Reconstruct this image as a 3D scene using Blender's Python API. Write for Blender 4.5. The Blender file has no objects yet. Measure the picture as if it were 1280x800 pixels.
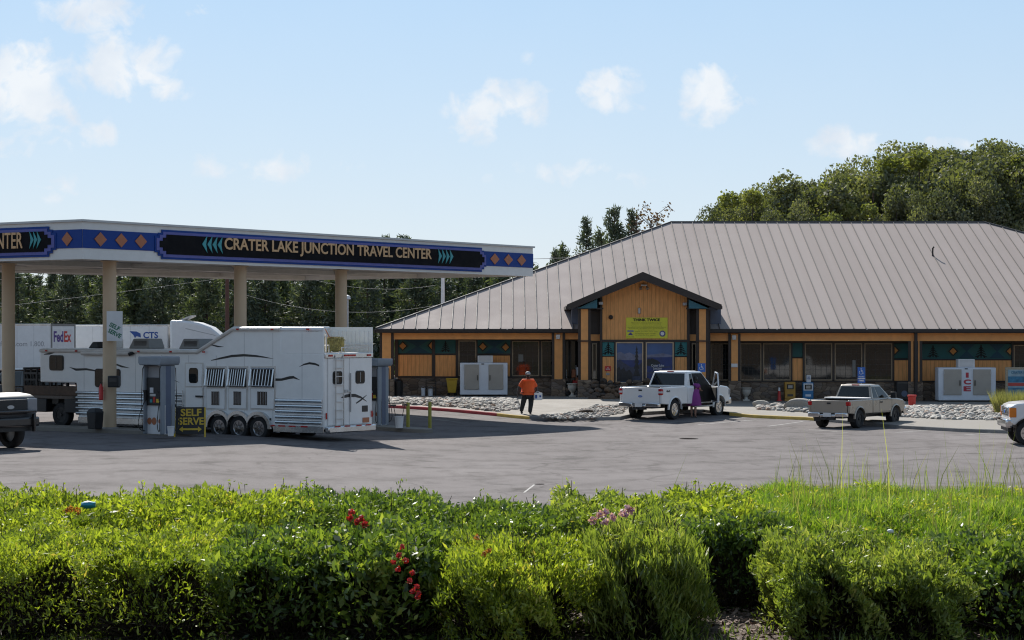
import bpy, bmesh, math, random
import numpy as np
from mathutils import Vector, Matrix
R = math.radians
rng = np.random.default_rng(7); random.seed(7)
scn = bpy.context.scene
COL = scn.collection

# ---------------------------------------------------------------- camera, world, sun, exposure
H, F, YH = 3.4, 2600.0, 412.0          # eye height, focal length in photo pixels, horizon row
cam = bpy.data.cameras.new('camera'); camo = bpy.data.objects.new('camera', cam); COL.objects.link(camo)
camo.location = (0, 0, H); camo.rotation_euler = (R(90), 0, 0)
cam.sensor_width = 36; cam.lens = F / 1280 * 36; cam.shift_y = (YH - 400) / 1280; cam.clip_end = 6000; cam.clip_start = .1
scn.camera = camo
SUN = Vector((.36, -1.25, -1.0)).normalized()     # the way the light travels
SUN_EL = math.asin(-SUN.z); SUN_AZ = math.atan2(-SUN.x, -SUN.y)
world = bpy.data.worlds.new('World'); scn.world = world; world.use_nodes = True
nt = world.node_tree; nt.nodes.clear()
def N(t, kind, **kw):
    n = t.nodes.new(kind)
    for k, v in kw.items():
        if k.startswith('i_'):
            n.inputs[k[2:].replace('_', ' ')].default_value = v
        else: setattr(n, k, v)
    return n
def M2(t, op, a, b=None, clamp=False):
    n = t.nodes.new('ShaderNodeMath'); n.operation = op; n.use_clamp = clamp
    for i, v in enumerate((a, b)):
        if v is None: continue
        if isinstance(v, (int, float)): n.inputs[i].default_value = v
        else: t.links.new(v, n.inputs[i])
    return n.outputs[0]
sky = N(nt, 'ShaderNodeTexSky', sky_type='NISHITA', sun_disc=False, sun_elevation=SUN_EL, sun_rotation=SUN_AZ,
        altitude=1200, air_density=1.0, dust_density=.6, ozone_density=2.5)
# small fair-weather clouds: soft puffs at fixed compass directions, broken up by noise
tc = N(nt, 'ShaderNodeTexCoord')
sep = N(nt, 'ShaderNodeSeparateXYZ'); nt.links.new(tc.outputs['Generated'], sep.inputs[0])
az = M2(nt, 'DIVIDE', sep.outputs[0], M2(nt, 'MAXIMUM', sep.outputs[1], .05))
el = M2(nt, 'DIVIDE', sep.outputs[2], M2(nt, 'MAXIMUM', sep.outputs[1], .05))
cmb = N(nt, 'ShaderNodeCombineXYZ'); nt.links.new(az, cmb.inputs[0]); nt.links.new(el, cmb.inputs[1])
nz = N(nt, 'ShaderNodeTexNoise', i_Scale=58.0, i_Detail=9.0, i_Roughness=.58, i_Distortion=.35); nt.links.new(cmb.outputs[0], nz.inputs[0])
nz2 = N(nt, 'ShaderNodeTexNoise', i_Scale=14.0, i_Detail=3.0); nt.links.new(cmb.outputs[0], nz2.inputs[0])
tot = None
PUFFS = [(40,105,58,52,1.0),(160,82,52,40,1.0),(200,110,30,16,.8),(120,168,24,16,.95),(120,10,55,26,.85),(320,212,50,18,.6),(410,208,50,12,.35),
         (70,238,50,16,.35),(610,140,42,34,.85),(650,128,36,26,.8),(760,112,36,24,.9),(885,118,34,32,1.0),(915,132,22,12,.8),(700,214,50,16,.55),(1040,180,26,22,.85),
         (1090,182,36,14,.7),(1190,178,30,10,.7),(665,75,12,10,.4),(245,12,12,14,.5),(600,215,40,12,.35),(590,165,46,16,.55),(700,120,60,14,.4),(830,130,40,14,.4),(330,205,90,16,.45),(60,150,60,30,.6),(740,225,70,12,.35),(10,170,40,30,.6)]
for (px, py, wx, wy, a) in PUFFS:
    u, v = (px - 640) / F, (YH - py) / F
    dx = M2(nt, 'DIVIDE', M2(nt, 'SUBTRACT', az, u), wx * 1.6 / F); dy = M2(nt, 'DIVIDE', M2(nt, 'SUBTRACT', el, v), wy * 1.5 / F)
    d2 = M2(nt, 'ADD', M2(nt, 'MULTIPLY', dx, dx), M2(nt, 'MULTIPLY', dy, dy))
    g = M2(nt, 'MULTIPLY', M2(nt, 'SUBTRACT', 1.0, d2, True), a)
    tot = g if tot is None else M2(nt, 'MAXIMUM', tot, g)
dens = M2(nt, 'MULTIPLY', M2(nt, 'SUBTRACT', M2(nt, 'ADD', M2(nt, 'MULTIPLY', tot, .60), M2(nt, 'MULTIPLY', nz.outputs[0], 1.7)), 1.06), 2.9, True)
dens = M2(nt, 'MULTIPLY', dens, M2(nt, 'MULTIPLY', tot, 3.0, True), True)
veil = M2(nt, 'ADD', M2(nt, 'MULTIPLY', dens, .80), M2(nt, 'MULTIPLY', nz2.outputs[0], .05), True)
hsv = N(nt, 'ShaderNodeHueSaturation', i_Saturation=1.0, i_Value=1.0); nt.links.new(sky.outputs[0], hsv.inputs['Color'])
# thin summer haze: thickest near the horizon
hzf = N(nt, 'ShaderNodeMapRange', i_From_Min=0.0, i_From_Max=.9, i_To_Min=.86, i_To_Max=.25); nt.links.new(sep.outputs[2], hzf.inputs[0])
hzc = N(nt, 'ShaderNodeValToRGB'); nt.links.new(sep.outputs[2], hzc.inputs[0])
hzc.color_ramp.elements[0].position = 0.0; hzc.color_ramp.elements[0].color = (.70, .76, .82, 1); hzc.color_ramp.elements[1].position = .17; hzc.color_ramp.elements[1].color = (.475, .675, .89, 1)
# scattered light is strongest on the sun's side of the sky
azd = N(nt, 'ShaderNodeVectorMath', operation='DOT_PRODUCT'); nt.links.new(tc.outputs['Generated'], azd.inputs[0]); azd.inputs[1].default_value = Vector((-SUN.x, -SUN.y, 0)).normalized()
azm = N(nt, 'ShaderNodeMapRange', i_From_Min=-.6, i_From_Max=.9, i_To_Min=.78, i_To_Max=1.0); nt.links.new(azd.outputs['Value'], azm.inputs[0])
hzs = N(nt, 'ShaderNodeVectorMath', operation='SCALE'); nt.links.new(hzc.outputs[0], hzs.inputs[0]); nt.links.new(M2(nt, 'MULTIPLY', azm.outputs[0], 10.0), hzs.inputs['Scale'])
hz = N(nt, 'ShaderNodeMix', data_type='RGBA'); nt.links.new(hzf.outputs[0], hz.inputs[0]); nt.links.new(hsv.outputs[0], hz.inputs[6]); nt.links.new(hzs.outputs[0], hz.inputs[7])
cw = N(nt, 'ShaderNodeMix', data_type='RGBA'); nt.links.new(veil, cw.inputs[0]); nt.links.new(hz.outputs[2], cw.inputs[6]); nz3 = N(nt, 'ShaderNodeTexNoise', i_Scale=36.0, i_Detail=6.0); nt.links.new(cmb.outputs[0], nz3.inputs[0]); cshade = N(nt, 'ShaderNodeMix', data_type='RGBA'); nt.links.new(M2(nt, 'MULTIPLY', M2(nt, 'SUBTRACT', nz3.outputs[0], .32), 3.0, True), cshade.inputs[0]); cshade.inputs[6].default_value = (7.1, 7.7, 8.5, 1); cshade.inputs[7].default_value = (8.9, 9.1, 9.3, 1); nt.links.new(cshade.outputs[2], cw.inputs[7])
CLOUDMIX = cw
bg = N(nt, 'ShaderNodeBackground', i_Strength=.062); nt.links.new(cw.outputs[2], bg.inputs[0])
wo = N(nt, 'ShaderNodeOutputWorld'); nt.links.new(bg.outputs[0], wo.inputs[0])
sl = bpy.data.lights.new('sun', 'SUN'); slo = bpy.data.objects.new('sun', sl); COL.objects.link(slo)
sl.energy = 4.5; sl.angle = R(.5); sl.color = (1, .955, .89)
slo.rotation_euler = SUN.to_track_quat('-Z', 'Y').to_euler(); slo.location = (-20, 60, 60)
vs = scn.view_settings; vs.view_transform = 'Standard'; vs.look = 'None'; vs.gamma = 1; vs.use_curve_mapping = False; vs.exposure = .76
scn.cycles.max_bounces = 6; scn.cycles.transparent_max_bounces = 6; scn.cycles.use_denoising = True; scn.cycles.filter_width = 1.15

# ---------------------------------------------------------------- helpers
def sst(a, b, x):
    t = min(1, max(0, (x - a) / (b - a))); return t * t * (3 - 2 * t)
def gz(x, y):                                     # the lot falls gently to the right and towards the road
    s = sst(80, 94, y); return -.4 * sst(-12, 2, x) * (1 - s) - .25 * sst(4, 13, x) * s
def kz(x, y): return gz(x, y) + .13
def at(px, py, D): return Vector(((px - 640) / F * D, D, H - (py - YH) / F * D))
def G(px, py, dz=0):                              # where the sight line through a photo point meets the lot
    z = 0
    for _ in range(25):
        D = F * (H - z - dz) / (py - YH); z = gz((px - 640) / F * D, D)
    return Vector(((px - 640) / F * D, D, z + dz))
class MB:
    def __init__(s): s.bm = bmesh.new()
    def verts(s, pts): return [s.bm.verts.new(Vector(p)) for p in pts]
    def face(s, vs):
        try: return s.bm.faces.new(vs)
        except ValueError: return None
    def quad(s, *pts): s.face(s.verts(pts)); return s
    def box(s, c, size, rz=0, M=None):
        hx, hy, hz = size[0] / 2, size[1] / 2, size[2] / 2
        m = Matrix.Translation(Vector(c)) @ Matrix.Rotation(rz, 4, 'Z') if M is None else M
        v = s.verts([m @ Vector((x, y, z)) for x in (-hx, hx) for y in (-hy, hy) for z in (-hz, hz)])
        for f in ((0,1,3,2),(4,6,7,5),(0,4,5,1),(2,3,7,6),(0,2,6,4),(1,5,7,3)): s.face([v[i] for i in f])
        return s
    def bx(s, x0, x1, y0, y1, z0, z1): return s.box(((x0+x1)/2,(y0+y1)/2,(z0+z1)/2),(abs(x1-x0),abs(y1-y0),abs(z1-z0)))
    def hexa(s, p):                               # bottom 4 (ccw) + top 4
        v = s.verts(p)
        for f in ((3,2,1,0),(4,5,6,7),(0,1,5,4),(1,2,6,5),(2,3,7,6),(3,0,4,7)): s.face([v[i] for i in f])
        return s
    def prism(s, poly, ax, a, b):
        def P(p, t): return (p[0], t, p[1]) if ax == 'y' else (t, p[0], p[1]) if ax == 'x' else (p[0], p[1], t)
        A = s.verts([P(p, a) for p in poly]); B = s.verts([P(p, b) for p in poly]); n = len(poly)
        s.face(A[::-1]); s.face(B)
        for i in range(n): s.face([A[i], A[(i+1) % n], B[(i+1) % n], B[i]])
        return s
    def tube(s, pts, r, n=8, r2=None, cap=True):
        pts = [Vector(p) for p in pts]; rings = []
        for i, p in enumerate(pts):
            d = (pts[min(i+1, len(pts)-1)] - pts[max(i-1, 0)]).normalized()
            q = d.to_track_quat('Z', 'Y'); rr = r if r2 is None else r + (r2 - r) * i / (len(pts) - 1)
            rings.append(s.verts([p + q @ Vector((rr*math.cos(6.28319*k/n), rr*math.sin(6.28319*k/n), 0)) for k in range(n)]))
        for a, b in zip(rings, rings[1:]):
            for k in range(n): s.face([a[k], a[(k+1) % n], b[(k+1) % n], b[k]])
        if cap: s.face(rings[0][::-1]); s.face(rings[-1])
        return s
    def lathe(s, prof, n=24, M=None, close=False):
        M = M or Matrix(); rings = []
        for (r, z) in prof: rings.append(s.verts([M @ Vector((r*math.cos(6.28319*k/n), r*math.sin(6.28319*k/n), z)) for k in range(n)]))
        seq = list(zip(rings, rings[1:])) + ([(rings[-1], rings[0])] if close else [])
        for a, b in seq:
            for k in range(n): s.face([a[k], a[(k+1) % n], b[(k+1) % n], b[k]])
        if not close: s.face(rings[0][::-1]); s.face(rings[-1])
        return s
    def ball(s, c, r, sub=2, jit=0, sc=(1,1,1), sm=None):
        g = bmesh.ops.create_icosphere(s.bm, subdivisions=sub, radius=1)
        for v in g['verts']:
            k = 1 + random.uniform(-jit, jit); v.co = Vector((v.co.x*r*sc[0]*k, v.co.y*r*sc[1]*k, v.co.z*r*sc[2]*k)) + Vector(c)
        return s
    def build(s, name, mat, parent=None, bevel=0, smooth=False, world=False, seg=2, ang=35):
        bmesh.ops.recalc_face_normals(s.bm, faces=s.bm.faces)
        me = bpy.data.meshes.new(name); s.bm.to_mesh(me); s.bm.free()
        return link(name, me, mat, parent, bevel, smooth, world, seg, ang)
def basis(p):
    m = Matrix()
    while p is not None: m = p.matrix_basis @ m; p = p.parent
    return m
def link(name, me, mat, parent=None, bevel=0, smooth=False, world=False, seg=2, ang=35):
    if mat is not None and not me.materials: me.materials.append(mat)
    if world and parent is not None: me.transform(basis(parent).inverted())
    if smooth:
        me.shade_smooth(); me.set_sharp_from_angle(angle=R(ang))
    o = bpy.data.objects.new(name, me); COL.objects.link(o)
    if parent is not None: o.parent = parent
    if bevel:
        m = o.modifiers.new('bevel', 'BEVEL'); m.width = bevel; m.segments = seg; m.limit_method = 'ANGLE'; m.angle_limit = R(40)
        if seg > 1: me.shade_smooth(); me.set_sharp_from_angle(angle=R(50))
    return o
def tag(o, label, cat, group=None, kind=None):
    if label: o['label'] = label
    if cat: o['category'] = cat
    if group: o['group'] = group
    if kind: o['kind'] = kind
    return o
def thing(name, label, cat, loc=(0,0,0), rz=0, group=None):
    o = bpy.data.objects.new(name, None); COL.objects.link(o); o.location = loc; o.rotation_euler = (0, 0, rz); o.empty_display_size = .2
    return tag(o, label, cat, group)
def copy_tree(o, parent=None):
    c = o.copy(); COL.objects.link(c)
    if parent is not None: c.parent = parent
    for ch in list(o.children): copy_tree(ch, c)
    return c
def struct(o): o['kind'] = 'structure'; return o
def rot_obj(o, M): o.data.transform(M); return o
def text(name, s, w, h, M, mat, parent, world=False, t=.004, bold=.012, kids=True):
    """lettering fitted into w x h, lying in the XY plane of M (x right, y up, z towards the reader)"""
    c = bpy.data.curves.new('lettering', 'FONT'); c.body = s; c.align_x = 'CENTER'; c.offset = bold; c.extrude = .01; c.resolution_u = 3; c.space_line = .82
    o = bpy.data.objects.new('lettering', c); COL.objects.link(o); dg = bpy.context.evaluated_depsgraph_get()
    me = bpy.data.meshes.new_from_object(o.evaluated_get(dg)); bpy.data.objects.remove(o); bpy.data.curves.remove(c)
    n = len(me.vertices); co = np.empty(n*3); me.vertices.foreach_get('co', co); co = co.reshape(-1, 3)
    lo, hi = co.min(0), co.max(0); co = (co - (lo + hi)/2) / (hi - lo) * np.array([w, h, t]); me.vertices.foreach_set('co', co.ravel())
    me.transform(M); me.materials.clear()
    return link(name, me, mat, parent, world=world)
def faceM(p, nrm, up=(0,0,1)):                    # frame at p facing nrm
    z = Vector(nrm).normalized(); x = Vector(up).cross(z).normalized(); y = z.cross(x)
    m = Matrix((x, y, z)).transposed().to_4x4(); m.translation = Vector(p); return m
def np_mesh(name, V, Fq, rnd=None):
    me = bpy.data.meshes.new(name); V = np.asarray(V, np.float32); Fq = np.asarray(Fq, np.int32); nf, k = Fq.shape
    me.vertices.add(len(V)); me.vertices.foreach_set('co', V.ravel()); me.loops.add(nf*k); me.loops.foreach_set('vertex_index', Fq.ravel())
    me.polygons.add(nf); me.polygons.foreach_set('loop_start', np.arange(0, nf*k, k, dtype=np.int32)); me.update(calc_edges=True)
    if rnd is not None:
        a = me.attributes.new('rnd', 'FLOAT', 'FACE'); a.data.foreach_set('value', np.asarray(rnd, np.float32))
    return me

# ---------------------------------------------------------------- materials
def newmat(name):
    m = bpy.data.materials.new(name); m.use_nodes = True; t = m.node_tree; t.nodes.clear()
    b = N(t, 'ShaderNodeBsdfPrincipled'); o = N(t, 'ShaderNodeOutputMaterial'); t.links.new(b.outputs[0], o.inputs[0]); return m, t, b
def c4(c): return (c[0], c[1], c[2], 1)
def mat(name, col, rough=.6, metal=0, var=.12, scale=2.5, bump=0, bscale=None, col2=None, spec=.5, coat=0):
    m, t, b = newmat(name)
    co = N(t, 'ShaderNodeTexCoord'); nz = N(t, 'ShaderNodeTexNoise', i_Scale=scale, i_Detail=6.0, i_Roughness=.6); t.links.new(co.outputs['Object'], nz.inputs[0])
    cr = N(t, 'ShaderNodeValToRGB'); t.links.new(nz.outputs[0], cr.inputs[0])
    cr.color_ramp.elements[0].position = .3; cr.color_ramp.elements[1].position = .7
    cr.color_ramp.elements[0].color = c4([c*(1-var) for c in col]); cr.color_ramp.elements[1].color = c4(col2 if col2 else [min(1, c*(1+var)) for c in col])
    t.links.new(cr.outputs[0], b.inputs['Base Color'])
    b.inputs['Metallic'].default_value = metal; b.inputs['Specular IOR Level'].default_value = spec; b.inputs['Coat Weight'].default_value = coat; b.inputs['Coat Roughness'].default_value = .05
    rm = N(t, 'ShaderNodeMapRange', i_From_Min=.3, i_From_Max=.7, i_To_Min=max(.02, rough*.85), i_To_Max=min(1, rough*1.15)); t.links.new(nz.outputs[0], rm.inputs[0]); t.links.new(rm.outputs[0], b.inputs['Roughness'])
    if bump:
        n2 = N(t, 'ShaderNodeTexNoise', i_Scale=bscale or scale*6, i_Detail=5.0); t.links.new(co.outputs['Object'], n2.inputs[0])
        bp = N(t, 'ShaderNodeBump', i_Strength=bump, i_Distance=.02); t.links.new(n2.outputs[0], bp.inputs['Height']); t.links.new(bp.outputs[0], b.inputs['Normal'])
    return m
def grooved(name, col, pitch, axis=0, depth=.7, width=.12, rough=.75, var=.14):
    """vertical grooved plywood siding: the groove is a bump and a thin line of the same colour, darkened"""
    m, t, b = newmat(name); co = N(t, 'ShaderNodeTexCoord'); sp = N(t, 'ShaderNodeSeparateXYZ'); t.links.new(co.outputs['Object'], sp.inputs[0])
    fr = M2(t, 'FRACT', M2(t, 'DIVIDE', sp.outputs[axis], pitch)); g = M2(t, 'LESS_THAN', fr, width)
    mp = N(t, 'ShaderNodeMapping'); mp.inputs['Scale'].default_value = (3, 3, .5); t.links.new(co.outputs['Object'], mp.inputs[0])
    nz = N(t, 'ShaderNodeTexNoise', i_Scale=4.0, i_Detail=7.0); t.links.new(mp.outputs[0], nz.inputs[0])
    cr = N(t, 'ShaderNodeValToRGB'); t.links.new(nz.outputs[0], cr.inputs[0]); cr.color_ramp.elements[0].position = .3; cr.color_ramp.elements[1].position = .7
    cr.color_ramp.elements[0].color = c4([c*(1-var) for c in col]); cr.color_ramp.elements[1].color = c4([c*(1+var) for c in col])
    mx = N(t, 'ShaderNodeMix', data_type='RGBA'); t.links.new(M2(t, 'MULTIPLY', g, .45), mx.inputs[0]); t.links.new(cr.outputs[0], mx.inputs[6]); mx.inputs[7].default_value = c4([c*.35 for c in col])
    t.links.new(mx.outputs[2], b.inputs['Base Color']); b.inputs['Roughness'].default_value = rough
    bp = N(t, 'ShaderNodeBump', i_Strength=depth, i_Distance=.02); t.links.new(M2(t, 'SUBTRACT', 1.0, g), bp.inputs['Height']); t.links.new(bp.outputs[0], b.inputs['Normal'])
    return m
def ramp(t, src, stops):
    cr = N(t, 'ShaderNodeValToRGB'); e = cr.color_ramp.elements
    while len(e) < len(stops): e.new(.5)
    for i, (p, c) in enumerate(stops): e[i].position = p; e[i].color = c4(c)
    t.links.new(src, cr.inputs[0]); return cr.outputs[0]
def leafmat(name, stops, trans=.45, gloss=.06, rough=.5):
    m = bpy.data.materials.new(name); m.use_nodes = True; t = m.node_tree; t.nodes.clear()
    at_ = N(t, 'ShaderNodeAttribute', attribute_name='rnd'); c = ramp(t, at_.outputs['Fac'], stops)
    d = N(t, 'ShaderNodeBsdfDiffuse'); tr = N(t, 'ShaderNodeBsdfTranslucent'); gl = N(t, 'ShaderNodeBsdfGlossy', i_Roughness=rough)
    tint = N(t, 'ShaderNodeMix', data_type='RGBA', blend_type='MULTIPLY', i_Factor=1.0); t.links.new(c, tint.inputs[6]); tint.inputs[7].default_value = (1.35, 1.45, .55, 1)
    t.links.new(c, d.inputs[0]); t.links.new(tint.outputs[2], tr.inputs[0])
    a = N(t, 'ShaderNodeMixShader', i_Fac=trans); t.links.new(d.outputs[0], a.inputs[1]); t.links.new(tr.outputs[0], a.inputs[2])
    b = N(t, 'ShaderNodeMixShader', i_Fac=gloss); t.links.new(a.outputs[0], b.inputs[1]); t.links.new(gl.outputs[0], b.inputs[2]); gl.inputs[0].default_value = (.8, .8, .8, 1)
    o = N(t, 'ShaderNodeOutputMaterial'); t.links.new(b.outputs[0], o.inputs[0]); return m
def rndmat(name, stops, rough=.85, bump=.4, bscale=30):
    m, t, b = newmat(name); at_ = N(t, 'ShaderNodeAttribute', attribute_name='rnd'); c = ramp(t, at_.outputs['Fac'], stops)
    co = N(t, 'ShaderNodeTexCoord'); nz = N(t, 'ShaderNodeTexNoise', i_Scale=bscale, i_Detail=5.0); t.links.new(co.outputs['Object'], nz.inputs[0])
    mx = N(t, 'ShaderNodeMix', data_type='RGBA', blend_type='MULTIPLY', i_Factor=.5); t.links.new(c, mx.inputs[6]); t.links.new(ramp(t, nz.outputs[0], [(.3,(.45,.45,.45)),(.7,(1,1,1))]), mx.inputs[7])
    t.links.new(mx.outputs[2], b.inputs['Base Color']); b.inputs['Roughness'].default_value = rough
    bp = N(t, 'ShaderNodeBump', i_Strength=bump, i_Distance=.03); t.links.new(nz.outputs[0], bp.inputs['Height']); t.links.new(bp.outputs[0], b.inputs['Normal']); return m

def asphalt_mat():
    m, t, b = newmat('asphalt'); co = N(t, 'ShaderNodeTexCoord'); P = co.outputs['Object']
    mp = N(t, 'ShaderNodeMapping'); mp.inputs['Scale'].default_value = (1, .45, 1); mp.inputs['Rotation'].default_value = (0, 0, .35); t.links.new(P, mp.inputs[0])
    big = N(t, 'ShaderNodeTexNoise', i_Scale=.16, i_Detail=5.0, i_Roughness=.6); t.links.new(mp.outputs[0], big.inputs[0])
    mid = N(t, 'ShaderNodeTexNoise', i_Scale=1.1, i_Detail=8.0, i_Roughness=.7); t.links.new(mp.outputs[0], mid.inputs[0])
    fine = N(t, 'ShaderNodeTexNoise', i_Scale=40.0, i_Detail=3.0); t.links.new(P, fine.inputs[0])
    base = ramp(t, big.outputs[0], [(.3, (.132,.118,.115)), (.55, (.160,.144,.141)), (.75, (.184,.167,.163))])
    def mul(a, fac, src, stops):
        x = N(t, 'ShaderNodeMix', data_type='RGBA', blend_type='MULTIPLY', i_Factor=fac); t.links.new(a, x.inputs[6]); t.links.new(ramp(t, src, stops), x.inputs[7]); return x.outputs[2]
    c = mul(base, .8, mid.outputs[0], [(.32, (.62,.61,.60)), (.5, (1,1,1)), (.7, (1.12,1.12,1.12))])
    c = mul(c, .5, fine.outputs[0], [(.35, (.7,.7,.7)), (.65, (1.2,1.2,1.2))])
    vo = N(t, 'ShaderNodeTexVoronoi', feature='DISTANCE_TO_EDGE', i_Scale=.13); wob = N(t, 'ShaderNodeTexNoise', i_Scale=.5, i_Detail=6.0); t.links.new(P, wob.inputs[0])
    add = N(t, 'ShaderNodeVectorMath', operation='MULTIPLY_ADD'); t.links.new(wob.outputs['Color'], add.inputs[0]); add.inputs[1].default_value = (5, 5, 0); t.links.new(P, add.inputs[2]); t.links.new(add.outputs[0], vo.inputs[0])
    c = mul(c, .32, vo.outputs['Distance'], [(.0, (.2,.19,.18)), (.009, (.45,.44,.43)), (.016, (1,1,1))])
    st = N(t, 'ShaderNodeTexNoise', i_Scale=.7, i_Detail=4.0, i_Roughness=.5); mp2 = N(t, 'ShaderNodeMapping'); mp2.inputs['Location'].default_value = (13, 7, 0); t.links.new(P, mp2.inputs[0]); t.links.new(mp2.outputs[0], st.inputs[0])
    c = mul(c, .6, st.outputs[0], [(.25, (.35,.35,.35)), (.40, (1,1,1))])
    wv = N(t, 'ShaderNodeTexWave', i_Scale=.09, i_Distortion=9.0, i_Detail=3.0); mp3 = N(t, 'ShaderNodeMapping'); mp3.inputs['Rotation'].default_value = (0, 0, 1.15); t.links.new(P, mp3.inputs[0]); t.links.new(mp3.outputs[0], wv.inputs[0])
    c = mul(c, .35, wv.outputs['Fac'], [(.02, (.62,.61,.6)), (.16, (1,1,1)), (.9, (1.05,1.05,1.05))])
    sp_ = N(t, 'ShaderNodeTexVoronoi', i_Scale=.42); t.links.new(P, sp_.inputs[0]); c = mul(c, .6, sp_.outputs['Distance'], [(.05, (.45,.44,.43)), (.16, (1,1,1))])
    t.links.new(c, b.inputs['Base Color']); b.inputs['Roughness'].default_value = .95; b.inputs['Specular IOR Level'].default_value = .12
    bp = N(t, 'ShaderNodeBump', i_Strength=.35, i_Distance=.02); t.links.new(fine.outputs[0], bp.inputs['Height']); t.links.new(bp.outputs[0], b.inputs['Normal']); return m
def stone_mat():
    m, t, b = newmat('ledgestone'); co = N(t, 'ShaderNodeTexCoord'); mp = N(t, 'ShaderNodeMapping'); mp.inputs['Scale'].default_value = (2.6, 2.6, 6); t.links.new(co.outputs['Object'], mp.inputs[0])
    vo = N(t, 'ShaderNodeTexVoronoi', i_Scale=1.0); t.links.new(mp.outputs[0], vo.inputs[0]); ve = N(t, 'ShaderNodeTexVoronoi', feature='DISTANCE_TO_EDGE', i_Scale=1.0); t.links.new(mp.outputs[0], ve.inputs[0])
    bw = N(t, 'ShaderNodeSeparateColor'); t.links.new(vo.outputs['Color'], bw.inputs[0])
    c = ramp(t, bw.outputs[0], [(0, (.09,.065,.05)), (.35, (.2,.145,.1)), (.6, (.16,.13,.11)), (.8, (.27,.2,.14)), (1, (.12,.1,.09))])
    x = N(t, 'ShaderNodeMix', data_type='RGBA', blend_type='MULTIPLY', i_Factor=.8); t.links.new(c, x.inputs[6]); t.links.new(ramp(t, ve.outputs['Distance'], [(0, (.3,.28,.26)), (.08, (1,1,1))]), x.inputs[7])
    t.links.new(x.outputs[2], b.inputs['Base Color']); b.inputs['Roughness'].default_value = .85
    bp = N(t, 'ShaderNodeBump', i_Strength=.8, i_Distance=.05); t.links.new(ve.outputs['Distance'], bp.inputs['Height']); t.links.new(bp.outputs[0], b.inputs['Normal']); return m
def ground_mat():
    m, t, b = newmat('dry_ground'); co = N(t, 'ShaderNodeTexCoord'); P = co.outputs['Object']
    n1 = N(t, 'ShaderNodeTexNoise', i_Scale=.05, i_Detail=8.0, i_Roughness=.65); t.links.new(P, n1.inputs[0]); n2 = N(t, 'ShaderNodeTexNoise', i_Scale=22.0, i_Detail=8.0, i_Roughness=.8); t.links.new(P, n2.inputs[0])
    c = ramp(t, n1.outputs[0], [(.35, (.10,.085,.06)), (.5, (.15,.115,.085)), (.62, (.075,.08,.035))])
    x = N(t, 'ShaderNodeMix', data_type='RGBA', blend_type='MULTIPLY', i_Factor=.85); t.links.new(c, x.inputs[6]); t.links.new(ramp(t, n2.outputs[0], [(.3, (.35,.33,.32)), (.7, (1.5,1.4,1.35))]), x.inputs[7])
    t.links.new(x.outputs[2], b.inputs['Base Color']); b.inputs['Roughness'].default_value = .95
    bp = N(t, 'ShaderNodeBump', i_Strength=.8, i_Distance=.03); t.links.new(n2.outputs[0], bp.inputs['Height']); t.links.new(bp.outputs[0], b.inputs['Normal']); return m
def glass_mat(name, col=(.012,.014,.015), rough=.04, spec=.5):
    m, t, b = newmat(name); b.inputs['Base Color'].default_value = c4(col); b.inputs['Roughness'].default_value = rough; b.inputs['IOR'].default_value = 1.5; b.inputs['Specular IOR Level'].default_value = spec
    co = N(t, 'ShaderNodeTexCoord'); nz = N(t, 'ShaderNodeTexNoise', i_Scale=.9, i_Detail=2.0); t.links.new(co.outputs['Object'], nz.inputs[0])
    bp = N(t, 'ShaderNodeBump', i_Strength=.08, i_Distance=.02); t.links.new(nz.outputs[0], bp.inputs['Height']); t.links.new(bp.outputs[0], b.inputs['Normal'])
    t.links.new(ramp(t, nz.outputs[0], [(.3, [c*.7 for c in col]), (.7, [c*1.5 for c in col])]), b.inputs['Base Color']); return m
K = {}
K['asphalt'] = asphalt_mat(); K['stone'] = stone_mat(); K['ground'] = ground_mat()
K['concrete'] = mat('concrete', (.185,.168,.145), .9, var=.15, scale=1.2, bump=.2)
K['kerb'] = mat('kerb_grey', (.22,.21,.20), .9, var=.25, scale=2, bump=.3)
K['kerb_red'] = mat('kerb_red', (.42,.05,.06), .75, var=.3, scale=3)
K['kerb_yellow'] = mat('kerb_yellow', (.62,.42,.10), .75, var=.25, scale=3)
K['line'] = mat('worn_white_paint', (.24,.23,.22), .8, var=.4, scale=4)
K['orange'] = grooved('orange_siding', (.76,.355,.125), .2)
K['orange_flat'] = mat('orange_paint', (.72,.33,.11), .7, var=.12)
K['brown'] = mat('dark_brown_trim', (.030,.021,.018), .55, var=.25)
K['teal'] = mat('teal_panel', (.018,.095,.095), .7, var=.15); K['teal_lit'] = mat('teal_panel_lit', (.03,.17,.18), .7)  # the gable copy is the same teal, lightened in colour to look more lit
K['teal_blue'] = mat('blue_teal_motif', (.012,.055,.085), .7); K['teal_soffit'] = mat('teal_soffit', (.03,.12,.16), .65); K['black_motif'] = mat('black_motif', (.008,.010,.010), .7); K['teal_light'] = mat('pale_teal_motif', (.028,.085,.07), .7)
K['diamond'] = mat('orange_motif', (.46,.20,.05), .7)
K['roof'] = mat('roof_metal', (.345,.296,.275), .8, var=.06, scale=.5, spec=.08); K['seam'] = mat('roof_seam', (.085,.078,.075), .7)
K['gutter'] = mat('gutter_brown', (.022,.016,.014), .6); K['win_frame'] = mat('window_frame', (.30,.23,.15), .6); K['glass'] = glass_mat('window_glass', spec=.5); K['muntin'] = mat('muntin', (.055,.05,.044), .6)
K['white'] = mat('white_paint', (.72,.72,.72), .35, var=.05, coat=.2); K['white_dull'] = mat('white_dull', (.66,.66,.66), .6, var=.08); K['grey'] = mat('grey_paint', (.3,.3,.31), .5); K['black'] = mat('black_plastic', (.012,.012,.013), .5, var=.3); K['rubber'] = mat('tyre_rubber', (.016,.016,.017), .85, var=.25, scale=9)
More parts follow.
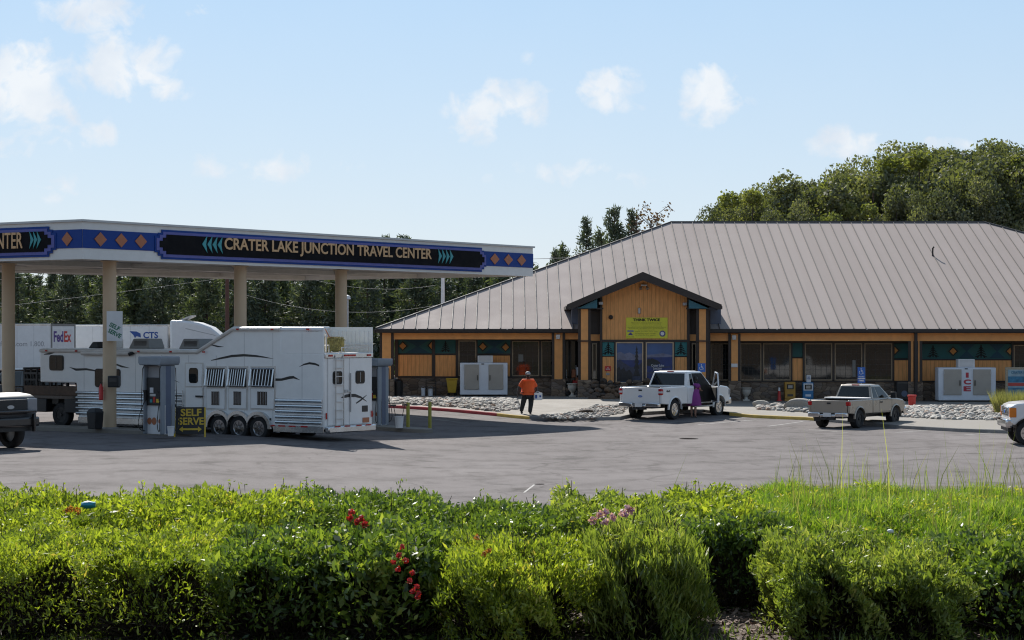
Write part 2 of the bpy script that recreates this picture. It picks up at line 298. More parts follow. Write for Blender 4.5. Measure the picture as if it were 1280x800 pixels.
K['chrome'] = mat('chrome', (.62,.62,.63), .12, 1, var=.05); K['alu'] = mat('polished_aluminium', (.60,.61,.62), .26, 1, var=.08); K['steel'] = mat('galvanised_steel', (.42,.43,.44), .45, .8, var=.12)
K['red'] = mat('red_plastic', (.5,.03,.025), .4); K['red_lens'] = mat('red_lens', (.42,.012,.012), .15); K['amber'] = mat('amber_lens', (.7,.2,.02), .15); K['headlamp'] = mat('headlamp', (.24,.25,.27), .12); K['lens'] = mat('clear_lens', (.55,.56,.58), .1)
K['yellow'] = mat('yellow_paint', (.62,.42,.03), .5, var=.1); K['blue'] = mat('sign_blue', (.02,.11,.42), .45); K['bark'] = mat('bark', (.075,.052,.038), .9, var=.4, scale=5, bump=.6)
K['beige_col'] = mat('beige_column_paint', (.54,.40,.26), .55, var=.07, scale=.8); K['canopy_white'] = mat('canopy_white', (.66,.655,.64), .5, var=.05); K['soffit'] = mat('canopy_soffit', (.55,.53,.49), .6, var=.08)
K['can_blue'] = mat('canopy_blue', (.012,.05,.24), .6, var=.06, spec=.2); K['can_lilac'] = mat('canopy_lilac', (.12,.13,.36), .6, spec=.2); K['can_black'] = mat('canopy_black', (.006,.006,.008), .8, spec=.15); K['can_orange'] = mat('canopy_orange', (.38,.13,.055), .5); K['can_tan'] = mat('canopy_tan', (.62,.385,.195), .6); K['can_teal'] = mat('canopy_teal', (.03,.27,.30), .45)
K['grey_blue'] = mat('grey_blue_panel', (.22,.25,.285), .45, var=.1); K['slate_blue'] = mat('slate_blue_panel', (.085,.11,.17), .45)
def V(*a): return Vector(a)
U2, V2 = V(math.cos(R(56)), math.sin(R(56)), 0), V(-math.sin(R(56)), math.cos(R(56)), 0)   # the two axes of the filling station
# ================================================================ ground, lot, pavement
def bank(x, y):                                   # the roadside bank the hedge grows on
    top = 1.98 + .02 * math.sin(x*1.3) + .02*math.sin(y*2.1)
    top += .25 * sst(.7, 2.0, x) * sst(10.6, 13.2, y)      # the grass grows on a low hump
    base = gz(x, max(y, 40)) - .03
    t = sst(14.6, 34, y)
    return top * (1 - t) + (base) * t
def ground_z(x, y):
    if y < 40: z = bank(x, y)
    else: z = gz(x, y) - .03
    if y < -25: z += 34 * sst(25, 190, -y) * (1 + .25*math.sin(x*.021 + 1) + .12*math.sin(x*.06))
    return z
def grid(xs, ys, zf):
    n, m = len(xs), len(ys); Vv = np.array([(x, y, zf(x, y)) for y in ys for x in xs])
    Fq = np.array([(j*n+i, j*n+i+1, (j+1)*n+i+1, (j+1)*n+i) for j in range(m-1) for i in range(n-1)]); return Vv, Fq
LX = [-70 + 2*i for i in range(71)]; LY = [34 + 2*i for i in range(61)]
xs = [-4000, -1500, -600, -300, -150, -100] + LX + [100, 150, 300, 600, 1500, 4000]
ys = [-1500, -600, -300, -240, -190, -160, -130, -100, -70, -45, -25, -10, 0, 4] + [6 + i*.5 for i in range(50)] + [31, 32.5] + LY + [170, 200, 300, 600, 1500, 5000]
o = link('ground', np_mesh('ground', *grid(xs, ys, ground_z)), K['ground'], smooth=True, ang=60); struct(o)
o = link('parking_lot', np_mesh('parking_lot', *grid(LX, LY, lambda x, y: gz(x, y))), K['asphalt'], smooth=True, ang=60); struct(o)

YW, YE, YP, YG = 103.5, 101.9, 102.3, 101.45       # facade wall, eave, posts, gable wall
FRONT = [(440,505),(489,510),(560,514.5),(621,518.7),(645,519.8),(662,521.5),(700,523.5),(740,522),(775,519.5),(800,517),(880,515.5),(912,519.5),(940,522.2),(1008,525.2),(1070,530.5),(1128,536),(1200,540),(1290,543)]
fl = [G(px, py) for px, py in FRONT] + [V(30, 74.5, gz(30, 74.5)), V(52, 73, gz(52, 73))]
fl[0] = V(fl[0].x - 1.5, fl[0].y, fl[0].z)
def dense(pts, step=.6):
    out = []
    for a, b in zip(pts, pts[1:]):
        n = max(1, int((b - a).length / step)); out += [a.lerp(b, i/n) for i in range(n)]
    return out + [pts[-1]]
fd = dense(fl)
KH = .13
def side_at(p, back, i, n): y = p.y + (back - p.y)*i/n; return V(p.x, y, gz(p.x, y) + KH)
mb = MB(); rows = []
for p in fd:
    q = V(p.x, p.y + .16, 0); rows.append(mb.verts([side_at(q, YW + .3, i, 10) for i in range(11)]))
for a, b in zip(rows, rows[1:]):
    for i in range(10): mb.face([a[i], b[i], b[i+1], a[i+1]])
struct(mb.build('sidewalk', K['concrete'], smooth=True, ang=60))
def kerb(x0, x1, m, dz=.004):
    mb = MB(); pr = [p for p in fd if x0 <= p.x <= x1]; rings = []
    for p in pr:
        z = gz(p.x, p.y); rings.append(mb.verts([(p.x, p.y, z-.05), (p.x, p.y+.02, z+KH+dz-.02), (p.x, p.y+.05, z+KH+dz), (p.x, p.y+.165, z+KH+dz), (p.x, p.y+.165, z-.05)]))
    for a, b in zip(rings, rings[1:]):
        for i in range(5): mb.face([a[i], b[i], b[(i+1) % 5], a[(i+1) % 5]])
    return struct(mb.build('kerb', m))
xr = G(621, 518.7).x; xy0 = G(662, 521.5).x; xg = G(905, 519).x; xg2 = G(1030, 527).x
kerb(-20, xr + .05, K['kerb_red']); kerb(xr, xy0 + .1, K['kerb_yellow'], .004); kerb(xy0, xg, K['kerb']); kerb(xg, xg2, K['kerb_yellow']); kerb(xg2, 60, K['kerb'])
# worn parking lines
def strip(pts, w, m, name='painted_line'):
    mb = MB(); d = dense([G(*p) for p in pts], 1.0); vs = []
    for i, p in enumerate(d):
        t = (d[min(i+1, len(d)-1)] - d[max(0, i-1)]); n = V(-t.y, t.x, 0).normalized()*w/2
        a, b = p + n, p - n; vs.append(mb.verts([(a.x, a.y, gz(a.x, a.y)+.006), (b.x, b.y, gz(b.x, b.y)+.006)]))
    for a, b in zip(vs, vs[1:]): mb.face([a[0], a[1], b[1], b[0]])
    return struct(mb.build(name, m))
for pts in ([(765,524.5),(800,521)], [(828,528.5),(884,526.5),(930,522.5)], [(872,531),(945,525)], [(960,533),(1004,527)], [(1120,541),(1160,538)], [(1206,544),(1242,541)], [(1010,537),(1060,541)], [(500,519),(575,528)], [(655,616),(668,606)]):
    strip(pts, .05 if pts[0][1] > 600 else .11, K['line'])
mb = MB()
for (px, py, rr) in ((861,548.6,.33),(674,605.5,.13)):        # the drain covers / tar patches on the lot
    p = G(px, py); mb.lathe([(.01,.0),(rr,.0)], 20, Matrix.Translation(V(p.x, p.y, gz(p.x,p.y)+.008)))
struct(mb.build('tar_patch', K['black']))

# ================================================================ rocks
base_ico = {}
def ico(sub):
    if sub not in base_ico:
        bm = bmesh.new(); bmesh.ops.create_icosphere(bm, subdivisions=sub, radius=1); bm.verts.ensure_lookup_table()
        base_ico[sub] = (np.array([v.co[:] for v in bm.verts]), np.array([[v.index for v in f.verts] for f in bm.faces])); bm.free()
    return base_ico[sub]
def rocks(name, pts, sizes, sub=2):
    bv, bf = ico(sub); VV, FF, RR = [], [], []
    for i, (p, s) in enumerate(zip(pts, sizes)):
        v = bv.copy(); q = rng.normal(size=(5, 3)); q /= np.linalg.norm(q, axis=1)[:, None]; h = rng.uniform(.55, .85, 5)
        for qq, hh in zip(q, h):
            d = v @ qq; v -= np.outer(np.maximum(0, d - hh), qq)
        v *= np.array([s*rng.uniform(.8, 1.4), s*rng.uniform(.8, 1.3), s*rng.uniform(.55, .85)]); a = rng.uniform(0, 6.28); c, sn = math.cos(a), math.sin(a)
        v = v @ np.array([[c, sn, 0], [-sn, c, 0], [0, 0, 1]]) + np.array(p); VV.append(v); FF.append(bf + i*len(bv)); RR.append(np.full(len(bf), rng.uniform()))
    return np_mesh(name, np.vstack(VV), np.vstack(FF), np.concatenate(RR))
K['cobble'] = rndmat('river_cobble', [(0,(.16,.15,.14)),(.3,(.36,.33,.29)),(.6,(.46,.43,.38)),(.85,(.56,.53,.48)),(.93,(.30,.17,.12)),(1,(.38,.28,.20))])
K['basalt'] = rndmat('brown_basalt', [(0,(.05,.038,.03)),(.5,(.11,.075,.05)),(.8,(.16,.10,.06)),(1,(.09,.08,.07))], bump=1, bscale=14)
def bed(name, front, depth_px, label, n, s0, s1):
    """cobbles between a front line of photo points on the kerb and a line behind it"""
    P, S = [], []
    f = [G(a, b, KH) for a, b in front]; bk = [G(a, b, KH) for a, b in depth_px]
    def along(l, t):
        k = t*(len(l)-1); i = min(int(k), len(l)-2); return l[i].lerp(l[i+1], k-i)
    for _ in range(n):
        t, u = rng.uniform(), rng.uniform(); p = along(f, t).lerp(along(bk, t), u); s = rng.uniform(s0, s1)*(1.35 if rng.uniform() < .12 else 1)
        hump = .07*math.sin(min(1, u*1.1)*3.0); P.append((p.x, p.y, gz(p.x, p.y) + KH + max(0, hump)*rng.uniform(.4, 1) + s*.2)); S.append(s)
    return tag(link(name, rocks(name, P, S), K['cobble'], smooth=True, ang=45), label, 'rocks', kind='stuff')
bed('river_cobbles', [(470,504),(489,505.3),(560,508.6),(621,512.4),(648,510)], [(470,498),(489,498),(560,498.5),(621,499),(645,500)], 'pale river cobbles filling the bed behind the red kerb', 2100, .05, .115)
bed('river_cobbles', [(674,514.6),(700,515.8),(740,514.8),(776,512.2)], [(684,514.5),(715,511),(745,507.5),(790,506.5)], 'pale river cobbles in the narrow bed in front of the basalt rock pile', 800, .04, .095)
bed('river_cobbles', [(948,512),(975,514),(1012,516.5),(1040,518)], [(945,507),(970,506),(1000,505),(1040,505)], 'pale river cobbles beside the large flat boulder', 420, .06, .14)
bed('river_cobbles', [(1118,521),(1180,524.5),(1260,526),(1320,527)], [(1118,509),(1180,508.5),(1260,508.5),(1320,508.5)], 'pale river cobbles in front of the ice freezer lettered ICE', 1700, .06, .13)
def boulder(p, s, name, label, m='cobble', sc=(1,1,1), group=None):
    o = link(name, rocks(name, [(0,0,0)], [s], 3), K[m], smooth=True, ang=50); o.location = p; o.scale = sc; return tag(o, label, 'boulder', group)
p = G(999, 512, KH); boulder((p.x, p.y, p.z+.22), .42, 'boulder', 'large flat tan boulder at the end of the cobble bed near the blue newspaper box', sc=(1.5,1,.85))
p = G(951, 509, KH); boulder((p.x, p.y, p.z+.15), .26, 'boulder', 'small rounded tan boulder at the left end of the cobble bed by the urn', sc=(1.2,1,.9))
p = G(733, 512, KH); boulder((p.x, p.y, p.z+.12), .24, 'boulder', 'lone brown boulder on the cobbles below the basalt pile', 'basalt', sc=(1.3,1,.7))
# the pile of brown basalt rocks against the porch
k = 0
for row, (y0, n) in enumerate(((499,13),(493.5,12),(488,12),(482.5,11),(477.5,9))):
    for i in range(n):
        px = 741 + (i + .5*(row % 2))*(100/n)*1.0 + rng.uniform(-2, 2)
        if px > 838: continue
        D = 98.3 + row*.28 + rng.uniform(-.12, .12); p = at(px, y0 + rng.uniform(-1.5, 1.5), D)
        o = link('basalt_rock', rocks('basalt_rock', [(0,0,0)], [rng.uniform(.17, .27)], 2), K['basalt'], smooth=True, ang=50); o.location = p; k += 1
        tag(o, 'rough brown basalt rock stacked in the pile under the poster windows', 'rock', 'stacked basalt rocks by the porch')
# ================================================================ the store
K['notice_grey'] = mat('notice_grey', (.20,.20,.19), .7)
ST = thing('store_building', 'long single storey store with a tan standing seam hip roof and orange gabled porch', 'building', (15, YW, 0))
def sb(mb, name, m, parent=None, **kw): return mb.build(name, m, parent or ST, world=True, **kw)
def X(px, D): return (px-640)/F*D
def Z(py, D): return H-(py-YH)/F*D
EZ = Z(411, YE); RZ_ = Z(278, YE+15.62); ex0, rx0, rx1 = X(470, YE), X(838.5, YE+15.62), X(1230, YE+15.62); ex1 = rx1 + (rx0-ex0); YR = YE + 15.62; YB = YR + 15.62
A, B, C, D_ = V(ex0,YE,EZ), V(ex1,YE,EZ), V(ex1,YB,EZ), V(ex0,YB,EZ); R0, R1 = V(rx0,YR,RZ_), V(rx1,YR,RZ_)
mb = MB(); dz = V(0,0,-.06)
for f in ((A,B,R1,R0), (B,C,R1), (C,D_,R0,R1), (D_,A,R0)): mb.face(mb.verts(f))
for f in ((A,B,C,D_),): mb.face(mb.verts([p+dz for p in f][::-1]))
for a, b in ((A,B),(B,C),(C,D_),(D_,A)): mb.face(mb.verts([a, b, b+dz, a+dz][::-1]))
RO = sb(mb, 'roof', K['roof'])
# each roofing panel weathers a little differently, with faint streaks down the slope
t_ = K['roof'].node_tree; b_ = next(n for n in t_.nodes if n.type == 'BSDF_PRINCIPLED'); src = b_.inputs['Base Color'].links[0].from_socket
co_ = N(t_, 'ShaderNodeTexCoord'); sp_ = N(t_, 'ShaderNodeSeparateXYZ'); t_.links.new(co_.outputs['Object'], sp_.inputs[0]); wn = N(t_, 'ShaderNodeTexWhiteNoise', noise_dimensions='1D')
t_.links.new(M2(t_, 'FLOOR', M2(t_, 'DIVIDE', M2(t_, 'ADD', sp_.outputs[0], 15 - ex0 - .12), (ex1-ex0)/82)), wn.inputs['W'])
mp_ = N(t_, 'ShaderNodeMapping'); mp_.inputs['Scale'].default_value = (3, .12, .12); t_.links.new(co_.outputs['Object'], mp_.inputs[0]); st_n = N(t_, 'ShaderNodeTexNoise', i_Scale=1.0, i_Detail=5.0); t_.links.new(mp_.outputs[0], st_n.inputs[0])
mx_ = N(t_, 'ShaderNodeMix', data_type='RGBA', blend_type='MULTIPLY', i_Factor=1.0); t_.links.new(src, mx_.inputs[6])
t_.links.new(ramp(t_, M2(t_, 'ADD', M2(t_, 'MULTIPLY', wn.outputs['Value'], .35), M2(t_, 'MULTIPLY', st_n.outputs[0], .65)), [(.25, (.93,.925,.92)), (.7, (1.03,1.03,1.03))]), mx_.inputs[7]); t_.links.new(mx_.outputs[2], b_.inputs['Base Color'])
# standing seams on the front and left slopes
mb = MB(); n = 82; sw = (ex1-ex0)/n; slope = (R0.z-EZ)/(YR-YE)
for i in range(1, n):
    x = ex0 + i*sw + .12; run = min(x-ex0, ex1-x, YR-YE); a = V(x, YE, EZ); b = V(x, YE+run, EZ+run*slope)
    nrm = V(0, -slope, 1).normalized()*.045; w = V(.016,0,0)
    mb.hexa([a-w, a+w, b+w, b-w, a-w+nrm, a+w+nrm, b+w+nrm, b-w+nrm])
sb(mb, 'seam', K['seam'], RO); mb = MB()
for i in range(1, 52):
    y = YE + i*.6; run = min(y-YE, YB-y); a = V(ex0, y, EZ); b = V(ex0+run, y, EZ+run*slope); nrm = V(-slope,0,1).normalized()*.045; w = V(0,.016,0)
    mb.hexa([a+w, a-w, b-w, b+w, a+w+nrm, a-w+nrm, b-w+nrm, b+w+nrm])
sb(mb, 'seam', K['seam'], RO)
mb = MB()
for a, b in ((A,R0),(R0,R1),(B,R1)):
    mb.tube([a+V(0,0,.03), b+V(0,0,.03)], .05, 6)
sb(mb, 'ridge_cap', K['seam'], RO)
mb = MB(); v = V(X(1167, 113), 113-4, 0); v.z = EZ + (v.y-YE)*slope; v.x = X(1165, v.y); v = at(1166, 327, YE + 10.2); v.z = EZ + 10.2*slope
mb.tube([v, v+V(0,0,.42), v+V(.06,0,.5)], .05, 8); sb(mb, 'vent_pipe', K['gutter'], RO)
# fascia / gutter round the eave, soffit beam
mb = MB(); mb.bx(ex0, ex1, YE-.13, YE-.005, EZ-.2, EZ-.01); mb.bx(ex0-.1, ex0-.005, YE-.13, YB, EZ-.2, EZ-.01); sb(mb, 'gutter', K['gutter'], bevel=.02, seg=1)
mb = MB()
for i in range(9):
    x = ex0 + 2 + i*4.4; mb.bx(x, x+.06, YE-.14, YE-.1, EZ-.05, EZ+.0)
sb(mb, 'gutter_strap', K['steel'])
xw0 = X(497, YW); xw1 = ex1-1.6
ZB, ZT = Z(472, YW), EZ - .07
mb = MB(); mb.bx(ex0+.3, X(724, YP), YP-.1, YP+.14, EZ-.52, EZ-.21); mb.bx(X(886, YP), ex1-.3, YP-.1, YP+.14, EZ-.6, EZ-.21)
sb(mb, 'eave_beam', K['orange_flat'])
mb = MB(); mb.bx(ex0+.02, ex1-.02, YE, YW+.2, EZ-.14, EZ-.07); sb(mb, 'soffit', K['orange_flat'])
# solid body of the store behind the face, stone wainscot in front
mb = MB(); mb.bx(xw0, xw1, YW+.1, YB-1.6, -.4, EZ-.07); sb(mb, 'wall', K['brown'])
def panel(px0, px1, py0, py1, D, m, name='siding_panel', th=.05, out=0):
    mb = MB(); mb.bx(X(px0,D), X(px1,D), D-out-th, D-out, Z(py1,D), Z(py0,D)); return sb(mb, name, m)
mb = MB(); mb.bx(xw0, X(752,YW), YW-.14, YW+.097, -.35, Z(472,YW)); mb.bx(X(860,YW), xw1, YW-.14, YW+.097, -.35, Z(477,YW)); sb(mb, 'stone_wainscot', K['stone'])
mb = MB(); mb.bx(xw0, X(752,YW), YW-.2, YW-.0, Z(472,YW), Z(470.4,YW)); mb.bx(X(860,YW), xw1, YW-.2, YW-.0, Z(477.4,YW), Z(475.9,YW)); sb(mb, 'stone_cap', K['brown'])
# orange siding panels
for (a, b, c, d) in ((498,540,443.5,470),(544,569.5,444,470.4),(597,637.5,444.5,470.4),(990.5,1003,448,475.6),(1117.5,1136,449,475.8),(1150.5,1264,450.5,475.8)): panel(a, b, c, d, YW, K['orange'])
# painted frieze: teal boards with black trees, orange lozenges and hourglass shapes
def poly(pts, D, out, m, name, parent=None, th=.012):
    mb = MB(); mb.prism([(X(a,D), Z(b,D)) for a, b in pts], 'y', D-out-th, D-out); return sb(mb, name, m, parent)
def lozenge(cx, cy, D, o, P, w=5.2, h=5.2, clip=None):
    def cl(pts): return pts if clip is None else [(min(max(x, clip[0]), clip[1]), y) for x, y in pts]
    poly(cl([(cx-w*1.7,cy),(cx,cy-h*1.65),(cx+w*1.7,cy),(cx,cy+h*1.65)]), D, o, K['teal_light'], 'lozenge_border', P)
    poly(cl([(cx-w*1.22,cy),(cx,cy-h*1.2),(cx+w*1.22,cy),(cx,cy+h*1.2)]), D, o+.006, K['black_motif'], 'lozenge_border', P)
    poly(cl([(cx-w*.85,cy),(cx,cy-h*.85),(cx+w*.85,cy),(cx,cy+h*.85)]), D, o+.012, K['diamond'], 'lozenge', P)
def tree_motif(cx, cy, D, o, P, s=1.0, m='black_motif'):
    mb = MB()
    def pp(pts): mb.prism([(X(cx+a*s,D), Z(cy+b*s,D)) for a, b in pts], 'y', D-o-.01, D-o)
    pp([(-.7,-7),(.7,-7),(.7,7),(-.7,7)])
    for k, (yy, w) in enumerate(((-5.2,2.6),(-2.4,4.0),(.4,5.4),(3.2,6.6))):
        pp([(-w,yy+2.6),(0,yy-.2),(w,yy+2.6),(w,yy+3.6),(0,yy+1.4),(-w,yy+3.6)])
    pp([(-5,7.4),(-3.4,4.6),(-1.6,4.8),(-3.2,7.4)]); pp([(5,7.4),(3.4,4.6),(1.6,4.8),(3.2,7.4)])
    sb(mb, 'tree_emblem', K[m], P)
def hourglass(cx, cy, D, o, P, w=17, h=8):
    poly([(cx-w,cy-h),(cx+w,cy-h),(cx,cy+.6)], D, o, K['teal_blue'], 'painted_triangle', P); poly([(cx-w,cy+h),(cx,cy-.6),(cx+w,cy+h)], D, o, K['teal_blue'], 'painted_triangle', P)
P = panel(498,540,424.5,441.5,YW,K['teal'],'frieze_panel'); hourglass(522,433,YW,.052,P,15); lozenge(503.5,432.5,YW,.056,P,clip=(498.5,539.5)); lozenge(540.5,432,YW,.056,P,clip=(498.5,539.7))
P = panel(544,569.5,424.5,441.8,YW,K['teal'],'frieze_panel'); tree_motif(557,433,YW,.052,P,.95)
P = panel(597,638,425,442.5,YW,K['teal'],'frieze_panel'); hourglass(618,433.6,YW,.052,P,13); lozenge(603.5,433.3,YW,.056,P,clip=(597.4,637.6)); lozenge(632,434,YW,.056,P,clip=(597.4,637.6))
panel(990.5,1003,428.5,446,YW,K['teal'],'frieze_panel')
P = panel(1117.5,1136,429.5,447.8,YW,K['teal'],'frieze_panel'); lozenge(1118,438,YW,.056,P,clip=(1117.8,1135.6))
P = panel(1150.5,1264,430,448.6,YW,K['teal'],'frieze_panel')
hourglass(1208,439,YW,.052,P,10,8.6); hourglass(1246,439,YW,.052,P,10,8.6); lozenge(1191,439,YW,.056,P); lozenge(1262.5,439,YW,.056,P,clip=(1151,1263.6)); tree_motif(1166,439,YW,.056,P,1.05); tree_motif(1226,439,YW,.056,P,1.15)
# windows: frame, panes, muntins
def window(px0, px1, py0, py1, D=YW, cols=4, rows=7, fm='win_frame', pane='glass', grid_=True):
    f = .055; x0, x1, z0, z1 = X(px0,D), X(px1,D), Z(py1,D), Z(py0,D); mb = MB()
    mb.bx(x0,x0+f,D-.09,D+.05,z0,z1); mb.bx(x1-f,x1,D-.09,D+.05,z0,z1); mb.bx(x0+f,x1-f,D-.088,D+.05,z0,z0+f); mb.bx(x0+f,x1-f,D-.088,D+.05,z1-f,z1)
    W = sb(mb, 'window', K[fm]); mb = MB(); mb.bx(x0+f,x1-f,D-.03,D-.01,z0+f,z1-f); sb(mb, 'pane', K[pane] if isinstance(pane, str) else pane, W)
    if grid_:
        mb = MB()
        for i in range(1, cols): x = x0+(x1-x0)*i/cols; mb.bx(x-.007,x+.007,D-.042,D-.031,z0+f,z1-f)
        for j in range(1, rows): z = z0+(z1-z0)*j/rows; mb.bx(x0+f,x1-f,D-.0415,D-.0305,z-.007,z+.007)
        sb(mb, 'muntin', K['muntin'], W)
    return W
window(573,595.5,425.5,470); window(640,674,426,470.2); window(676.5,692,426,470.2,cols=2)
for a, b in ((888,911),(925,951.5),(953.6,988),(1005.6,1040),(1043,1077.5),(1080,1115)): window(a, b, 429, 475.6, cols=5)
window(1266.5,1296,431,475.6)
# dark posts between the bays
mb = MB()
for a, b, t, u in ((493.6,497.6,415,472),(540.2,543.8,415,472),(569.8,572.6,424,470),(595.8,597,424,470),(638,640,424,470),(674.2,676.4,424,470),(951.7,953.4,427,475),(988.2,990.3,427,475),(1003.2,1005.4,427,475),(1040.2,1042.8,427,475),(1077.7,1079.8,427,475),(1115.2,1117.3,427,475),(1136.2,1150.3,427,475),(1264.2,1266.3,427,475)):
    mb.bx(X(a,YW), X(b,YW), YW-.1, YW+.098, Z(u,YW), Z(t,YW))
mb.bx(xw0, X(724,YW), YW-.13, YW-.0, Z(424.4,YW), Z(422.6,YW)); mb.bx(xw0+.2, X(638,YW), YW-.07, YW-.0, Z(443.4,YW), Z(441.8,YW)); mb.bx(X(886,YW), xw1, YW-.131, YW-.0, Z(429,YW), Z(426.8,YW)); mb.bx(X(1117,YW), X(1264,YW), YW-.07, YW, Z(450.3,YW), Z(448.8,YW))
sb(mb, 'wall_batten', K['brown'])
# entrance doors beside the porch
def door(px0, px1, py0=425, py1=499, D=YW):
    x0,x1,z0,z1 = X(px0,D),X(px1,D),.14,Z(py0,D); f=.06; mb = MB()
    mb.bx(x0,x0+f,D-.2,D-.145,z0,z1); mb.bx(x1-f,x1,D-.2,D-.145,z0,z1); mb.bx(x0+f,x1-f,D-.198,D-.145,z1-f,z1); mb.bx(x0+f,x1-f,D-.198,D-.145,z0,z0+.2)
    d = sb(mb, 'door', K['muntin']); mb = MB(); mb.bx(x0+f,x1-f,D-.18,D-.16,z0+.2,z1-f); sb(mb, 'pane', K['glass'], d); mb = MB(); mb.tube([(x1-.14,D-.25,1.0),(x1-.14,D-.25,1.4)],.018,6); sb(mb, 'handle', K['steel'], d)
door(706,711.5); door(712.5,724)
# colonnade posts on stone bases
def post(px0, px1, ytop, ystone, D, w=None, stone=(2,2), trim=True):
    x0,x1 = X(px0,D),X(px1,D); w = x1-x0; mb = MB(); mb.bx(x0,x1,D-w*.5,D+w*.5,Z(ystone,D),Z(ytop,D)); p = sb(mb,'porch_post',K['orange_flat'],bevel=.015,seg=1)
    mb = MB(); mb.bx(x0-.13,x0-.002,D-w*.35,D+w*.35,Z(ystone,D),Z(ytop,D)); mb.bx(x1+.002,x1+.13,D-w*.35,D+w*.35,Z(ystone,D),Z(ytop,D)); sb(mb,'post_trim',K['brown'],p)
    mb = MB(); mb.bx(x0-.15,x1+.15,D-w*.5-.1,D+w*.5+.1,-.25,Z(ystone,D)); sb(mb,'post_base',K['stone'],p,bevel=.03,seg=1); return p
post(478,489,415,474,YP-.05); post(693,703,415.5,474,YP-.05); post(913.5,922,417,476,YP-.05); post(1138.5,1141.5,418,477,YP-.05); post(1147.5,1149.3,418,477,YP-.05)
mb = MB(); d = YP-.35; mb.bx(X(1143,d),X(1146.6,d),d-.07,d+.07,.1,EZ-.2); sb(mb,'downspout',K['gutter'])
mb = MB()
for px in (697.5, 917.5):                          # floodlights under the eave
    q = at(px, 421 if px<800 else 422, YP-.4); mb.box(q,(.2,.16,.22)); mb.tube([q+V(0,.05,.05),q+V(0,.25,.12)],.025,6)
sb(mb,'eave_floodlight',K['steel'],bevel=.02)
# ---- the gabled porch
DG = 100.4                                         # plane of the gable roof's front edge
pk = at(803.5,342,DG); gl = at(709,382.5,DG); gr = at(901.5,385.5,DG); gr.z = gl.z; th = .34
yb_peak = YE + (pk.z-EZ)/slope + .5; yb_e = YE + (gl.z-EZ)/slope + .3
mb = MB()
for e in (gl, gr):
    s = 1 if e is gl else -1
    a0, b0 = V(e.x,DG,e.z), V(pk.x,DG,pk.z); a1, b1 = V(e.x,yb_e,e.z), V(pk.x,yb_peak,pk.z); d = V(0,0,.06)
    q = [a0,b0,b1,a1] if s==1 else [b0,a0,a1,b1]
    mb.hexa([p for p in q]+[p+d for p in q])
GR = sb(mb,'gable_roof',K['roof'])
mb = MB(); w = .3
mb.prism([(gl.x-.02,gl.z+.07),(pk.x,pk.z+.085),(gr.x+.02,gr.z+.07),(gr.x+.02,gr.z-.16),(gr.x-.12,gr.z-.18),(pk.x,pk.z-.32),(gl.x+.12,gl.z-.18),(gl.x-.02,gl.z-.16)],'y',DG-.09,DG-.005)
sb(mb,'barge_board',K['brown'],GR)
mb = MB()
for e in (gl, gr):
    mb.bx(e.x-.06 if e is gl else e.x-.04, e.x+.04 if e is gl else e.x+.06, DG-.0, yb_e, e.z-.15, e.z-.004)
sb(mb,'eave_board',K['brown'],GR)
zc = Z(385,DG)
mb = MB()                                          # teal boxed soffit either side of the gable wall
for s in (0,1):
    pts = [(722,385.4),(746.5,374),(746.5,385.4)] if s==0 else [(861,374.5),(886,385.6),(861,385.6)]
    mb.prism([(X(a,DG+.1),Z(b,DG+.1)) for a,b in pts],'y',DG+.1,DG+.2)
sb(mb,'gable_corner_panel',K['teal_soffit'])
mb = MB(); mb.prism([(X(752,YG),Z(425,YG)),(X(859,YG),Z(425,YG)),(X(859,YG),Z(368,YG)),(pk.x,pk.z-.2),(X(752,YG),Z(368,YG))],'y',YG,YG+.12); GW = sb(mb,'gable_wall',K['orange'])
mb = MB(); mb.bx(X(752,YG),X(859,YG),YG+.01,YG+.14,-.2,Z(424.8,YG)); sb(mb,'porch_wall',K['brown'])
for (a,b,c,d) in ((753,767.5,446,478),(843.5,858.5,446.5,478)): panel(a,b,c,d,YG+.01,K['orange'])
for (a,b) in ((753,767.5),(843.5,858.5)):
    P = panel(a,b,427.5,445,YG+.01,K['teal_lit'],'frieze_panel'); tree_motif((a+b)/2,435.5,YG+.01,.052,P,1.05)
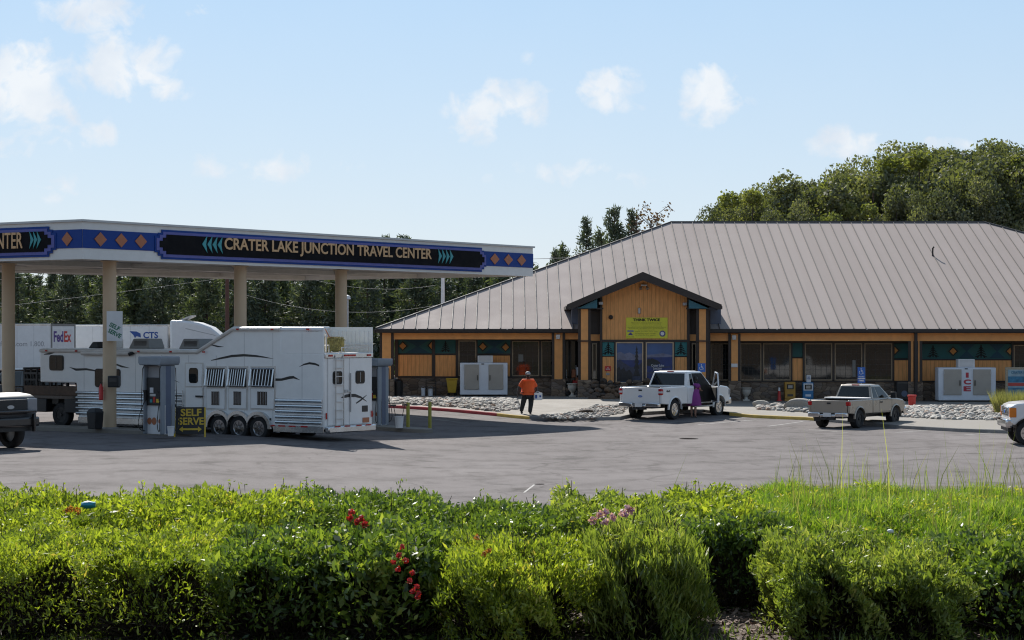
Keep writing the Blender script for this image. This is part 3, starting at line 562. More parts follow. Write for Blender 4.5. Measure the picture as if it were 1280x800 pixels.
# poster scenes in the two porch windows (a lake among hills) on flat panels
K['p_sky'] = mat('poster_sky',(.05,.10,.24),.35,scale=1.2,var=.2); K['p_lake'] = mat('poster_lake',(.012,.035,.16),.35,var=.3); K['p_hill'] = mat('poster_hill',(.035,.045,.085),.4,var=.4,scale=6); K['p_haze'] = mat('poster_haze',(.15,.16,.24),.4,var=.3,scale=4); K['p_dark'] = mat('poster_forest',(.01,.014,.02),.4,var=.6,scale=9)
for k,(a,b) in enumerate(((769.5,804),(807,842))):
    W = window(a,b,427.5,479,YG+.01,grid_=False,fm='canopy_frame' if 'canopy_frame' in K else 'beige_col',pane='p_sky'); D=YG+.01
    def pl(pts,o,m,nm): poly([(a+1.4+(b-a-2.8)*u, 429+48*v) for u,v in pts],D,.031+o,K[m],nm,W,th=.002)
    if k==0:
        pl([(0,.26),(.15,.22),(.3,.28),(.5,.24),(.7,.3),(1,.26),(1,.5),(0,.5)],0,'p_haze','picture_hill'); pl([(0,.44),(1,.44),(1,.62),(0,.66)],.003,'p_lake','picture_lake')
        pl([(0,.5),(.12,.42),(.3,.52),(.55,.62),(.8,.6),(1,.5),(1,1),(0,1)],.006,'p_hill','picture_shore'); pl([(.785,.04),(.80,.12),(.83,.16),(.805,.18),(.84,.25),(.81,.27),(.86,.36),(.82,.38),(.88,.50),(.83,.52),(.90,.66),(.84,.68),(.93,.86),(.64,.86),(.73,.68),(.67,.66),(.74,.52),(.69,.50),(.75,.38),(.71,.36),(.76,.27),(.73,.25),(.765,.18),(.74,.16),(.77,.12)],.009,'p_dark','picture_pine')
        pl([(0,.66),(.1,.6),(.16,.7),(.28,.62),(.36,.74),(.5,.68),(.62,.8),(.62,1),(0,1)],.010,'p_dark','picture_forest')
    else:
        pl([(0,.3),(.3,.29),(.6,.26),(.8,.29),(1,.31),(1,.4),(0,.4)],0,'p_haze','picture_hill'); pl([(0,.37),(1,.36),(1,1),(0,1)],.003,'p_lake','picture_lake'); pl([(0,.43),(.08,.40),(.14,.42),(.2,.385),(.3,.42),(.4,.44),(.55,.52),(.4,.56),(.2,.60),(0,.58)],.006,'p_dark','picture_island'); pl([(.1,.62),(.9,.60),(.95,.63),(.2,.655)],.006,'p_hill','picture_ripple'); pl([(.0,.76),(.5,.73),(1,.78),(1,.8),(0,.79)],.006,'p_hill','picture_ripple')
        text('poster_lettering','Crater Lake\nJunction',.62,.3,faceM((X(822,D),D-.046,Z(459,D)),(0,-1,0)),K['white'],W,True,bold=0)
mb = MB()
for a,b in ((749.8,752.6),(767.8,769.2),(804.2,806.8),(842.2,843.3),(858.7,862)): mb.bx(X(a,YG),X(b,YG),YG-.1,YG+.009,-.2,Z(426.5 if a>760 and a<850 else 368,YG))
mb.bx(X(750,YG),X(862,YG),YG-.11,YG-.0,Z(427.4,YG),Z(424.6,YG)); sb(mb,'porch_batten',K['brown'])
# porch posts, cross pieces, dark side bays
for (a,b) in ((726,735),(873.5,882)): post(a,b,386,475,DG+.5)
mb = MB()
for a,b in ((722,754),(858,886)): mb.bx(X(a,DG+.5),X(b,DG+.5),DG+.27,DG+.73,Z(386.6,DG+.5),Z(384.8,DG+.5)); 
for a,b in ((722,739),(870,886)): mb.bx(X(a,DG+.5),X(b,DG+.5),DG+.24,DG+.78,Z(427,DG+.5),Z(425.4,DG+.5))
sb(mb,'porch_beam',K['brown'])
mb = MB(); D=YG+.3
for a,b in ((738,752),(860,888)): mb.bx(X(a,D),X(b,D),D,D+.3,-.2,Z(388,D))
sb(mb,'porch_side_wall',K['brown'])
window(740,746,429,474,YG+.3,grid_=False); window(864.5,870.5,429,474,YG+.3,grid_=False)
mb = MB(); D=YG+.29
for a,b in ((738,751),(862,872)): mb.bx(X(a,D),X(b,D),D-.06,D,Z(426,D),Z(418,D))
sb(mb,'porch_cross_board',K['orange_flat'])
# dormer cheeks that carry the gable roof back to the main roof
mb = MB()
for s,(px,e) in enumerate(((716,gl),(900,gr))):
    x = X(px,YE+.6); ye=YE+.6; y2=YE+(e.z-EZ)/slope
    mb = MB(); mb.prism([(ye,EZ+.6*slope+.05),(ye,e.z-.02),(y2,e.z-.02)],'x',x-.05,x+.05); mb.bx(x-.05 if s==0 else X(886,ye),X(738,ye) if s==0 else x+.05,ye+.001,ye+.06,EZ+.2,e.z-.02); sb(mb,'dormer_cheek',K['slate_blue'])
# fittings on the gable wall
mb = MB(); q=at(805,356.5,YG-.12); mb.box(q,(.3,.16,.07)); 
for dx in (-.13,.13): mb.lathe([(.03,0),(.085,.16),(.08,.17)],10,faceM(q+V(dx,-.02,-.05),(dx*2,-.5,-.8)))
for px,py in ((751,379),(856,380)): mb.box(at(px,py,YG-.2),(.2,.18,.14))
sb(mb,'gable_floodlight',K['steel'],GW,bevel=.01,seg=1)
mb = MB(); q=at(763.5,396.5,YG-.06); mb.lathe([(.11,0),(.1,.07),(.05,.1)],14,faceM(q,(0,-1,0))); sb(mb,'alarm_bell',K['gutter'],GW,smooth=True)
mb = MB(); q=at(799,388.5,YG-.05); mb.box(q,(.13,.08,.3)); sb(mb,'wall_lantern',K['steel'],GW,bevel=.03)
for (px0,px1,py0,py1,lab) in ((648,654,443,452,'pale paper notice taped inside the window behind the man in orange'),(1041.5+24,1041.5+28,450,471,'slim pale board leaning inside the middle of the three big right windows'),(731-12,733-9,445,460,'small white notice in the glass of the entrance door')):
    D=YW-.045; mb=MB(); mb.bx(X(px0,D),X(px1,D),D-.006,D,Z(py1,D),Z(py0,D)); tag(mb.build('window_notice',K['notice_grey']),lab,'notice')
# yellow banner
bn = thing('banner','yellow printed banner on the orange gable wall above the entrance','banner',tuple(at(808,424,YG-.06)))
D=YG-.03; mb=MB(); mb.bx(X(782.5,D),X(834.5,D),D-.012,D,Z(423,D),Z(397,D)); K['banner']=mat('banner_yellow',(.66,.62,.05),.6,var=.08); mb.build('cloth',K['banner'],bn,world=True)
def bt(s,w,h,px,py,m='black_motif',bold=.0): text('lettering',s,w,h,faceM((X(px,D),D-.016,Z(py,D)),(0,-1,0)),K[m],bn,True,bold=bold)
K['olive']=mat('olive_ink',(.12,.115,.03),.7)
bt('THINK TWICE',1.32,.14,808,399.8,bold=.05)
for s,w,py in (('There is no time to lose this summer',1.5,403.4),('keep our forest safe while travelling',1.4,405),('Please make sure your campfire is cold and out before leaving',1.5,407.6),('Tow chains up, no fires on dry grass and no fireworks at any time',1.9,409.3),('Be careful with every ignition source you use outdoors',1.7,410.8),('one less spark',.8,412.6),('thank you for your help',1.1,414.6)): bt(s,w,.045,808,py,'olive')
for s,py in (('For information call your local office',417),('or visit the fire station',418.8)): bt(s,1.0,.045,807,py,'olive')
mb=MB(); mb.lathe([(.01,0),(.15,0),(.15,.004)],20,faceM((X(828,D),D-.014,Z(417,D)),(0,-1,0))); mb.build('seal',mat('seal_purple',(.07,.06,.2),.5),bn,world=True)
mb=MB(); mb.lathe([(.01,0),(.09,0),(.09,.004)],16,faceM((X(828,D),D-.019,Z(417,D)),(0,-1,0))); mb.build('seal_centre',K['white_dull'],bn,world=True)
mb=MB(); mb.prism([(X(784.2,D),Z(414.6,D)),(X(792,D),Z(414.6,D)),(X(792,D),Z(413,D)),(X(784.2,D),Z(413,D))],'y',D-.016,D-.0125); mb.build('emblem_band',K['can_lilac'],bn,world=True)
mb=MB(); mb.prism([(X(784.6,D),Z(419,D)),(X(791.6,D),Z(419,D)),(X(788.2,D),Z(415.2,D))],'y',D-.016,D-.0125); mb.build('emblem_peak',bpy.data.materials['seal_purple'],bn,world=True)
bt('be fire wise',.35,.05,788,421,'olive')
# notices on the little orange panel
D=YG-.045
s=thing('wall_notice','small red and white notice on the orange panel left of the poster windows','sign',tuple(at(760,463,D))); mb=MB(); mb.bx(X(756,D),X(763.5,D),D-.02,D-.004,Z(463.8,D),Z(457.5,D)); mb.build('plate',K['red'],s,world=True); text('lettering','NO\nSMOKING',.2,.13,faceM((X(759.8,D),D-.023,Z(460.6,D)),(0,-1,0)),K['white'],s,True)
s=MB(); s.bx(X(757.5,D),X(762,D),D-.02,D-.004,Z(469,D),Z(466,D)); tag(s.build('wall_notice',K['grey']),'tiny grey notice below the red notice on the orange panel','sign')
D=YP-.32; s=MB(); s.bx(X(914,D),X(922,D),D-.02,D,Z(459,D),Z(454.5,D)); tag(s.build('wall_notice',K['white_dull']),'white notice strip on the orange post right of the parked white pickup','sign')
# ================================================================ filling station canopy
C0 = V((103-640)/F*66.9, 66.9, 0); LU, LV = 26.3, 14.0; ZS, ZTOP = 5.67, 6.88
def st(u, v, z=0): p = C0 + U2*u + V2*v; return V(p.x, p.y, z)
CN = thing('canopy', 'long flat filling station canopy with blue fascia and lettered black sign band', 'canopy', tuple(st(13,7,0)))
def cb(mb, name, m, parent=None, **kw): return mb.build(name, m, parent or CN, world=True, **kw)
def obox(mb, u0,u1,v0,v1,z0,z1):
    mb.hexa([st(u0,v0,z0),st(u1,v0,z0),st(u1,v1,z0),st(u0,v1,z0),st(u0,v0,z1),st(u1,v0,z1),st(u1,v1,z1),st(u0,v1,z1)]); return mb
mb = obox(MB(), .12,LU-.12,.12,LV-.12,ZS+.2,ZTOP-.12); cb(mb,'roof_deck',K['soffit'])
mb = MB()
obox(mb,0,LU,0,.12,ZS,ZTOP-.001); obox(mb,0,LU,LV-.12,LV,ZS,ZTOP-.001); obox(mb,0,.12,.12,LV-.12,ZS,ZTOP-.001); obox(mb,LU-.12,LU,.12,LV-.12,ZS,ZTOP-.001); cb(mb,'fascia',K['canopy_white'])
mb = MB(); e=.07
obox(mb,-e,LU+e,-e,.2,ZTOP,ZTOP+.07); obox(mb,-e,LU+e,LV-.2,LV+e,ZTOP,ZTOP+.07); obox(mb,-e,.2,.2,LV-.2,ZTOP,ZTOP+.07); obox(mb,LU-.2,LU+e,.2,LV-.2,ZTOP,ZTOP+.07); cb(mb,'edge_cap',K['steel'])
mb = MB()
for v in (1.0, 6.2, 12.6): obox(mb,.14,LU-.14,v-.16,v+.16,ZS+.01,ZS+.199)
for u in (2.0, 8.5, 14.2, 20.5): obox(mb,u-.13,u+.13,.14,LV-.14,ZS+.06,ZS+.198)
cb(mb,'soffit_beam',K['soffit'])
mb = MB()
for v in (2.5,4,5.5,7.2,8.7,10.2,11.6): obox(mb,.14,LU-.14,v-.012,v+.012,ZS+.17,ZS+.199)
cb(mb,'soffit_seam',K['grey'])
# the two faces one sees: front face runs along u, left face along v.  s = metres along the face from the near corner
FACE = {'front': (C0, U2, -V2, LU), 'left': (C0, V2, -U2, LV)}
def fpt(face, s, z, out): o,d,n,l = FACE[face]; p = o+d*s+n*out; return V(p.x,p.y,z)
def fplate(face, poly, out, m, name, th=.02):
    mb = MB(); A_ = mb.verts([fpt(face,s,z,out) for s,z in poly]); B_ = mb.verts([fpt(face,s,z,out+th) for s,z in poly]); n=len(poly); mb.face(A_); mb.face(B_[::-1])
    for i in range(n): mb.face([A_[i],A_[(i+1)%n],B_[(i+1)%n],B_[i]])
    return cb(mb,name,m)
def fs(px, py=310):                                # photo column -> metres along the front face
    k=(px-640)/F; return (C0.x-k*C0.y)/(k*U2.y-U2.x)
zb0, zb1 = ZS+.36, ZS+.96                          # blue stripe
def stepped(s0,s1,z0,z1,st_=.16,sz=.11):
    return [(s0+2*st_,z0),(s1-2*st_,z0),(s1-2*st_,z0+sz),(s1-st_,z0+sz),(s1-st_,z0+2*sz),(s1,z0+2*sz),(s1,z1-2*sz),(s1-st_,z1-2*sz),(s1-st_,z1-sz),(s1-2*st_,z1-sz),(s1-2*st_,z1),(s0+2*st_,z1),(s0+2*st_,z1-sz),(s0+st_,z1-sz),(s0+st_,z1-2*sz),(s0,z1-2*sz),(s0,z0+2*sz),(s0+st_,z0+2*sz),(s0+st_,z0+sz),(s0+2*st_,z0+sz)]
def lettering(face, s, name_w, h, txt, m, out):
    o,d,n,l = FACE[face]; p = fpt(face, s, ZS+.665, out); text('lettering',txt,name_w,h,faceM(p,n),K[m],CN,True,t=.03,bold=.018)
def chevron(face, s, dirn, out):
    for k in range(4):
        a = s + k*.26*1.0; w=.26*dirn
        c = a if dirn>0 else a+.26
        fplate(face,[(c,ZS+.37),(c+w,ZS+.665),(c,ZS+.96),(c+.02*dirn,ZS+.9),(c+.07*dirn,ZS+.665),(c+.02*dirn,ZS+.43)],out,K['can_teal'],'chevron')
def diamond(face, s, w=.28):
    fplate(face,[(s-w,ZS+.66),(s,ZS+.43),(s+w,ZS+.66),(s,ZS+.89)],.03,K['can_orange'],'diamond')
fplate('front',[(0,zb0),(LU,zb0),(LU,zb1),(0,zb1)],.002,K['can_blue'],'blue_stripe'); fplate('left',[(0.004,zb0),(LV,zb0),(LV,zb1),(0.004,zb1)],.002,K['can_blue'],'blue_stripe')
for px in (124.5,150.5,175): diamond('front',fs(px))
for px in (617.5,634.5,651): diamond('front',fs(px),.33)
def sign(face,s0,s1):
    fplate(face,stepped(s0,s1,ZS+.1,ZTOP-.12),.024,K['can_blue'],'sign_border'); fplate(face,stepped(s0+.06,s1-.06,ZS+.17,ZTOP-.19),.046,K['can_lilac'],'sign_border'); fplate(face,stepped(s0+.2,s1-.2,ZS+.27,ZTOP-.28),.068,K['can_black'],'sign_panel')
sign('front',fs(192.5),fs(607))
a,b=fs(278),fs(537); lettering('front',(a+b)/2,b-a,.54,'CRATER LAKE JUNCTION TRAVEL CENTER','can_tan',.092); chevron('front',fs(250),-1,.09); chevron('front',fs(545),1,.09)
def fl_(px): k=(px-640)/F; return (C0.x-k*C0.y)/(k*V2.y-V2.x)
s1=fl_(71); sign('left',s1,LV-.6)
s0=fl_(52)
for k in range(3): c=s0+.12-k*.0+k*.17; fplate('left',[(c,ZS+.38),(c-.2,ZS+.665),(c,ZS+.95),(c-.02,ZS+.88),(c-.06,ZS+.665),(c-.02,ZS+.45)],.09,K['can_teal'],'chevron')
a=fl_(31); w=10.0; o_,d_,n_,l_=FACE['left']; p=fpt('left',a+w/2,ZS+.665,.092); text('lettering','TRAVEL CENTER',w*.37,.54,faceM(fpt('left',a+w*.185,ZS+.665,.092),n_),K['can_tan'],CN,True,t=.03,bold=.008)
diamond('left',fl_(85),.24)
# columns
def colm(p, bot):
    mb=MB(); r=.225; mb.lathe([(r,bot),(r,ZS+.02)],28,Matrix.Translation(V(p.x,p.y,0))); c=cb(mb,'column',K['beige_col'],smooth=True)
    mb=MB(); mb.lathe([(.3,bot-.02),(.3,bot+.05),(.23,bot+.07)],20,Matrix.Translation(V(p.x,p.y,0))); mb.build('base_ring',K['steel'],c,world=True)
    mb=MB(); mb.lathe([(.3,ZS-.03),(.3,ZS+.01)],20,Matrix.Translation(V(p.x,p.y,0))); mb.build('cap_ring',K['beige_col'],c,world=True)
    return c
c137=V(X(137,69.06),69.06,0); c10=V(X(10.5,71.8),71.8,0); c300=c137+U2*6.5; c426=c137+U2*12.25
for c in (c137,c10,c300,c426): colm(c, gz(c.x,c.y)+.1)
# islands
def island(c, v0, v1, label, w=.62):
    mb=MB(); n=40; pts=[]
    for i in range(13): a=math.pi/2-math.pi*i/12+0; pts.append((v1+w*math.cos(a-0)*1.0, w*math.sin(a)))
    for i in range(13): a=-math.pi/2-math.pi*i/12; pts.append((v0+w*math.cos(a), w*math.sin(a)))
    P=[c+V2*a+U2*b for a,b in pts]; bot=mb.verts([V(p.x,p.y,gz(p.x,p.y)-.05) for p in P]); top=mb.verts([V(p.x,p.y,gz(p.x,p.y)+.14) for p in P]); mb.face(top); 
    for i in range(len(P)): j=(i+1)%len(P); mb.face([bot[i],bot[j],top[j],top[i]])
    return tag(mb.build('pump_island',K['concrete'],bevel=.02),label,'pump island')
p2=V(X(482,75.2),75.2,0)
island(c137,-3.1,7,'raised concrete pump island under the near column and the front fuel pump'); island(p2,-1.35,6,'raised concrete pump island beside the two yellow bollards')
# ---- fuel dispensers
def dispenser(loc, label, full=True):
    t=thing('fuel_pump',label,'fuel pump',loc,R(146),'fuel pumps on the islands'); t.scale=(.82,.86,.97)        # local x = along v, y = -u side facing the camera
    W,Dp=.96,.74
    mb=MB()
    mb.bx(-W/2,W/2,-.2,.2,0,.95); mb.build('cabinet',K['white_dull'],t,bevel=.015); mb=MB(); mb.bx(-W/2+.08,W/2-.08,-.18,.18,1.6,2.2); mb.build('upper_panel',K['grey'],t,bevel=.015)
    mb=MB(); mb.bx(-W/2-.0,-W/2+.08,-Dp/2,Dp/2,0,2.22); mb.bx(W/2-.08,W/2,-Dp/2,Dp/2,0,2.22); mb.build('side_pillar',K['grey_blue'],t,bevel=.06,seg=3)
    for sx in (-1,1):
        mb=MB(); x=sx*(W/2+.004); mb.bx(x-.004,x+.004,-.13,.13,.02,2.2); mb.build('blue_stripe',K['slate_blue'],t)
    mb=MB(); mb.prism([(-.54,2.22),(.54,2.22),(.6,2.3),(.6,2.5),(-.6,2.5),(-.6,2.3)],'y',-.5,.5); mb.build('top_cover',K['grey_blue'],t,bevel=.03)
    for sy in (1,-1):
        mb=MB(); mb.bx(-.38,.38,sy*.19,sy*.27,.93,1.82); c=mb.build('control_panel',K['black'],t,bevel=.02)
        mb=MB(); mb.bx(.02,.2,sy*.272,sy*.28,1.33,1.5); mb.build('price_display',K['lens'],c)
        mb=MB(); mb.bx(-.3,-.12,sy*.272,sy*.278,1.02,1.14); mb.build('grade_button',K['yellow'],c); mb=MB(); mb.bx(-.08,.04,sy*.272,sy*.278,1.02,1.2); mb.build('grade_button',K['red_lens'],c); mb=MB(); mb.bx(.08,.2,sy*.272,sy*.278,1.02,1.12); mb.build('grade_button',K['can_teal'],c)
        mb=MB(); mb.bx(-.1,.2,sy*.272,sy*.279,1.22,1.3); mb.build('keypad',K['steel'],c)
        mb=MB(); 
        for x,r in ((-.24,.07),(.05,.12),(.29,.11)):
            mb.lathe([(.004,0),(r,0),(r,.01)],20,faceM((x,sy*.203,.42),(0,sy,0)))
        mb.build('product_sticker',K['can_orange'],t)
        for i,x in enumerate((-.44,.44)):
            mb=MB(); mb.box((x*.86,sy*.3,1.25),(.09,.14,.34)); mb.tube([(x*.86,sy*.34,1.1),(x*.86,sy*.36,1.3),(x*.86,sy*.46,1.42)],.028,8,.018); mb.build('nozzle',K['black'],t,bevel=.015)
            mb=MB(); pts=[(x*.86,sy*.34,1.1)]+[(x*(.86+.25*math.sin(q*3.14)),sy*(.36+.22*math.sin(q*3.14)),1.1-1.0*math.sin(q*3.14*.52)) for q in np.linspace(.1,1,9)]+[(x*1.02,sy*.42,.15),(x*1.06,sy*.44,1.2),(x*1.0,sy*.42,2.1),(x*.96,sy*.3,2.24)]
            mb.tube(pts,.016,6); mb.build('hose',K['black'],t,smooth=True)
    return t
pA=c137-V2*1.35; pA.z=gz(pA.x,pA.y)+.14
kk=G(184,543.5,.14); dispenser((kk.x+.28,kk.y+.52,gz(kk.x,kk.y)+.14),'grey fuel pump with black control panel beside the column signed SELF SERVE')
dispenser((p2.x-.42,p2.y+.6,gz(p2.x,p2.y)+.14),'grey fuel pump standing behind the rear of the horse trailer')
# signs and small things on the islands
def SC(px,py,D): return at(px,py,D)
D=68.6; p=at(142,387,D); s=thing('column_sign','white SELF SERVE sign with green letters hung on the near canopy column','sign',tuple(p)); m4=faceM(at(143.3,407.5,D),(.35,-1,0))
mb=MB(); mb.box((0,0,0),(1,1,1),M=m4@Matrix.Diagonal((.52,.98,.03,1))); mb.build('plate',K['white_dull'],s,world=True)
K['green']=mat('sign_green',(.015,.16,.09),.5)
for i,w in enumerate(('SELF','SERVE')): text('lettering',w,.36 if i==0 else .46,.15,m4@Matrix.Translation((0,-.02-i*.22,.018))@Matrix.Rotation(R(-28),4,'Z'),K['green'],s,True,bold=.03)
# sandwich board
q=G(238,546,0); s=thing('sandwich_board','black sandwich board lettered SELF SERVE in yellow with a double arrow','sign',(q.x,q.y,gz(q.x,q.y)),R(8))
mb=MB(); M0=Matrix.Translation((0,0,0))@Matrix.Rotation(R(-10),4,'X')
mb.box((0,0,0),(1,1,1),M=M0@Matrix.Translation((.0,0,.52))@Matrix.Diagonal((.92,.03,.86,1))); mb.box((0,0,0),(1,1,1),M=Matrix.Rotation(R(10),4,'X')@Matrix.Translation((.0,.34,.46))@Matrix.Diagonal((.92,.03,.86,1))); bo=mb.build('board',K['black'],s)
mb=MB()
for x in (-.5,.46): mb.box((0,0,0),(1,1,1),M=M0@Matrix.Translation((x,0,.45))@Matrix.Diagonal((.05,.05,.98,1)))
mb.build('leg',K['yellow'],s)
for i,(w,hh,z) in enumerate((('SELF',.24,.78),('SERVE',.24,.5))): text('lettering',w,.66 if i==0 else .8,hh,M0@faceM((.02,-.022,z),(0,-1,0)),K['yellow'],s,bold=.03)
mb=MB(); mb.prism([(-.36,.24),(-.24,.33),(-.24,.27),(.24,.27),(.24,.33),(.36,.24),(.24,.15),(.24,.21),(-.24,.21),(-.24,.15)],'y',-.03,-.022); rot_obj(mb.build('arrow',K['yellow'],s),M0)
def bucket(px,py,label,r=.15,h=.36,handles=0,hz=.14):
    q=G(px,py,hz); s=thing('bucket',label,'bucket',tuple(q)); mb=MB(); mb.lathe([(.01,.015),(r*.8,.0),(r,h),(r*1.06,h),(r*1.06,h-.03),(r,h-.04),(r*.95,h-.01),(r*.76,.03),(.01,.03)],20); mb.build('pail',K['white_dull'],s,smooth=True)
    if handles:
        mb=MB(); mb.tube([(-.05,0,.05),(-.2,.0,.78)],.014,6); mb.tube([(.03,0,.05),(.19,.02,.8)],.014,6); mb.box((-.21,0,.8),(.2,.05,.06)); mb.box((.2,.02,.82),(.2,.05,.06)); mb.build('squeegee',K['muntin'],s)
    return s
bucket(213.5,545,'small white bucket on the island between the front pump and the sandwich board',.11,.3); bucket(499,535,'white squeegee bucket with two long handles by the rear pump',.16,.42,1)
for px,py,l in ((510,538.5,'yellow steel bollard nearest the squeegee bucket'),(537.3,537,'yellow steel bollard farther right past the island end')):
    q=G(px,py); mb=MB(); h=1.02; mb.lathe([(.065,-.05),(.065,h-.03),(.045,h),(.005,h+.012)],16); K['bollard']=K.get('bollard') or mat('bollard_yellow',(.30,.27,.03),.55,var=.2); o=mb.build('bollard',K['bollard'],smooth=True); o.location=(q.x,q.y,gz(q.x,q.y)); tag(o,l,'bollard','yellow bollards at the island end')
p=at(146,477,68.4); s=thing('paper_dispenser','black box fixed low on the near canopy column','dispenser',tuple(p)); mb=MB(); mb.box(p+V(-.12,.1,0),(.36,.26,.38)); mb.build('case',K['black'],s,world=True,bevel=.03); mb=MB(); mb.box(p+V(-.12,-.04,.05),(.24,.03,.12)); mb.build('slot',K['muntin'],s,world=True)
q=G(119,536,.14); s=thing('waste_bin','dark square waste bin on the island left of the near column','bin',(q.x,q.y,gz(q.x,q.y)+.14),R(56)); mb=MB(); mb.hexa([(-.17,-.17,0),(.17,-.17,0),(.17,.17,0),(-.17,.17,0),(-.2,-.2,.55),(.2,-.2,.55),(.2,.2,.55),(-.2,.2,.55)]); mb.build('bin_body',K['black'],s,bevel=.02); mb=MB(); mb.hexa([(-.21,-.21,.55),(.21,-.21,.55),(.21,.21,.55),(-.21,.21,.55),(-.12,-.12,.68),(.12,-.12,.68),(.12,.12,.68),(-.12,.12,.68)]); mb.build('bin_lid',K['black'],s,bevel=.02)
p=at(126,490,72.0); q=V(X(126,71.4),71.4,0); s=thing('fire_extinguisher','red fire extinguisher hung by the near canopy column','extinguisher',tuple(at(126,490,68.9)))
b0=at(126.3,500,68.8); mb=MB(); mb.lathe([(.06,0),(.075,.02),(.075,.42),(.03,.5),(.03,.54)],14,Matrix.Translation(b0)); mb.build('cylinder',K['red'],s,world=True,smooth=True); mb=MB(); mb.box(b0+V(0,0,.57),(.05,.14,.05)); mb.tube([b0+V(0,.02,.55),b0+V(-.1,0,.45),b0+V(-.09,0,.2)],.012,6); mb.tube([b0+V(0,0,.3),V(c137.x,c137.y,b0.z+.3)],.012,6); mb.build('valve',K['black'],s,world=True)
# ================================================================ horse trailer (gooseneck, living quarters)
TO=V(-.0904*66,66,0); TF=V2.copy(); TL_=-U2            # forward and left (towards the camera) of the trailer
HT=thing('horse_trailer','long white and aluminium gooseneck horse trailer with black swooshes at the pumps','trailer',tuple(TO-TL_*1.25+V(0,0,gz(-5,67)))  ,R(146))
tz=HT.location.z
def tl(px,py):
    k=(px-640)/F; L=(TO.x-k*TO.y)/(k*TF.y-TF.x); Dd=TO.y+TF.y*L; return L, H-(py-YH)/F*Dd-tz
def lx(px): return tl(px,500)[0]
def side(px,py): l,z=tl(px,py); return (l,z)
YN=1.25
K['t_white']=mat('trailer_white',(.77,.77,.755),.35,var=.04,coat=.2); K['t_cream']=mat('trailer_trim',(.62,.585,.54),.4); K['t_black']=mat('trailer_graphic',(.012,.012,.013),.4)
zr=tl(405,408)[1]; zl=2.95; zsk=.42; Lstep0=lx(291); Lstep1=lx(247); Ltot=lx(50); Lneck=lx(98)
zneck=tl(60,478)[1]
prof=[(0,zsk),(Lneck,zsk+.1),(Lneck+.12,zneck),(Ltot,zneck),(Ltot+.02,zl-.1),(Ltot-.1,zl),(Lstep1,zl),(Lstep0,zr),(1.75,zr),(1.75,2.86),(0,2.86)]
mb=MB(); mb.prism(prof,'y',-YN,YN); mb.build('body_shell',K['t_white'],HT,bevel=.05,seg=3)
mb=MB()
for l in np.arange(.9,Lneck,1.22): mb.bx(l-.007,l+.007,YN+.0005,YN+.003,zsk+.1,(zr if l<Lstep0 else zl)-.2)
mb.build('panel_seam',K['ac_grey'] if 'ac_grey' in K else K['steel'],HT)
# open hay pod at the rear of the roof: side walls only
mb=MB(); mb.bx(.02,1.76,YN-.05,YN,2.84,zr-.03); mb.build('pod_wall',K['t_white'],HT)
mb=MB(); mb.bx(-.02,1.76,-YN,-YN+.05,2.84,zr-.02)
for i in range(9): x=.12+i*.18; mb.bx(x,x+.07,-YN+.05,-YN+.075,2.9,zr-.15)
mb.build('pod_wall',K['t_white'],HT)
mb=MB(); mb.tube([(0.05,YN-.05,zr-.1),(1.9,YN-.05,zr-.1)],.08,12); mb.build('awning_roll',K['white'],HT,smooth=True)
# trim rails along the roof edge
mb=MB()
for pts in ([(1.8,zr-.09),(Lstep0,zr-.09)],[(Lstep0,zr-.09),(Lstep1,zl-.09)],[(Lstep1,zl-.09),(Ltot-.05,zl-.09)]): mb.tube([(a,YN+.02,b) for a,b in pts],.065,8)
mb.build('roof_rail',K['t_cream'],HT,smooth=True)
mb=MB()
for l in np.linspace(.6,Ltot-.4,9): mb.box((l,YN+.09,(zr if l<Lstep0 else zl)-.09),(.1,.03,.05))
mb.build('marker_light',K['red_lens'],HT)
# slatted lower sides
def slats(l0,l1,z0,z1,n,name='slat_panel'):
    mb=MB(); h=(z1-z0)/n
    for i in range(n): z=z0+h*(i+.5); mb.tube([(l0,YN+.0,z),(l1,YN+.0,z)],h*.36,10)
    o=mb.build(name,K['alu'],HT,smooth=True); return o
zs0,zs1=zsk+.32,tl(345,497)[1]
slats(.06,lx(345),zsk+.12,zs1,5); slats(lx(229),lx(96),zsk+.2,zs1+.1,5); slats(lx(257),lx(229)+.02,zsk+.14,zsk+.5,2)
mb=MB(); mb.bx(.0,lx(345)+.1,YN-.02,YN+.03,zsk-.12,zsk+.1); mb.build('skirt',K['alu'],HT,bevel=.01,seg=1); mb=MB(); mb.bx(lx(257),Lneck,YN-.02,YN+.03,zsk-.05,zsk+.16); mb.build('skirt',K['alu'],HT,bevel=.01,seg=1)
mb=MB()
for px in (340,353,366,381): l=lx(px); mb.bx(l-.14,l+.14,YN+.03,YN+.045,zsk+.06,zsk+.105)
for px in (205,135): l=lx(px); mb.bx(l-.14,l+.14,YN+.03,YN+.045,zsk+.12,zsk+.165)
mb.build('side_reflector',K['red_lens'],HT)
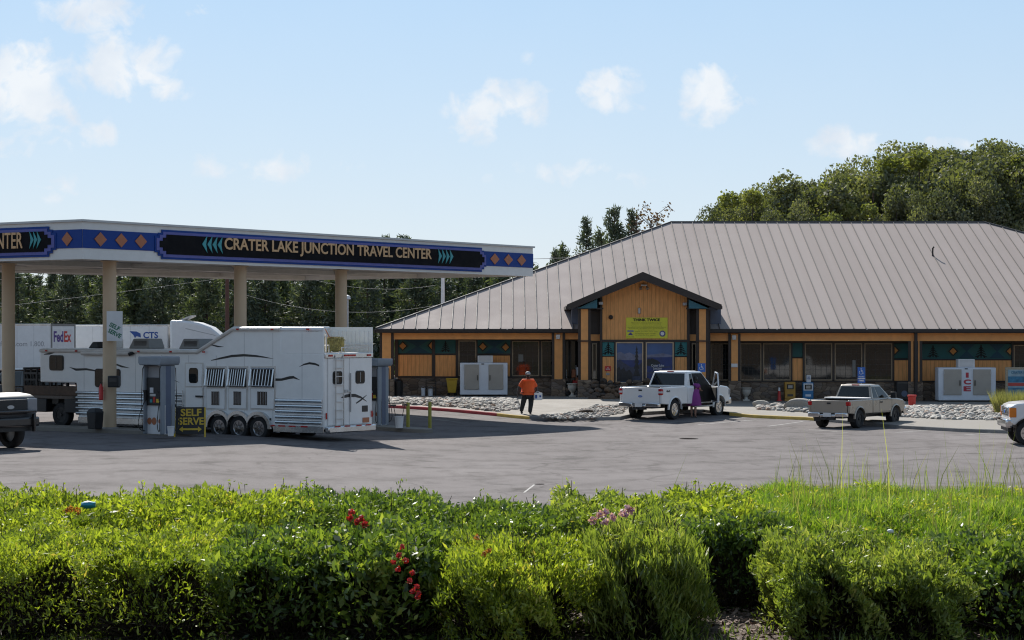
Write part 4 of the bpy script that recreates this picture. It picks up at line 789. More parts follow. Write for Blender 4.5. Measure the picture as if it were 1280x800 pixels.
# wheels and fender
wc=[lx(324.5),lx(299.5),lx(275)]; wr=.39
def wheel(parent,x,y,r,w,rim='chrome',spokes=8,name='wheel',face=1,cz=None):
    """axle along local y, face=+1 shows the +y side"""
    cz=r if cz is None else cz
    t=thing(name,None,None,(x,y,cz)); t.parent=parent
    M=faceM((0,0,0),(0,face,0)); ri=r*.62
    mb=MB(); mb.lathe([(ri,-w/2),(r*.93,-w/2),(r,-w*.34),(r,w*.34),(r*.93,w/2),(ri*1.03,w/2),(ri*.97,w*.3),(ri*.97,-w*.3)],36,M,close=True); mb.build('tyre',K['rubber'],t,smooth=True,ang=50)
    mb=MB(); mb.lathe([(ri*1.02,w*.40),(ri*1.02,w*.47),(ri*.9,w*.47),(ri*.86,w*.2),(ri*.3,w*.16),(ri*.3,-.02),(ri*1.0,-.02)],32,M); 
    mb.lathe([(.001,w*.5),(ri*.2,w*.5),(ri*.27,w*.36),(ri*.27,w*.1)],16,M)
    for k in range(spokes):
        a=6.28319*k/spokes; m=M@Matrix.Rotation(a,4,'Z'); hw=ri*.13
        mb.hexa([m@V(ri*.2,-hw*1.3,w*.16),m@V(ri*.94,-hw,w*.16),m@V(ri*.94,hw,w*.16),m@V(ri*.2,hw*1.3,w*.16),m@V(ri*.2,-hw*1.2,w*.4),m@V(ri*.94,-hw*.8,w*.4),m@V(ri*.94,hw*.8,w*.4),m@V(ri*.2,hw*1.2,w*.4)])
    mb.build('rim',K[rim],t,smooth=True,ang=30)
    return t
for c in wc:
    wheel(HT,c,YN-.06,wr,.24,face=1); wheel(HT,c,-YN+.06,wr,.24,face=-1)
mb=MB(); zf=zsk+.4
pts=[]
for c in wc:
    for i in range(9):
        a=math.pi*i/8; pts.append((c-.46*math.cos(a)*1.0,wr+.5*math.sin(a)))
top=[(wc[0]-.6,wr+.56),(wc[2]+.6,wr+.56)]
poly_=[(wc[0]-.62,wr-.02)]+[(x,z) for x,z in pts if True]+[(wc[2]+.62,wr-.02),(wc[2]+.55,wr+.5),(wc[2]+.3,wr+.66),(wc[0]-.3,wr+.66),(wc[0]-.55,wr+.5)]
# scalloped fender: three arches in one strip
mb=MB(); r1,r0=.56,.45
for j,c in enumerate(wc):
    for i in range(12):
        a0,a1=math.pi*i/12,math.pi*(i+1)/12
        def q(r,a,y): return (max(min(c+r*math.cos(a),c+ (.44 if j<2 else 9)),c-(.44 if j>0 else 9)),y,wr+r*math.sin(a))
        mb.hexa([q(r0,a0,YN-.02),q(r0,a1,YN-.02),q(r0,a1,YN+.13),q(r0,a0,YN+.13),q(r1,a0,YN-.02),q(r1,a1,YN-.02),q(r1,a1,YN+.13),q(r1,a0,YN+.13)])
mb.build('fender',K['alu'],HT)
mb=MB(); mb.bx(wc[0]-.5,wc[2]+.5,YN-.2,YN+.004,zsk-.02,wr+.35); mb.build('wheel_well',K['black'],HT)
mb=MB(); mb.bx(.2,Lneck-.2,-.9,.9,.34,zsk+.02); mb.bx(2.2,4.9,-1.0,1.0,.3,.42); mb.build('chassis',K['black'],HT)
for l in (-.0,):
    for y in (-.8,): pass
# horse windows: four bays, swing-down grille above a drop window
for (a,b) in ((258,283),(286,310),(313.5,344.5)):
    l1,l0=lx(a),lx(b); zt=tl(a,459.5)[1]; zm=tl(a,484.5)[1]; zb=tl(a,512)[1]
    mb=MB(); mb.bx(l0,l1,YN-.002,YN+.02,zb,zt+.06); w=mb.build('horse_window',K['t_cream'],HT)
    mb=MB(); mb.bx(l0+.05,l1-.05,YN+.02,YN+.026,zm+.02,zt); mb.build('opening',K['black'],w)
    mb=MB(); n=7; oy=.12
    for i in range(n+1): x=l0+.07+(l1-l0-.14)*i/n; mb.tube([(x,YN+.05,zt-.04),(x,YN+.16,zm+.06)],.012,6)
    for zz,yy in ((zt-.04,.05),(zm+.06,.16)): mb.tube([(l0+.05,YN+yy,zz),(l1-.05,YN+yy,zz)],.022,6)
    for x in (l0+.05,l1-.05): mb.tube([(x,YN+.05,zt-.04),(x,YN+.16,zm+.06)],.022,6)
    mb.build('grille',K['alu'],w)
    mb=MB(); mb.bx(l0+.04,l1-.04,YN+.02,YN+.05,zb+.04,zm-.03); mb.build('drop_panel',K['t_white'],w,bevel=.02)
    mb=MB(); mb.bx((l0*.7+l1*.3),(l0*.3+l1*.7),YN+.051,YN+.06,zb+.16,zm-.12); mb.build('pane',K['glass'],w,bevel=.05)
    mb=MB()
    for i in range(4): x=l0*.66+l1*.34+(l1-l0)*.32*i/3; mb.bx(x-.008,x+.008,YN+.06,YN+.068,zb+.18,zm-.14)
    mb.build('window_bar',K['steel'],w)
# living quarters door
def rounded(l0,l1,z0,z1,r,n=5):
    o=[]
    for cx,cz,a in ((l1-r,z1-r,0),(l0+r,z1-r,90),(l0+r,z0+r,180),(l1-r,z0+r,270)):
        for i in range(n+1): t=R(a+90*i/n); o.append((cx+r*math.cos(t),cz+r*math.sin(t)))
    return o
def rwin(px0,px1,py0,py1,name='window',parent=None,bars=True):
    l1,l0=lx(px0),lx(px1); z1=tl((px0+px1)/2,py0)[1]; z0=tl((px0+px1)/2,py1)[1]
    mb=MB(); mb.prism(rounded(l0-.03,l1+.03,z0-.03,z1+.03,.1),'y',YN,YN+.03); w=mb.build(name,K['black'],parent or HT); mb=MB(); mb.prism(rounded(l0,l1,z0,z1,.08),'y',YN+.03,YN+.036); mb.build('pane',K['glass'],w)
    if bars: mb=MB(); mb.bx((l0+l1)/2-.012,(l0+l1)/2+.012,YN+.036,YN+.044,z0+.02,z1-.02); mb.build('window_bar',K['muntin'],w)
    return w
l1,l0=lx(231.5),lx(255); zt,zb=tl(243,453)[1],tl(243,521)[1]
mb=MB(); mb.bx(l0,l1,YN,YN+.03,zb,zt); dr=mb.build('door',K['t_cream'],HT,bevel=.015); zm=tl(243,484)[1]
mb=MB(); mb.bx(l0+.06,l1-.06,YN+.03,YN+.05,zm+.03,zt-.06); mb.bx(l0+.06,l1-.06,YN+.03,YN+.05,zb+.05,zm-.02); mb.build('door_leaf',K['t_white'],dr,bevel=.03)
a,b=l0+.22,l1-.22; mb=MB(); mb.prism(rounded(a,b,zm+.14,zt-.18,.1),'y',YN+.05,YN+.062); mb.build('pane',K['glass'],dr); mb=MB(); mb.box((l0+.16,YN+.07,zm-.3),(.3,.04,.06)); mb.build('handle',K['black'],dr)
mb=MB(); mb.tube([(l1+.08,YN+.06,zb+.1),(l1+.04,YN+.08,zm-.1)],.018,6); mb.build('grab_rail',K['t_cream'],HT)
rwin(63,79,445,462); w=rwin(120,150,462,483); 
# swoosh graphics
def sweep(pts,ws,name='graphic'):
    up=[];dn=[]
    for (px,py),w in zip(pts,ws): l,z=tl(px,py); up.append((l,z+w*.018)); dn.append((l,z-w*.018))
    mb=MB(); n=len(up)
    for i in range(n-1):
        mb.hexa([(up[i][0],YN+.001,up[i][1]),(up[i+1][0],YN+.001,up[i+1][1]),(dn[i+1][0],YN+.001,dn[i+1][1]),(dn[i][0],YN+.001,dn[i][1]),(up[i][0],YN+.006,up[i][1]),(up[i+1][0],YN+.006,up[i+1][1]),(dn[i+1][0],YN+.006,dn[i+1][1]),(dn[i][0],YN+.006,dn[i][1])])
    return mb.build(name,K['t_black'],HT)
sweep([(264,450.5),(275,448),(290,445),(305,444),(320,445),(331,446.5),(342,448.5)],[.6,1.6,2.2,2.2,1.8,1.1,.1])
sweep([(374,458.5),(380,455.5),(387,454),(394,455),(399,457)],[.1,1.2,1.9,1.8,1.4]); sweep([(344,474.5),(352,474.5),(362,472),(367,471.5),(375,475)],[2.2,2.2,2.6,2.2,.1]); sweep([(264,431),(272,433),(280,433.5)],[.8,1.4,.1])
sweep([(87,459),(95,462),(108,461.5),(120,463.5)],[.3,2.3,2.0,1.2]); sweep([(55,443),(62,442),(70,439.5),(76,438)],[.8,2,1.2,.1]); sweep([(205,468),(212,473),(224,478)],[1.0,.9,.3]); sweep([(205,470),(212,465),(217,463)],[1.0,.9,.3]); sweep([(144,455),(152,458),(162,460)],[1.6,1.8,.2])
# roof gear: air conditioners, vent dome, black box
def gear(px,l,w,h,m,name,z=zl,dome=False):
    c=lx(px); mb=MB()
    if dome: mb.lathe([(.3,0),(.3,.28),(.24,.42),(.1,.5),(.01,.51)],18,Matrix.Translation((c,.3,z)))
    else: mb.hexa([(c-l/2,.3-w/2,z),(c+l/2,.3-w/2,z),(c+l/2,.3+w/2,z),(c-l/2,.3+w/2,z),(c-l/2+.08,.3-w/2+.06,z+h),(c+l/2-.16,.3-w/2+.06,z+h),(c+l/2-.16,.3+w/2-.06,z+h),(c-l/2+.08,.3+w/2-.06,z+h)])
    return mb.build(name,K[m],HT,bevel=0 if dome else .03,smooth=dome)
K['ac_grey']=mat('ac_grey',(.20,.19,.175),.6)
g1=gear(159,.95,.8,.34,'ac_grey','air_conditioner'); g2=gear(222,.95,.8,.34,'ac_grey','air_conditioner'); gear(98,.5,.5,.22,'black','roof_vent'); gear(118.5,.4,.4,.4,'t_cream','roof_vent',dome=True)
for g in (g1,g2):
    c=sum((v.co for v in g.data.vertices),Vector())/len(g.data.vertices); mb=MB()
    for i in range(7): mb.bx(c.x-.32,c.x+.26,c.y+.37,c.y+.385,zl+.05+i*.033,zl+.066+i*.033)
    mb.build('vent_slat',K['black'],g)
mb=MB(); mb.tube([(lx(164),YN+.1,zl-.16),(lx(105),YN+.1,zl-.16)],.075,10); mb.build('awning_roll',K['t_cream'],HT,smooth=True); mb=MB(); mb.tube([(lx(168),YN+.02,zl-.12),(lx(164),YN+.12,zl-.2)],.06,8); mb.build('awning_end',K['black'],HT)
# rear: two doors, lights, ladder, bumper
mb=MB()
for s in (-1,1): mb.bx(-.035,.0,s*.012,s*1.08,zsk+.12,2.68)
rd=mb.build('rear_door',K['t_white'],HT,bevel=.01,seg=1)
for s in (-1,1):
    y=s*.62 if s>0 else -.55; mb=MB(); pr=rounded(y-.24,y+.24,1.85,2.27,.09); mb.prism(pr,'x',-.05,-.036); w=mb.build('window',K['black'],HT); mb=MB(); mb.prism(rounded(y-.2,y+.2,1.89,2.23,.07),'x',-.056,-.05); mb.build('pane',K['glass'],w); mb=MB(); mb.bx(-.062,-.056,y-.01,y+.01,1.9,2.22); mb.build('window_bar',K['steel'],w)
mb=MB(); mb.bx(-.05,-.0,-1.24,1.24,2.69,2.85); mb.build('light_bar',K['alu'],HT,bevel=.02)
mb=MB()
for y in (.98,.2,0,-.2,-1.0): mb.bx(-.075,-.05,y-.09,y+.09,2.74,2.8)
for y in (.8,.3,-.3,-.8): mb.bx(-.2,-.19,y-.14,y+.14,zsk+.07,zsk+.11)
mb.bx(-.05,-.03,1.15,1.2,.75,.95); mb.bx(-.05,-.03,-1.2,-1.15,.75,.95); mb.build('tail_light',K['red_lens'],HT)
mb=MB(); mb.bx(-.19,.0,-1.22,1.22,zsk-.12,zsk+.1); mb.build('rear_bumper',K['alu'],HT,bevel=.04)
mb=MB()
for y in (.36,.76): mb.tube([(-.09,y,zsk+.1),(-.09,y,2.7),(-.02,y,2.84),(.1,y,2.9)],.02,8)
for i in range(8): mb.tube([(-.09,.36,.75+i*.27),(-.09,.76,.75+i*.27)],.016,6)
mb.build('ladder',K['t_cream'],HT,smooth=True)
mb=MB(); mb.tube([(-.07,-.02,.95),(-.07,-.02,2.2)],.022,8); mb.box((-.07,.06,1.62),(.04,.2,.04)); mb.box((-.06,.2,1.62),(.03,.12,.1)); mb.build('door_latch',K['steel'],HT)
def rgraph(pts,ws):
    mb=MB()
    for (a,b,w0,w1) in zip(pts,pts[1:],ws,ws[1:]): mb.hexa([(-.037,a[0],a[1]+w0),(-.037,b[0],b[1]+w1),(-.037,b[0],b[1]-w1),(-.037,a[0],a[1]-w0),(-.044,a[0],a[1]+w0),(-.044,b[0],b[1]+w1),(-.044,b[0],b[1]-w1),(-.044,a[0],a[1]-w0)])
    mb.build('graphic',K['t_black'],HT)
rgraph([(.42,1.42),(.2,1.46),(.0,1.48),(-.3,1.47),(-.6,1.40),(-.9,1.26)],[.01,.05,.05,.05,.03,.005]); rgraph([(-.35,1.22),(-.6,1.32),(-.9,1.47)],[.02,.03,.005])
mb=MB(); mb.bx(-.045,-.037,-.95,-.65,.93,1.13); mb.build('warning_sticker',K['t_black'],HT); mb=MB(); mb.bx(-.05,-.037,-1.02,-.68,.58,.74); mb.build('licence_plate',K['can_orange'],HT)
text('lettering','PLATINUM',.52,.075,faceM((lx(391),YN+.003,tl(391,413)[1]),(0,1,0)),K['t_black'],HT,bold=.03)
# hay on the roof rack
l,z=.85,2.87; hb=thing('hay_bale','straw coloured hay bale strapped in the rear roof pod of the horse trailer','hay bale',tuple(HT.matrix_basis@V(l,.1,z)),R(146))
Vv=[];Fq=[];rr=[]
mb=MB(); mb.box((0,.1,.24),(.95,.95,.46)); K['hay']=mat('hay',(.30,.25,.08),.95,var=.5,scale=14,bump=1,bscale=60); bl=mb.build('bale',K['hay'],hb,bevel=.06)
k=rng.uniform(size=(2600,3)); 
for i in range(1500):
    f=i%4; p=np.array([rng.uniform(-.48,.48),rng.uniform(-.38,.58),rng.uniform(0,.48)])
    if f==0:p[0]=-.48
    elif f==1:p[1]=.58
    else:p[2]=.475
    d=rng.normal(size=3); d/=np.linalg.norm(d); e=np.cross(d,rng.normal(size=3)); e/=np.linalg.norm(e); L_=rng.uniform(.05,.12); n0=len(Vv); Vv+=[p-d*L_*.5,p+e*.006,p+d*L_*.5,p-e*.006]; Fq.append((n0,n0+1,n0+2,n0+3)); rr.append(rng.uniform())
K['straw']=rndmat('straw',[(0,(.16,.14,.04)),(.5,(.33,.28,.09)),(1,(.45,.40,.18))],bump=0); link('straw',np_mesh('straw',Vv,Fq,rr),K['straw'],hb)
mb=MB()
for x in (-.2,.25): mb.tube([(x,-.39,.0),(x,-.39,.485),(x,.59,.485),(x,.59,0)],.012,5)
mb.tube([(-.7,.9,.75),(-.45,.4,.5),(-.4,0,.42)],.018,6); mb.build('strap',K['can_orange'],hb)
mb=MB(); 
for y in (-1.05,1.0): mb.tube([(.0,y,2.87),(.0,y,3.1),(1.4,y,3.1)],.025,6)
mb.tube([(0,-1.05,3.02),(0,.35,3.02)],.025,6); mb.tube([(0,.35,2.87),(0,.35,3.02)],.025,6); mb.tube([(0.03,1.1,2.9),(0.03,1.1,3.42),(.4,1.15,3.55)],.03,6); mb.build('roof_rack',K['t_cream'],HT)
# ================================================================ parked semi trailers behind
def semi(loc,rz,L,label,cat='semi trailer',wall='white',dark_rear=True,z0=.95,z1=3.75):
    t=thing('semi_trailer',label,cat,loc,rz); w=1.28
    mb=MB(); mb.bx(0,L,-w,w,z0,z1); mb.build('box_body',K[wall],t,bevel=.03,seg=1)
    mb=MB()
    for i in range(1,int(L/1.2)): mb.bx(i*1.2-.008,i*1.2+.008,w,w+.004,z0+.1,z1-.08); mb.bx(i*1.2-.008,i*1.2+.008,-w-.004,-w,z0+.1,z1-.08)
    mb.build('panel_seam',K['steel'],t)
    mb=MB()
    for y in (w+.006,-w-.006): mb.bx(.0,L,y-.005,y+.005,z0,z0+.1); mb.bx(0,L,y-.005,y+.005,z1-.1,z1-.02)
    mb.build('edge_rail',K['alu'],t)
    mb=MB(); a=K['muntin']; mb.bx(-.03,-.0,-w,-w+.12,z0,z1); mb.bx(-.03,0,w-.12,w,z0,z1); mb.bx(-.03,0,-w+.12,w-.12,z1-.14,z1); mb.bx(-.03,0,-w+.12,w-.12,z0,z0+.12); mb.build('rear_frame',K['ac_grey'] if dark_rear else K['steel'],t)
    mb=MB(); mb.bx(-.02,-.004,-w+.13,-.005,z0+.13,z1-.15); mb.bx(-.02,-.004,.005,w-.13,z0+.13,z1-.15); mb.build('rear_door',K[wall],t)
    mb=MB(); mb.bx(.3,L-.3,-.5,.5,z0-.2,z0); mb.bx(L-3,L-2.9,-.6,-.5,.0,z0); mb.bx(L-3,L-2.9,.5,.6,0,z0); mb.bx(-.02,.06,-1,1,.4,.5); mb.build('chassis',K['black'],t)
    for x in (1.0,2.25):
        for s in (1,-1): wheel(t,x,s*1.08,.5,.28,'steel',0,face=s)
    return t
q=V(X(92,125),125,0); q2=q+V(0,0,gz(0,125)); dv=V(math.cos(R(158)),math.sin(R(158)),0); lf=V(-dv.y,dv.x,0)
fx=semi(tuple(V(X(78,125),125.2,0)),R(158),14.6,'white semi trailer with FedEx lettered on its rear door')
K['fx_p']=mat('logo_purple',(.10,.05,.22),.5); K['fx_r']=mat('logo_red',(.55,.05,.04),.5)
mb=MB(); mb.bx(-.024,-.0205,-.98,.98,1.9,3.42); mb.build('logo_panel',K['white_dull'],fx)
text('lettering','Fed',1.0,.66,faceM((-.03,.52,2.98),(-1,0,0)),K['fx_p'],fx,bold=.03); text('lettering','Ex',.76,.66,faceM((-.03,-.44,2.98),(-1,0,0)),K['fx_r'],fx,bold=.03)
text('lettering','fedex.com 1.800.',3.2,.3,faceM((2.0,1.284,2.55),(0,1,0)),K['grey'],fx,bold=0)
s2=semi((X(214,134),134,0),R(180),14.6,'plain white semi trailer with CTS and a blue emblem near its end',dark_rear=False,z1=3.72)
K['cts']=mat('logo_blue',(.02,.07,.28),.5)
text('lettering','CTS',.95,.42,faceM((1.1,1.284,3.05),(0,1,0)),K['cts'],s2,bold=.03)
mb=MB(); mb.prism([(2.45,3.3),(2.0,3.28),(1.75,3.15),(1.72,2.9),(2.0,2.98),(2.1,2.85),(2.2,3.05)],'y',1.281,1.29); mb.build('emblem',K['cts'],s2)
# white tractor with sleeper and roof fairing, facing right
tk=thing('semi_tractor','white aerodynamic semi tractor cab parked beyond the trailer roof','truck',(X(216,133),133,0),0)
prof=[(.0,.9),(5.6,.7),(5.75,1.2),(5.6,1.75),(4.2,2.05),(3.75,2.35),(3.2,3.05),(2.6,3.55),(1.8,3.85),(.9,3.98),(.0,4.0)]
mb=MB(); mb.prism(prof,'y',-1.2,1.2); mb.build('cab',K['white'],tk,bevel=.15,seg=3)
mb=MB(); mb.prism([(1.7,1.9),(3.55,1.95),(3.55,2.3),(3.15,2.78),(2.6,2.78)],'y',-1.215,-1.2); mb.prism([(1.7,1.9),(3.55,1.95),(3.55,2.3),(3.15,2.78),(2.6,2.78)],'y',1.2,1.215); mb.build('side_window',K['glass'],tk)
mb=MB(); mb.prism([(-.05,3.6),(.55,4.02),(1.35,4.32),(1.35,4.24),(.6,3.9)],'y',-.95,.95); mb.build('roof_wing',K['t_cream'],tk)
mb=MB()
for y in (-1.21,1.205):
    mb.prism([(1.0,3.5),(2.9,3.05),(2.9,3.01),(1.0,3.44)],'y',y,y+.006)
mb.build('fairing_line',K['steel'],tk)
mb=MB(); mb.bx(-3,5.4,-.5,.5,.6,.95); mb.build('chassis',K['black'],tk)
for x in (4.4,-1.2,-2.4):
    for s in (1,-1): wheel(tk,x,s*1.05,.5,.3,'chrome',0,face=s)
# ================================================================ pickups
K['f_white']=mat('car_white',(.74,.74,.74),.22,var=.03,coat=.6); K['f_tan']=mat('car_champagne',(.33,.285,.235),.3,.35,var=.04,coat=.5); K['f_grey']=mat('car_grey_blue',(.035,.042,.05),.5,0,var=.05,coat=.1); K['f_dark']=mat('car_black',(.014,.014,.015),.3,var=.1,coat=.5)
K['cglass']=glass_mat('car_glass',(.012,.014,.014),.03); K['interior']=mat('car_interior',(.02,.019,.018),.8,var=.3); K['bedliner']=mat('bed_liner',(.03,.03,.03),.85)
def arc(cx,cz,r,zb,n=12,rev=False):
    a0=math.asin(max(-1,min(1,(zb-cz)/r))); o=[(cx+r*math.cos(a),cz+r*math.sin(a)) for a in [a0+(math.pi-2*a0)*i/n for i in range(n+1)]]   # from the +x side over to -x
    return o if rev else o[::-1]                   # default: from -x to +x
def bil(q,u,v): return q[0].lerp(q[1],u).lerp(q[3].lerp(q[2],u),v)
def inset(mb,q,u0,u1,v0,v1,out,th=.012):
    n=(q[1]-q[0]).cross(q[3]-q[0]).normalized()*out; c=[bil(q,u0,v0),bil(q,u1,v0),bil(q,u1,v1),bil(q,u0,v1)]
    t=n.normalized()*th; mb.hexa([p+n*0-t*.5 for p in c]+[p+n for p in c]); return c
def pickup(p, label, loc, rz, group=None):
    t=thing('pickup_truck',label,'pickup truck',loc,rz,group)
    L,W,r=p['L'],p['W'],p['r']; pm=K[p['paint']]; hw=W/2
    xr,xf=-L/2+.1,L/2-.06; xra,xfa=p['xra'],p['xra']+p['wb']; zs=p['zs']; xc=p['xc']; xw=p['xw']; zbelt,zhood,zroof,zrail=p['zbelt'],p['zhood'],p['zroof'],p['zrail']
    # front body: doors and fenders in one shell, wheel arch cut out
    ra=r*1.22
    prof=[(xc,zs)]+arc(xfa,r*1.02,ra,zs)+[(xf-.06,zs+.02),(xf,zs+.2),(xf,zhood-.22),(xf-.05,zhood-.1),(xf-.22,zhood-.03),(xf-.7,zhood+.02),(xw+.05,zbelt+.015),(xc,zbelt)]
    mb=MB(); mb.prism(prof,'y',-hw,hw); body=mb.build('body',pm,t,bevel=.06,seg=3)
    mb=MB(); mb.prism([(xfa-ra*1.02,zs+.02),(xfa+ra*1.02,zs+.02),(xfa+ra*1.02,r*2.3),(xfa-ra*1.02,r*2.3)],'y',-hw+.02 if False else -hw*.78,hw*.78); mb.bx(xra-ra,xra+ra,-hw*.62,hw*.62,zs,zrail-.1); mb.bx(xr+.2,xf-.3,-.45,.45,zs-.14,zs+.1); mb.build('underbody',K['black'],t)
    # bed
    if not p.get('flatbed'):
        bp=[(xr,zs+.06)]+arc(xra,r*1.02,ra,zs+.02)+[(xc-.02,zs+.02),(xc-.02,zrail),(xr,zrail-.01)]
        for s in (-1,1):
            mb=MB(); mb.prism(bp,'y',s*hw,s*(hw-.1)); mb.build('bed_side',pm,t,bevel=.035,seg=3)
        mb=MB(); mb.bx(xr-.015,xr+.06,-hw+.11,hw-.11,zs+.06,zrail-.02); tg=mb.build('tailgate',pm,t,bevel=.025,seg=3)
        mb=MB(); mb.box((xr-.02,0,zrail-.13),(.02,.16,.06)); mb.build('handle',K['black'],tg)
        mb=MB(); mb.bx(xr+.06,xc-.03,-hw+.1,hw-.1,zs+.12,zs+.2); mb.bx(xc-.09,xc-.03,-hw+.1,hw-.1,zs+.2,zrail-.03)
        for s in (-1,1): mb.bx(xr+.06,xc-.1,s*(hw-.101),s*(hw-.13),zs+.2,zrail-.03)
        mb.build('bed_liner',K['bedliner'],t)
        if p.get('toolrail'):
            mb=MB(); mb.bx(xc-.75,xc-.12,-hw+.02,hw-.02,zrail+.005,zrail+.06); mb.build('bed_rail',K['white_dull'] if p['paint']=='f_tan' else K['black'],t,bevel=.02); mb=MB(); mb.bx(xc-.7,xc-.15,-hw+.04,hw-.04,zrail-.02,zrail+.03); mb.build('bed_rail',K['black'],t)
        for s in (-1,1):
            mb=MB(); mb.bx(xr-.03,xr+.12,s*(hw-.16),s*(hw+.012),zs+.42 if p['zrail']>1.1 else zs+.36,zrail-.06); tl_=mb.build('tail_light',K['red_lens'],t,bevel=.03); mb=MB(); mb.bx(xr-.036,xr+.05,s*(hw-.15),s*(hw+.016),zs+.5 if p['zrail']>1.1 else zs+.45,zs+.58 if p['zrail']>1.1 else zs+.5); mb.build('reverse_lens',K['lens'] if p['paint']!='f_tan' else K['red_lens'],tl_)
        mb=MB(); mb.bx(xr-.17,xr+.02,-hw+.05,-.32,zs-.08,zs+.1); mb.bx(xr-.17,xr+.02,.32,hw-.05,zs-.08,zs+.1); mb.bx(xr-.15,xr+.02,-.33,.33,zs-.1,zs+.03); mb.build('rear_bumper',K['chrome'],t,bevel=.04,seg=3)
        mb=MB(); mb.bx(xr-.168,xr-.16,-.17,.17,zs-.07,zs+.09); pl=mb.build('licence_plate',K['white_dull'],t); mb=MB(); mb.bx(xr-.2,xr-.0,-.3,.3,zs-.18,zs-.1); mb.tube([(xr-.1,0,zs-.12),(xr-.27,0,zs-.12)],.03,8); mb.build('tow_hitch',K['black'],t)
        if p.get('badge'):
            mb=MB(); mb.lathe([(.001,0),(.1,0),(.1,.012),(.001,.014)],20,faceM((xr-.017,.0,zs+.36),(-1,0,0))@Matrix.Diagonal((1,.42,1,1))); bd=mb.build('badge',K['blue'],tg); text('lettering','Ford',.13,.04,faceM((xr-.033,0,zs+.36),(-1,0,0)),K['lens'],tg,bold=0)
            text('lettering','4x4',.3,.09,faceM((xr+.5,-hw-.003,zrail-.16),(0,-1,0)),K['black'],t,bold=.05)
            mb=MB(); mb.box((xfa-.62,-hw-.006,zbelt-.13),(.2,.012,.06)); mb.build('badge',K['f_dark'],t)
    # greenhouse
    zb=zbelt-.03; tb=.07; tr=p.get('tum',.2); xr0,xr1=xc+.02,xw; xt0,xt1=xc+p['rr'],xw-p['rw']
    b=[V(xr0,-hw+tb,zb),V(xr1,-hw+tb,zb),V(xr1,hw-tb,zb),V(xr0,hw-tb,zb)]; u=[V(xt0,-hw+tr,zroof-.03),V(xt1,-hw+tr,zroof-.03),V(xt1,hw-tr,zroof-.03),V(xt0,hw-tr,zroof-.03)]
    mb=MB(); mb.hexa(b+u); xm=(xt0+xt1)/2
    mb.hexa([u[0]+V(.03,.03,-.02),u[1]+V(-.03,.03,-.02),u[2]+V(-.03,-.03,-.02),u[3]+V(.03,-.03,-.02),u[0]+V(.25,.15,.03),u[1]+V(-.3,.15,.03),u[2]+V(-.3,-.15,.03),u[3]+V(.25,-.15,.03)])
    cabin=mb.build('cabin',pm,t,bevel=.05,seg=3)
    faces={'rear':[b[3],b[0],u[0],u[3]],'front':[b[1],b[2],u[2],u[1]],'right':[b[0],b[1],u[1],u[0]],'left':[b[2],b[3],u[3],u[2]]}
    mb=MB(); inset(mb,faces['rear'],.06,.94,.12,.88,.006); mb.build('rear_window',K['cglass'],cabin)
    mb=MB(); inset(mb,faces['front'],.04,.96,.06,.95,.006); mb.build('windshield',K['cglass'],cabin)
    for sname,sp in (('right',p['panes']),('left',[(1-b_,1-a_) for a_,b_ in p['panes']])):
        for a_,b_ in sp:
            if p.get('open') and sname=='right': continue
            mb=MB(); inset(mb,faces[sname],a_,b_,.1,.86,.006); mb.build('side_window',K['cglass'],cabin)
    mb=MB(); mb.box((xt0+.03,0,zroof-.03),(.06,.3,.035)); mb.build('brake_light',K['red_lens'],cabin)
    # door lines and handles (sides), open doorway
    for s,nm in ((-1,'right'),(1,'left')):
        y=s*(hw+.002)
        if not (p.get('open') and s==-1):
            for (d0,d1) in p['doors']:
                mb=MB()
                for x in (d0,d1): mb.bx(x-.006,x+.006,y-.002,y+.002,zs+.08,zbelt-.05)
                mb.bx(d0,d1,y-.002,y+.002,zs+.075,zs+.087); mb.bx(d0,d1,y-.0021,y+.0021,zbelt-.052,zbelt-.04); mb.build('door_seam',K['black'],body)
                mb=MB(); mb.box((d0+.13,y+s*.02,zbelt-.14),(.16,.04,.05)); mb.build('handle',K['black'] if p['paint']!='f_white' else K['white'],body,bevel=.015)
        mb=MB(); mx=xw-.35; mb.tube([(mx,s*(hw-.05),zbelt+.05),(mx,s*(hw+.12),zbelt+.08)],.025,6); mb.hexa([(mx-.05,s*(hw+.06),zbelt+.0),(mx+.07,s*(hw+.06),zbelt+.0),(mx+.07,s*(hw+.28),zbelt+.0),(mx-.05,s*(hw+.28),zbelt+.0),(mx-.05,s*(hw+.06),zbelt+.24),(mx+.04,s*(hw+.06),zbelt+.24),(mx+.04,s*(hw+.28),zbelt+.24),(mx-.05,s*(hw+.28),zbelt+.24)])
        if not (p.get('open') and s==-1): mb.build('mirror',K['black'],t,bevel=.03)
        else: mb.bm.free()
        if p.get('flares'):
            for ax in (xfa,xra):
                mb=MB(); n=14
                for i in range(n):
                    a0,a1=math.pi*(.0+1.0*i/n),math.pi*(1.0*(i+1)/n)
                    q=lambda rr,a,yy:(ax+rr*math.cos(a),yy,r*1.02+rr*math.sin(a))
                    mb.hexa([q(ra*.98,a0,y-s*.04),q(ra*.98,a1,y-s*.04),q(ra*.98,a1,y+s*.03),q(ra*.98,a0,y+s*.03),q(ra*1.1,a0,y-s*.04),q(ra*1.1,a1,y-s*.04),q(ra*1.1,a1,y+s*.012),q(ra*1.1,a0,y+s*.012)])
                mb.build('wheel_flare',pm,t,smooth=True)
        for ax in (xra,xfa): wheel(t,ax,s*(hw-p.get('tw',.27)/2-.01),r,p.get('tw',.27),p['rim'],p['sp'],face=s)
        if p.get('flaps'):
            mb=MB(); mb.bx(xra-r-.1,xra-r-.08,s*(hw-.02),s*(hw-.3),.25,zs+.1); mb.build('mud_flap',K['black'],t)
    # front end
    zg0,zg1=zs+.28,zhood-.16
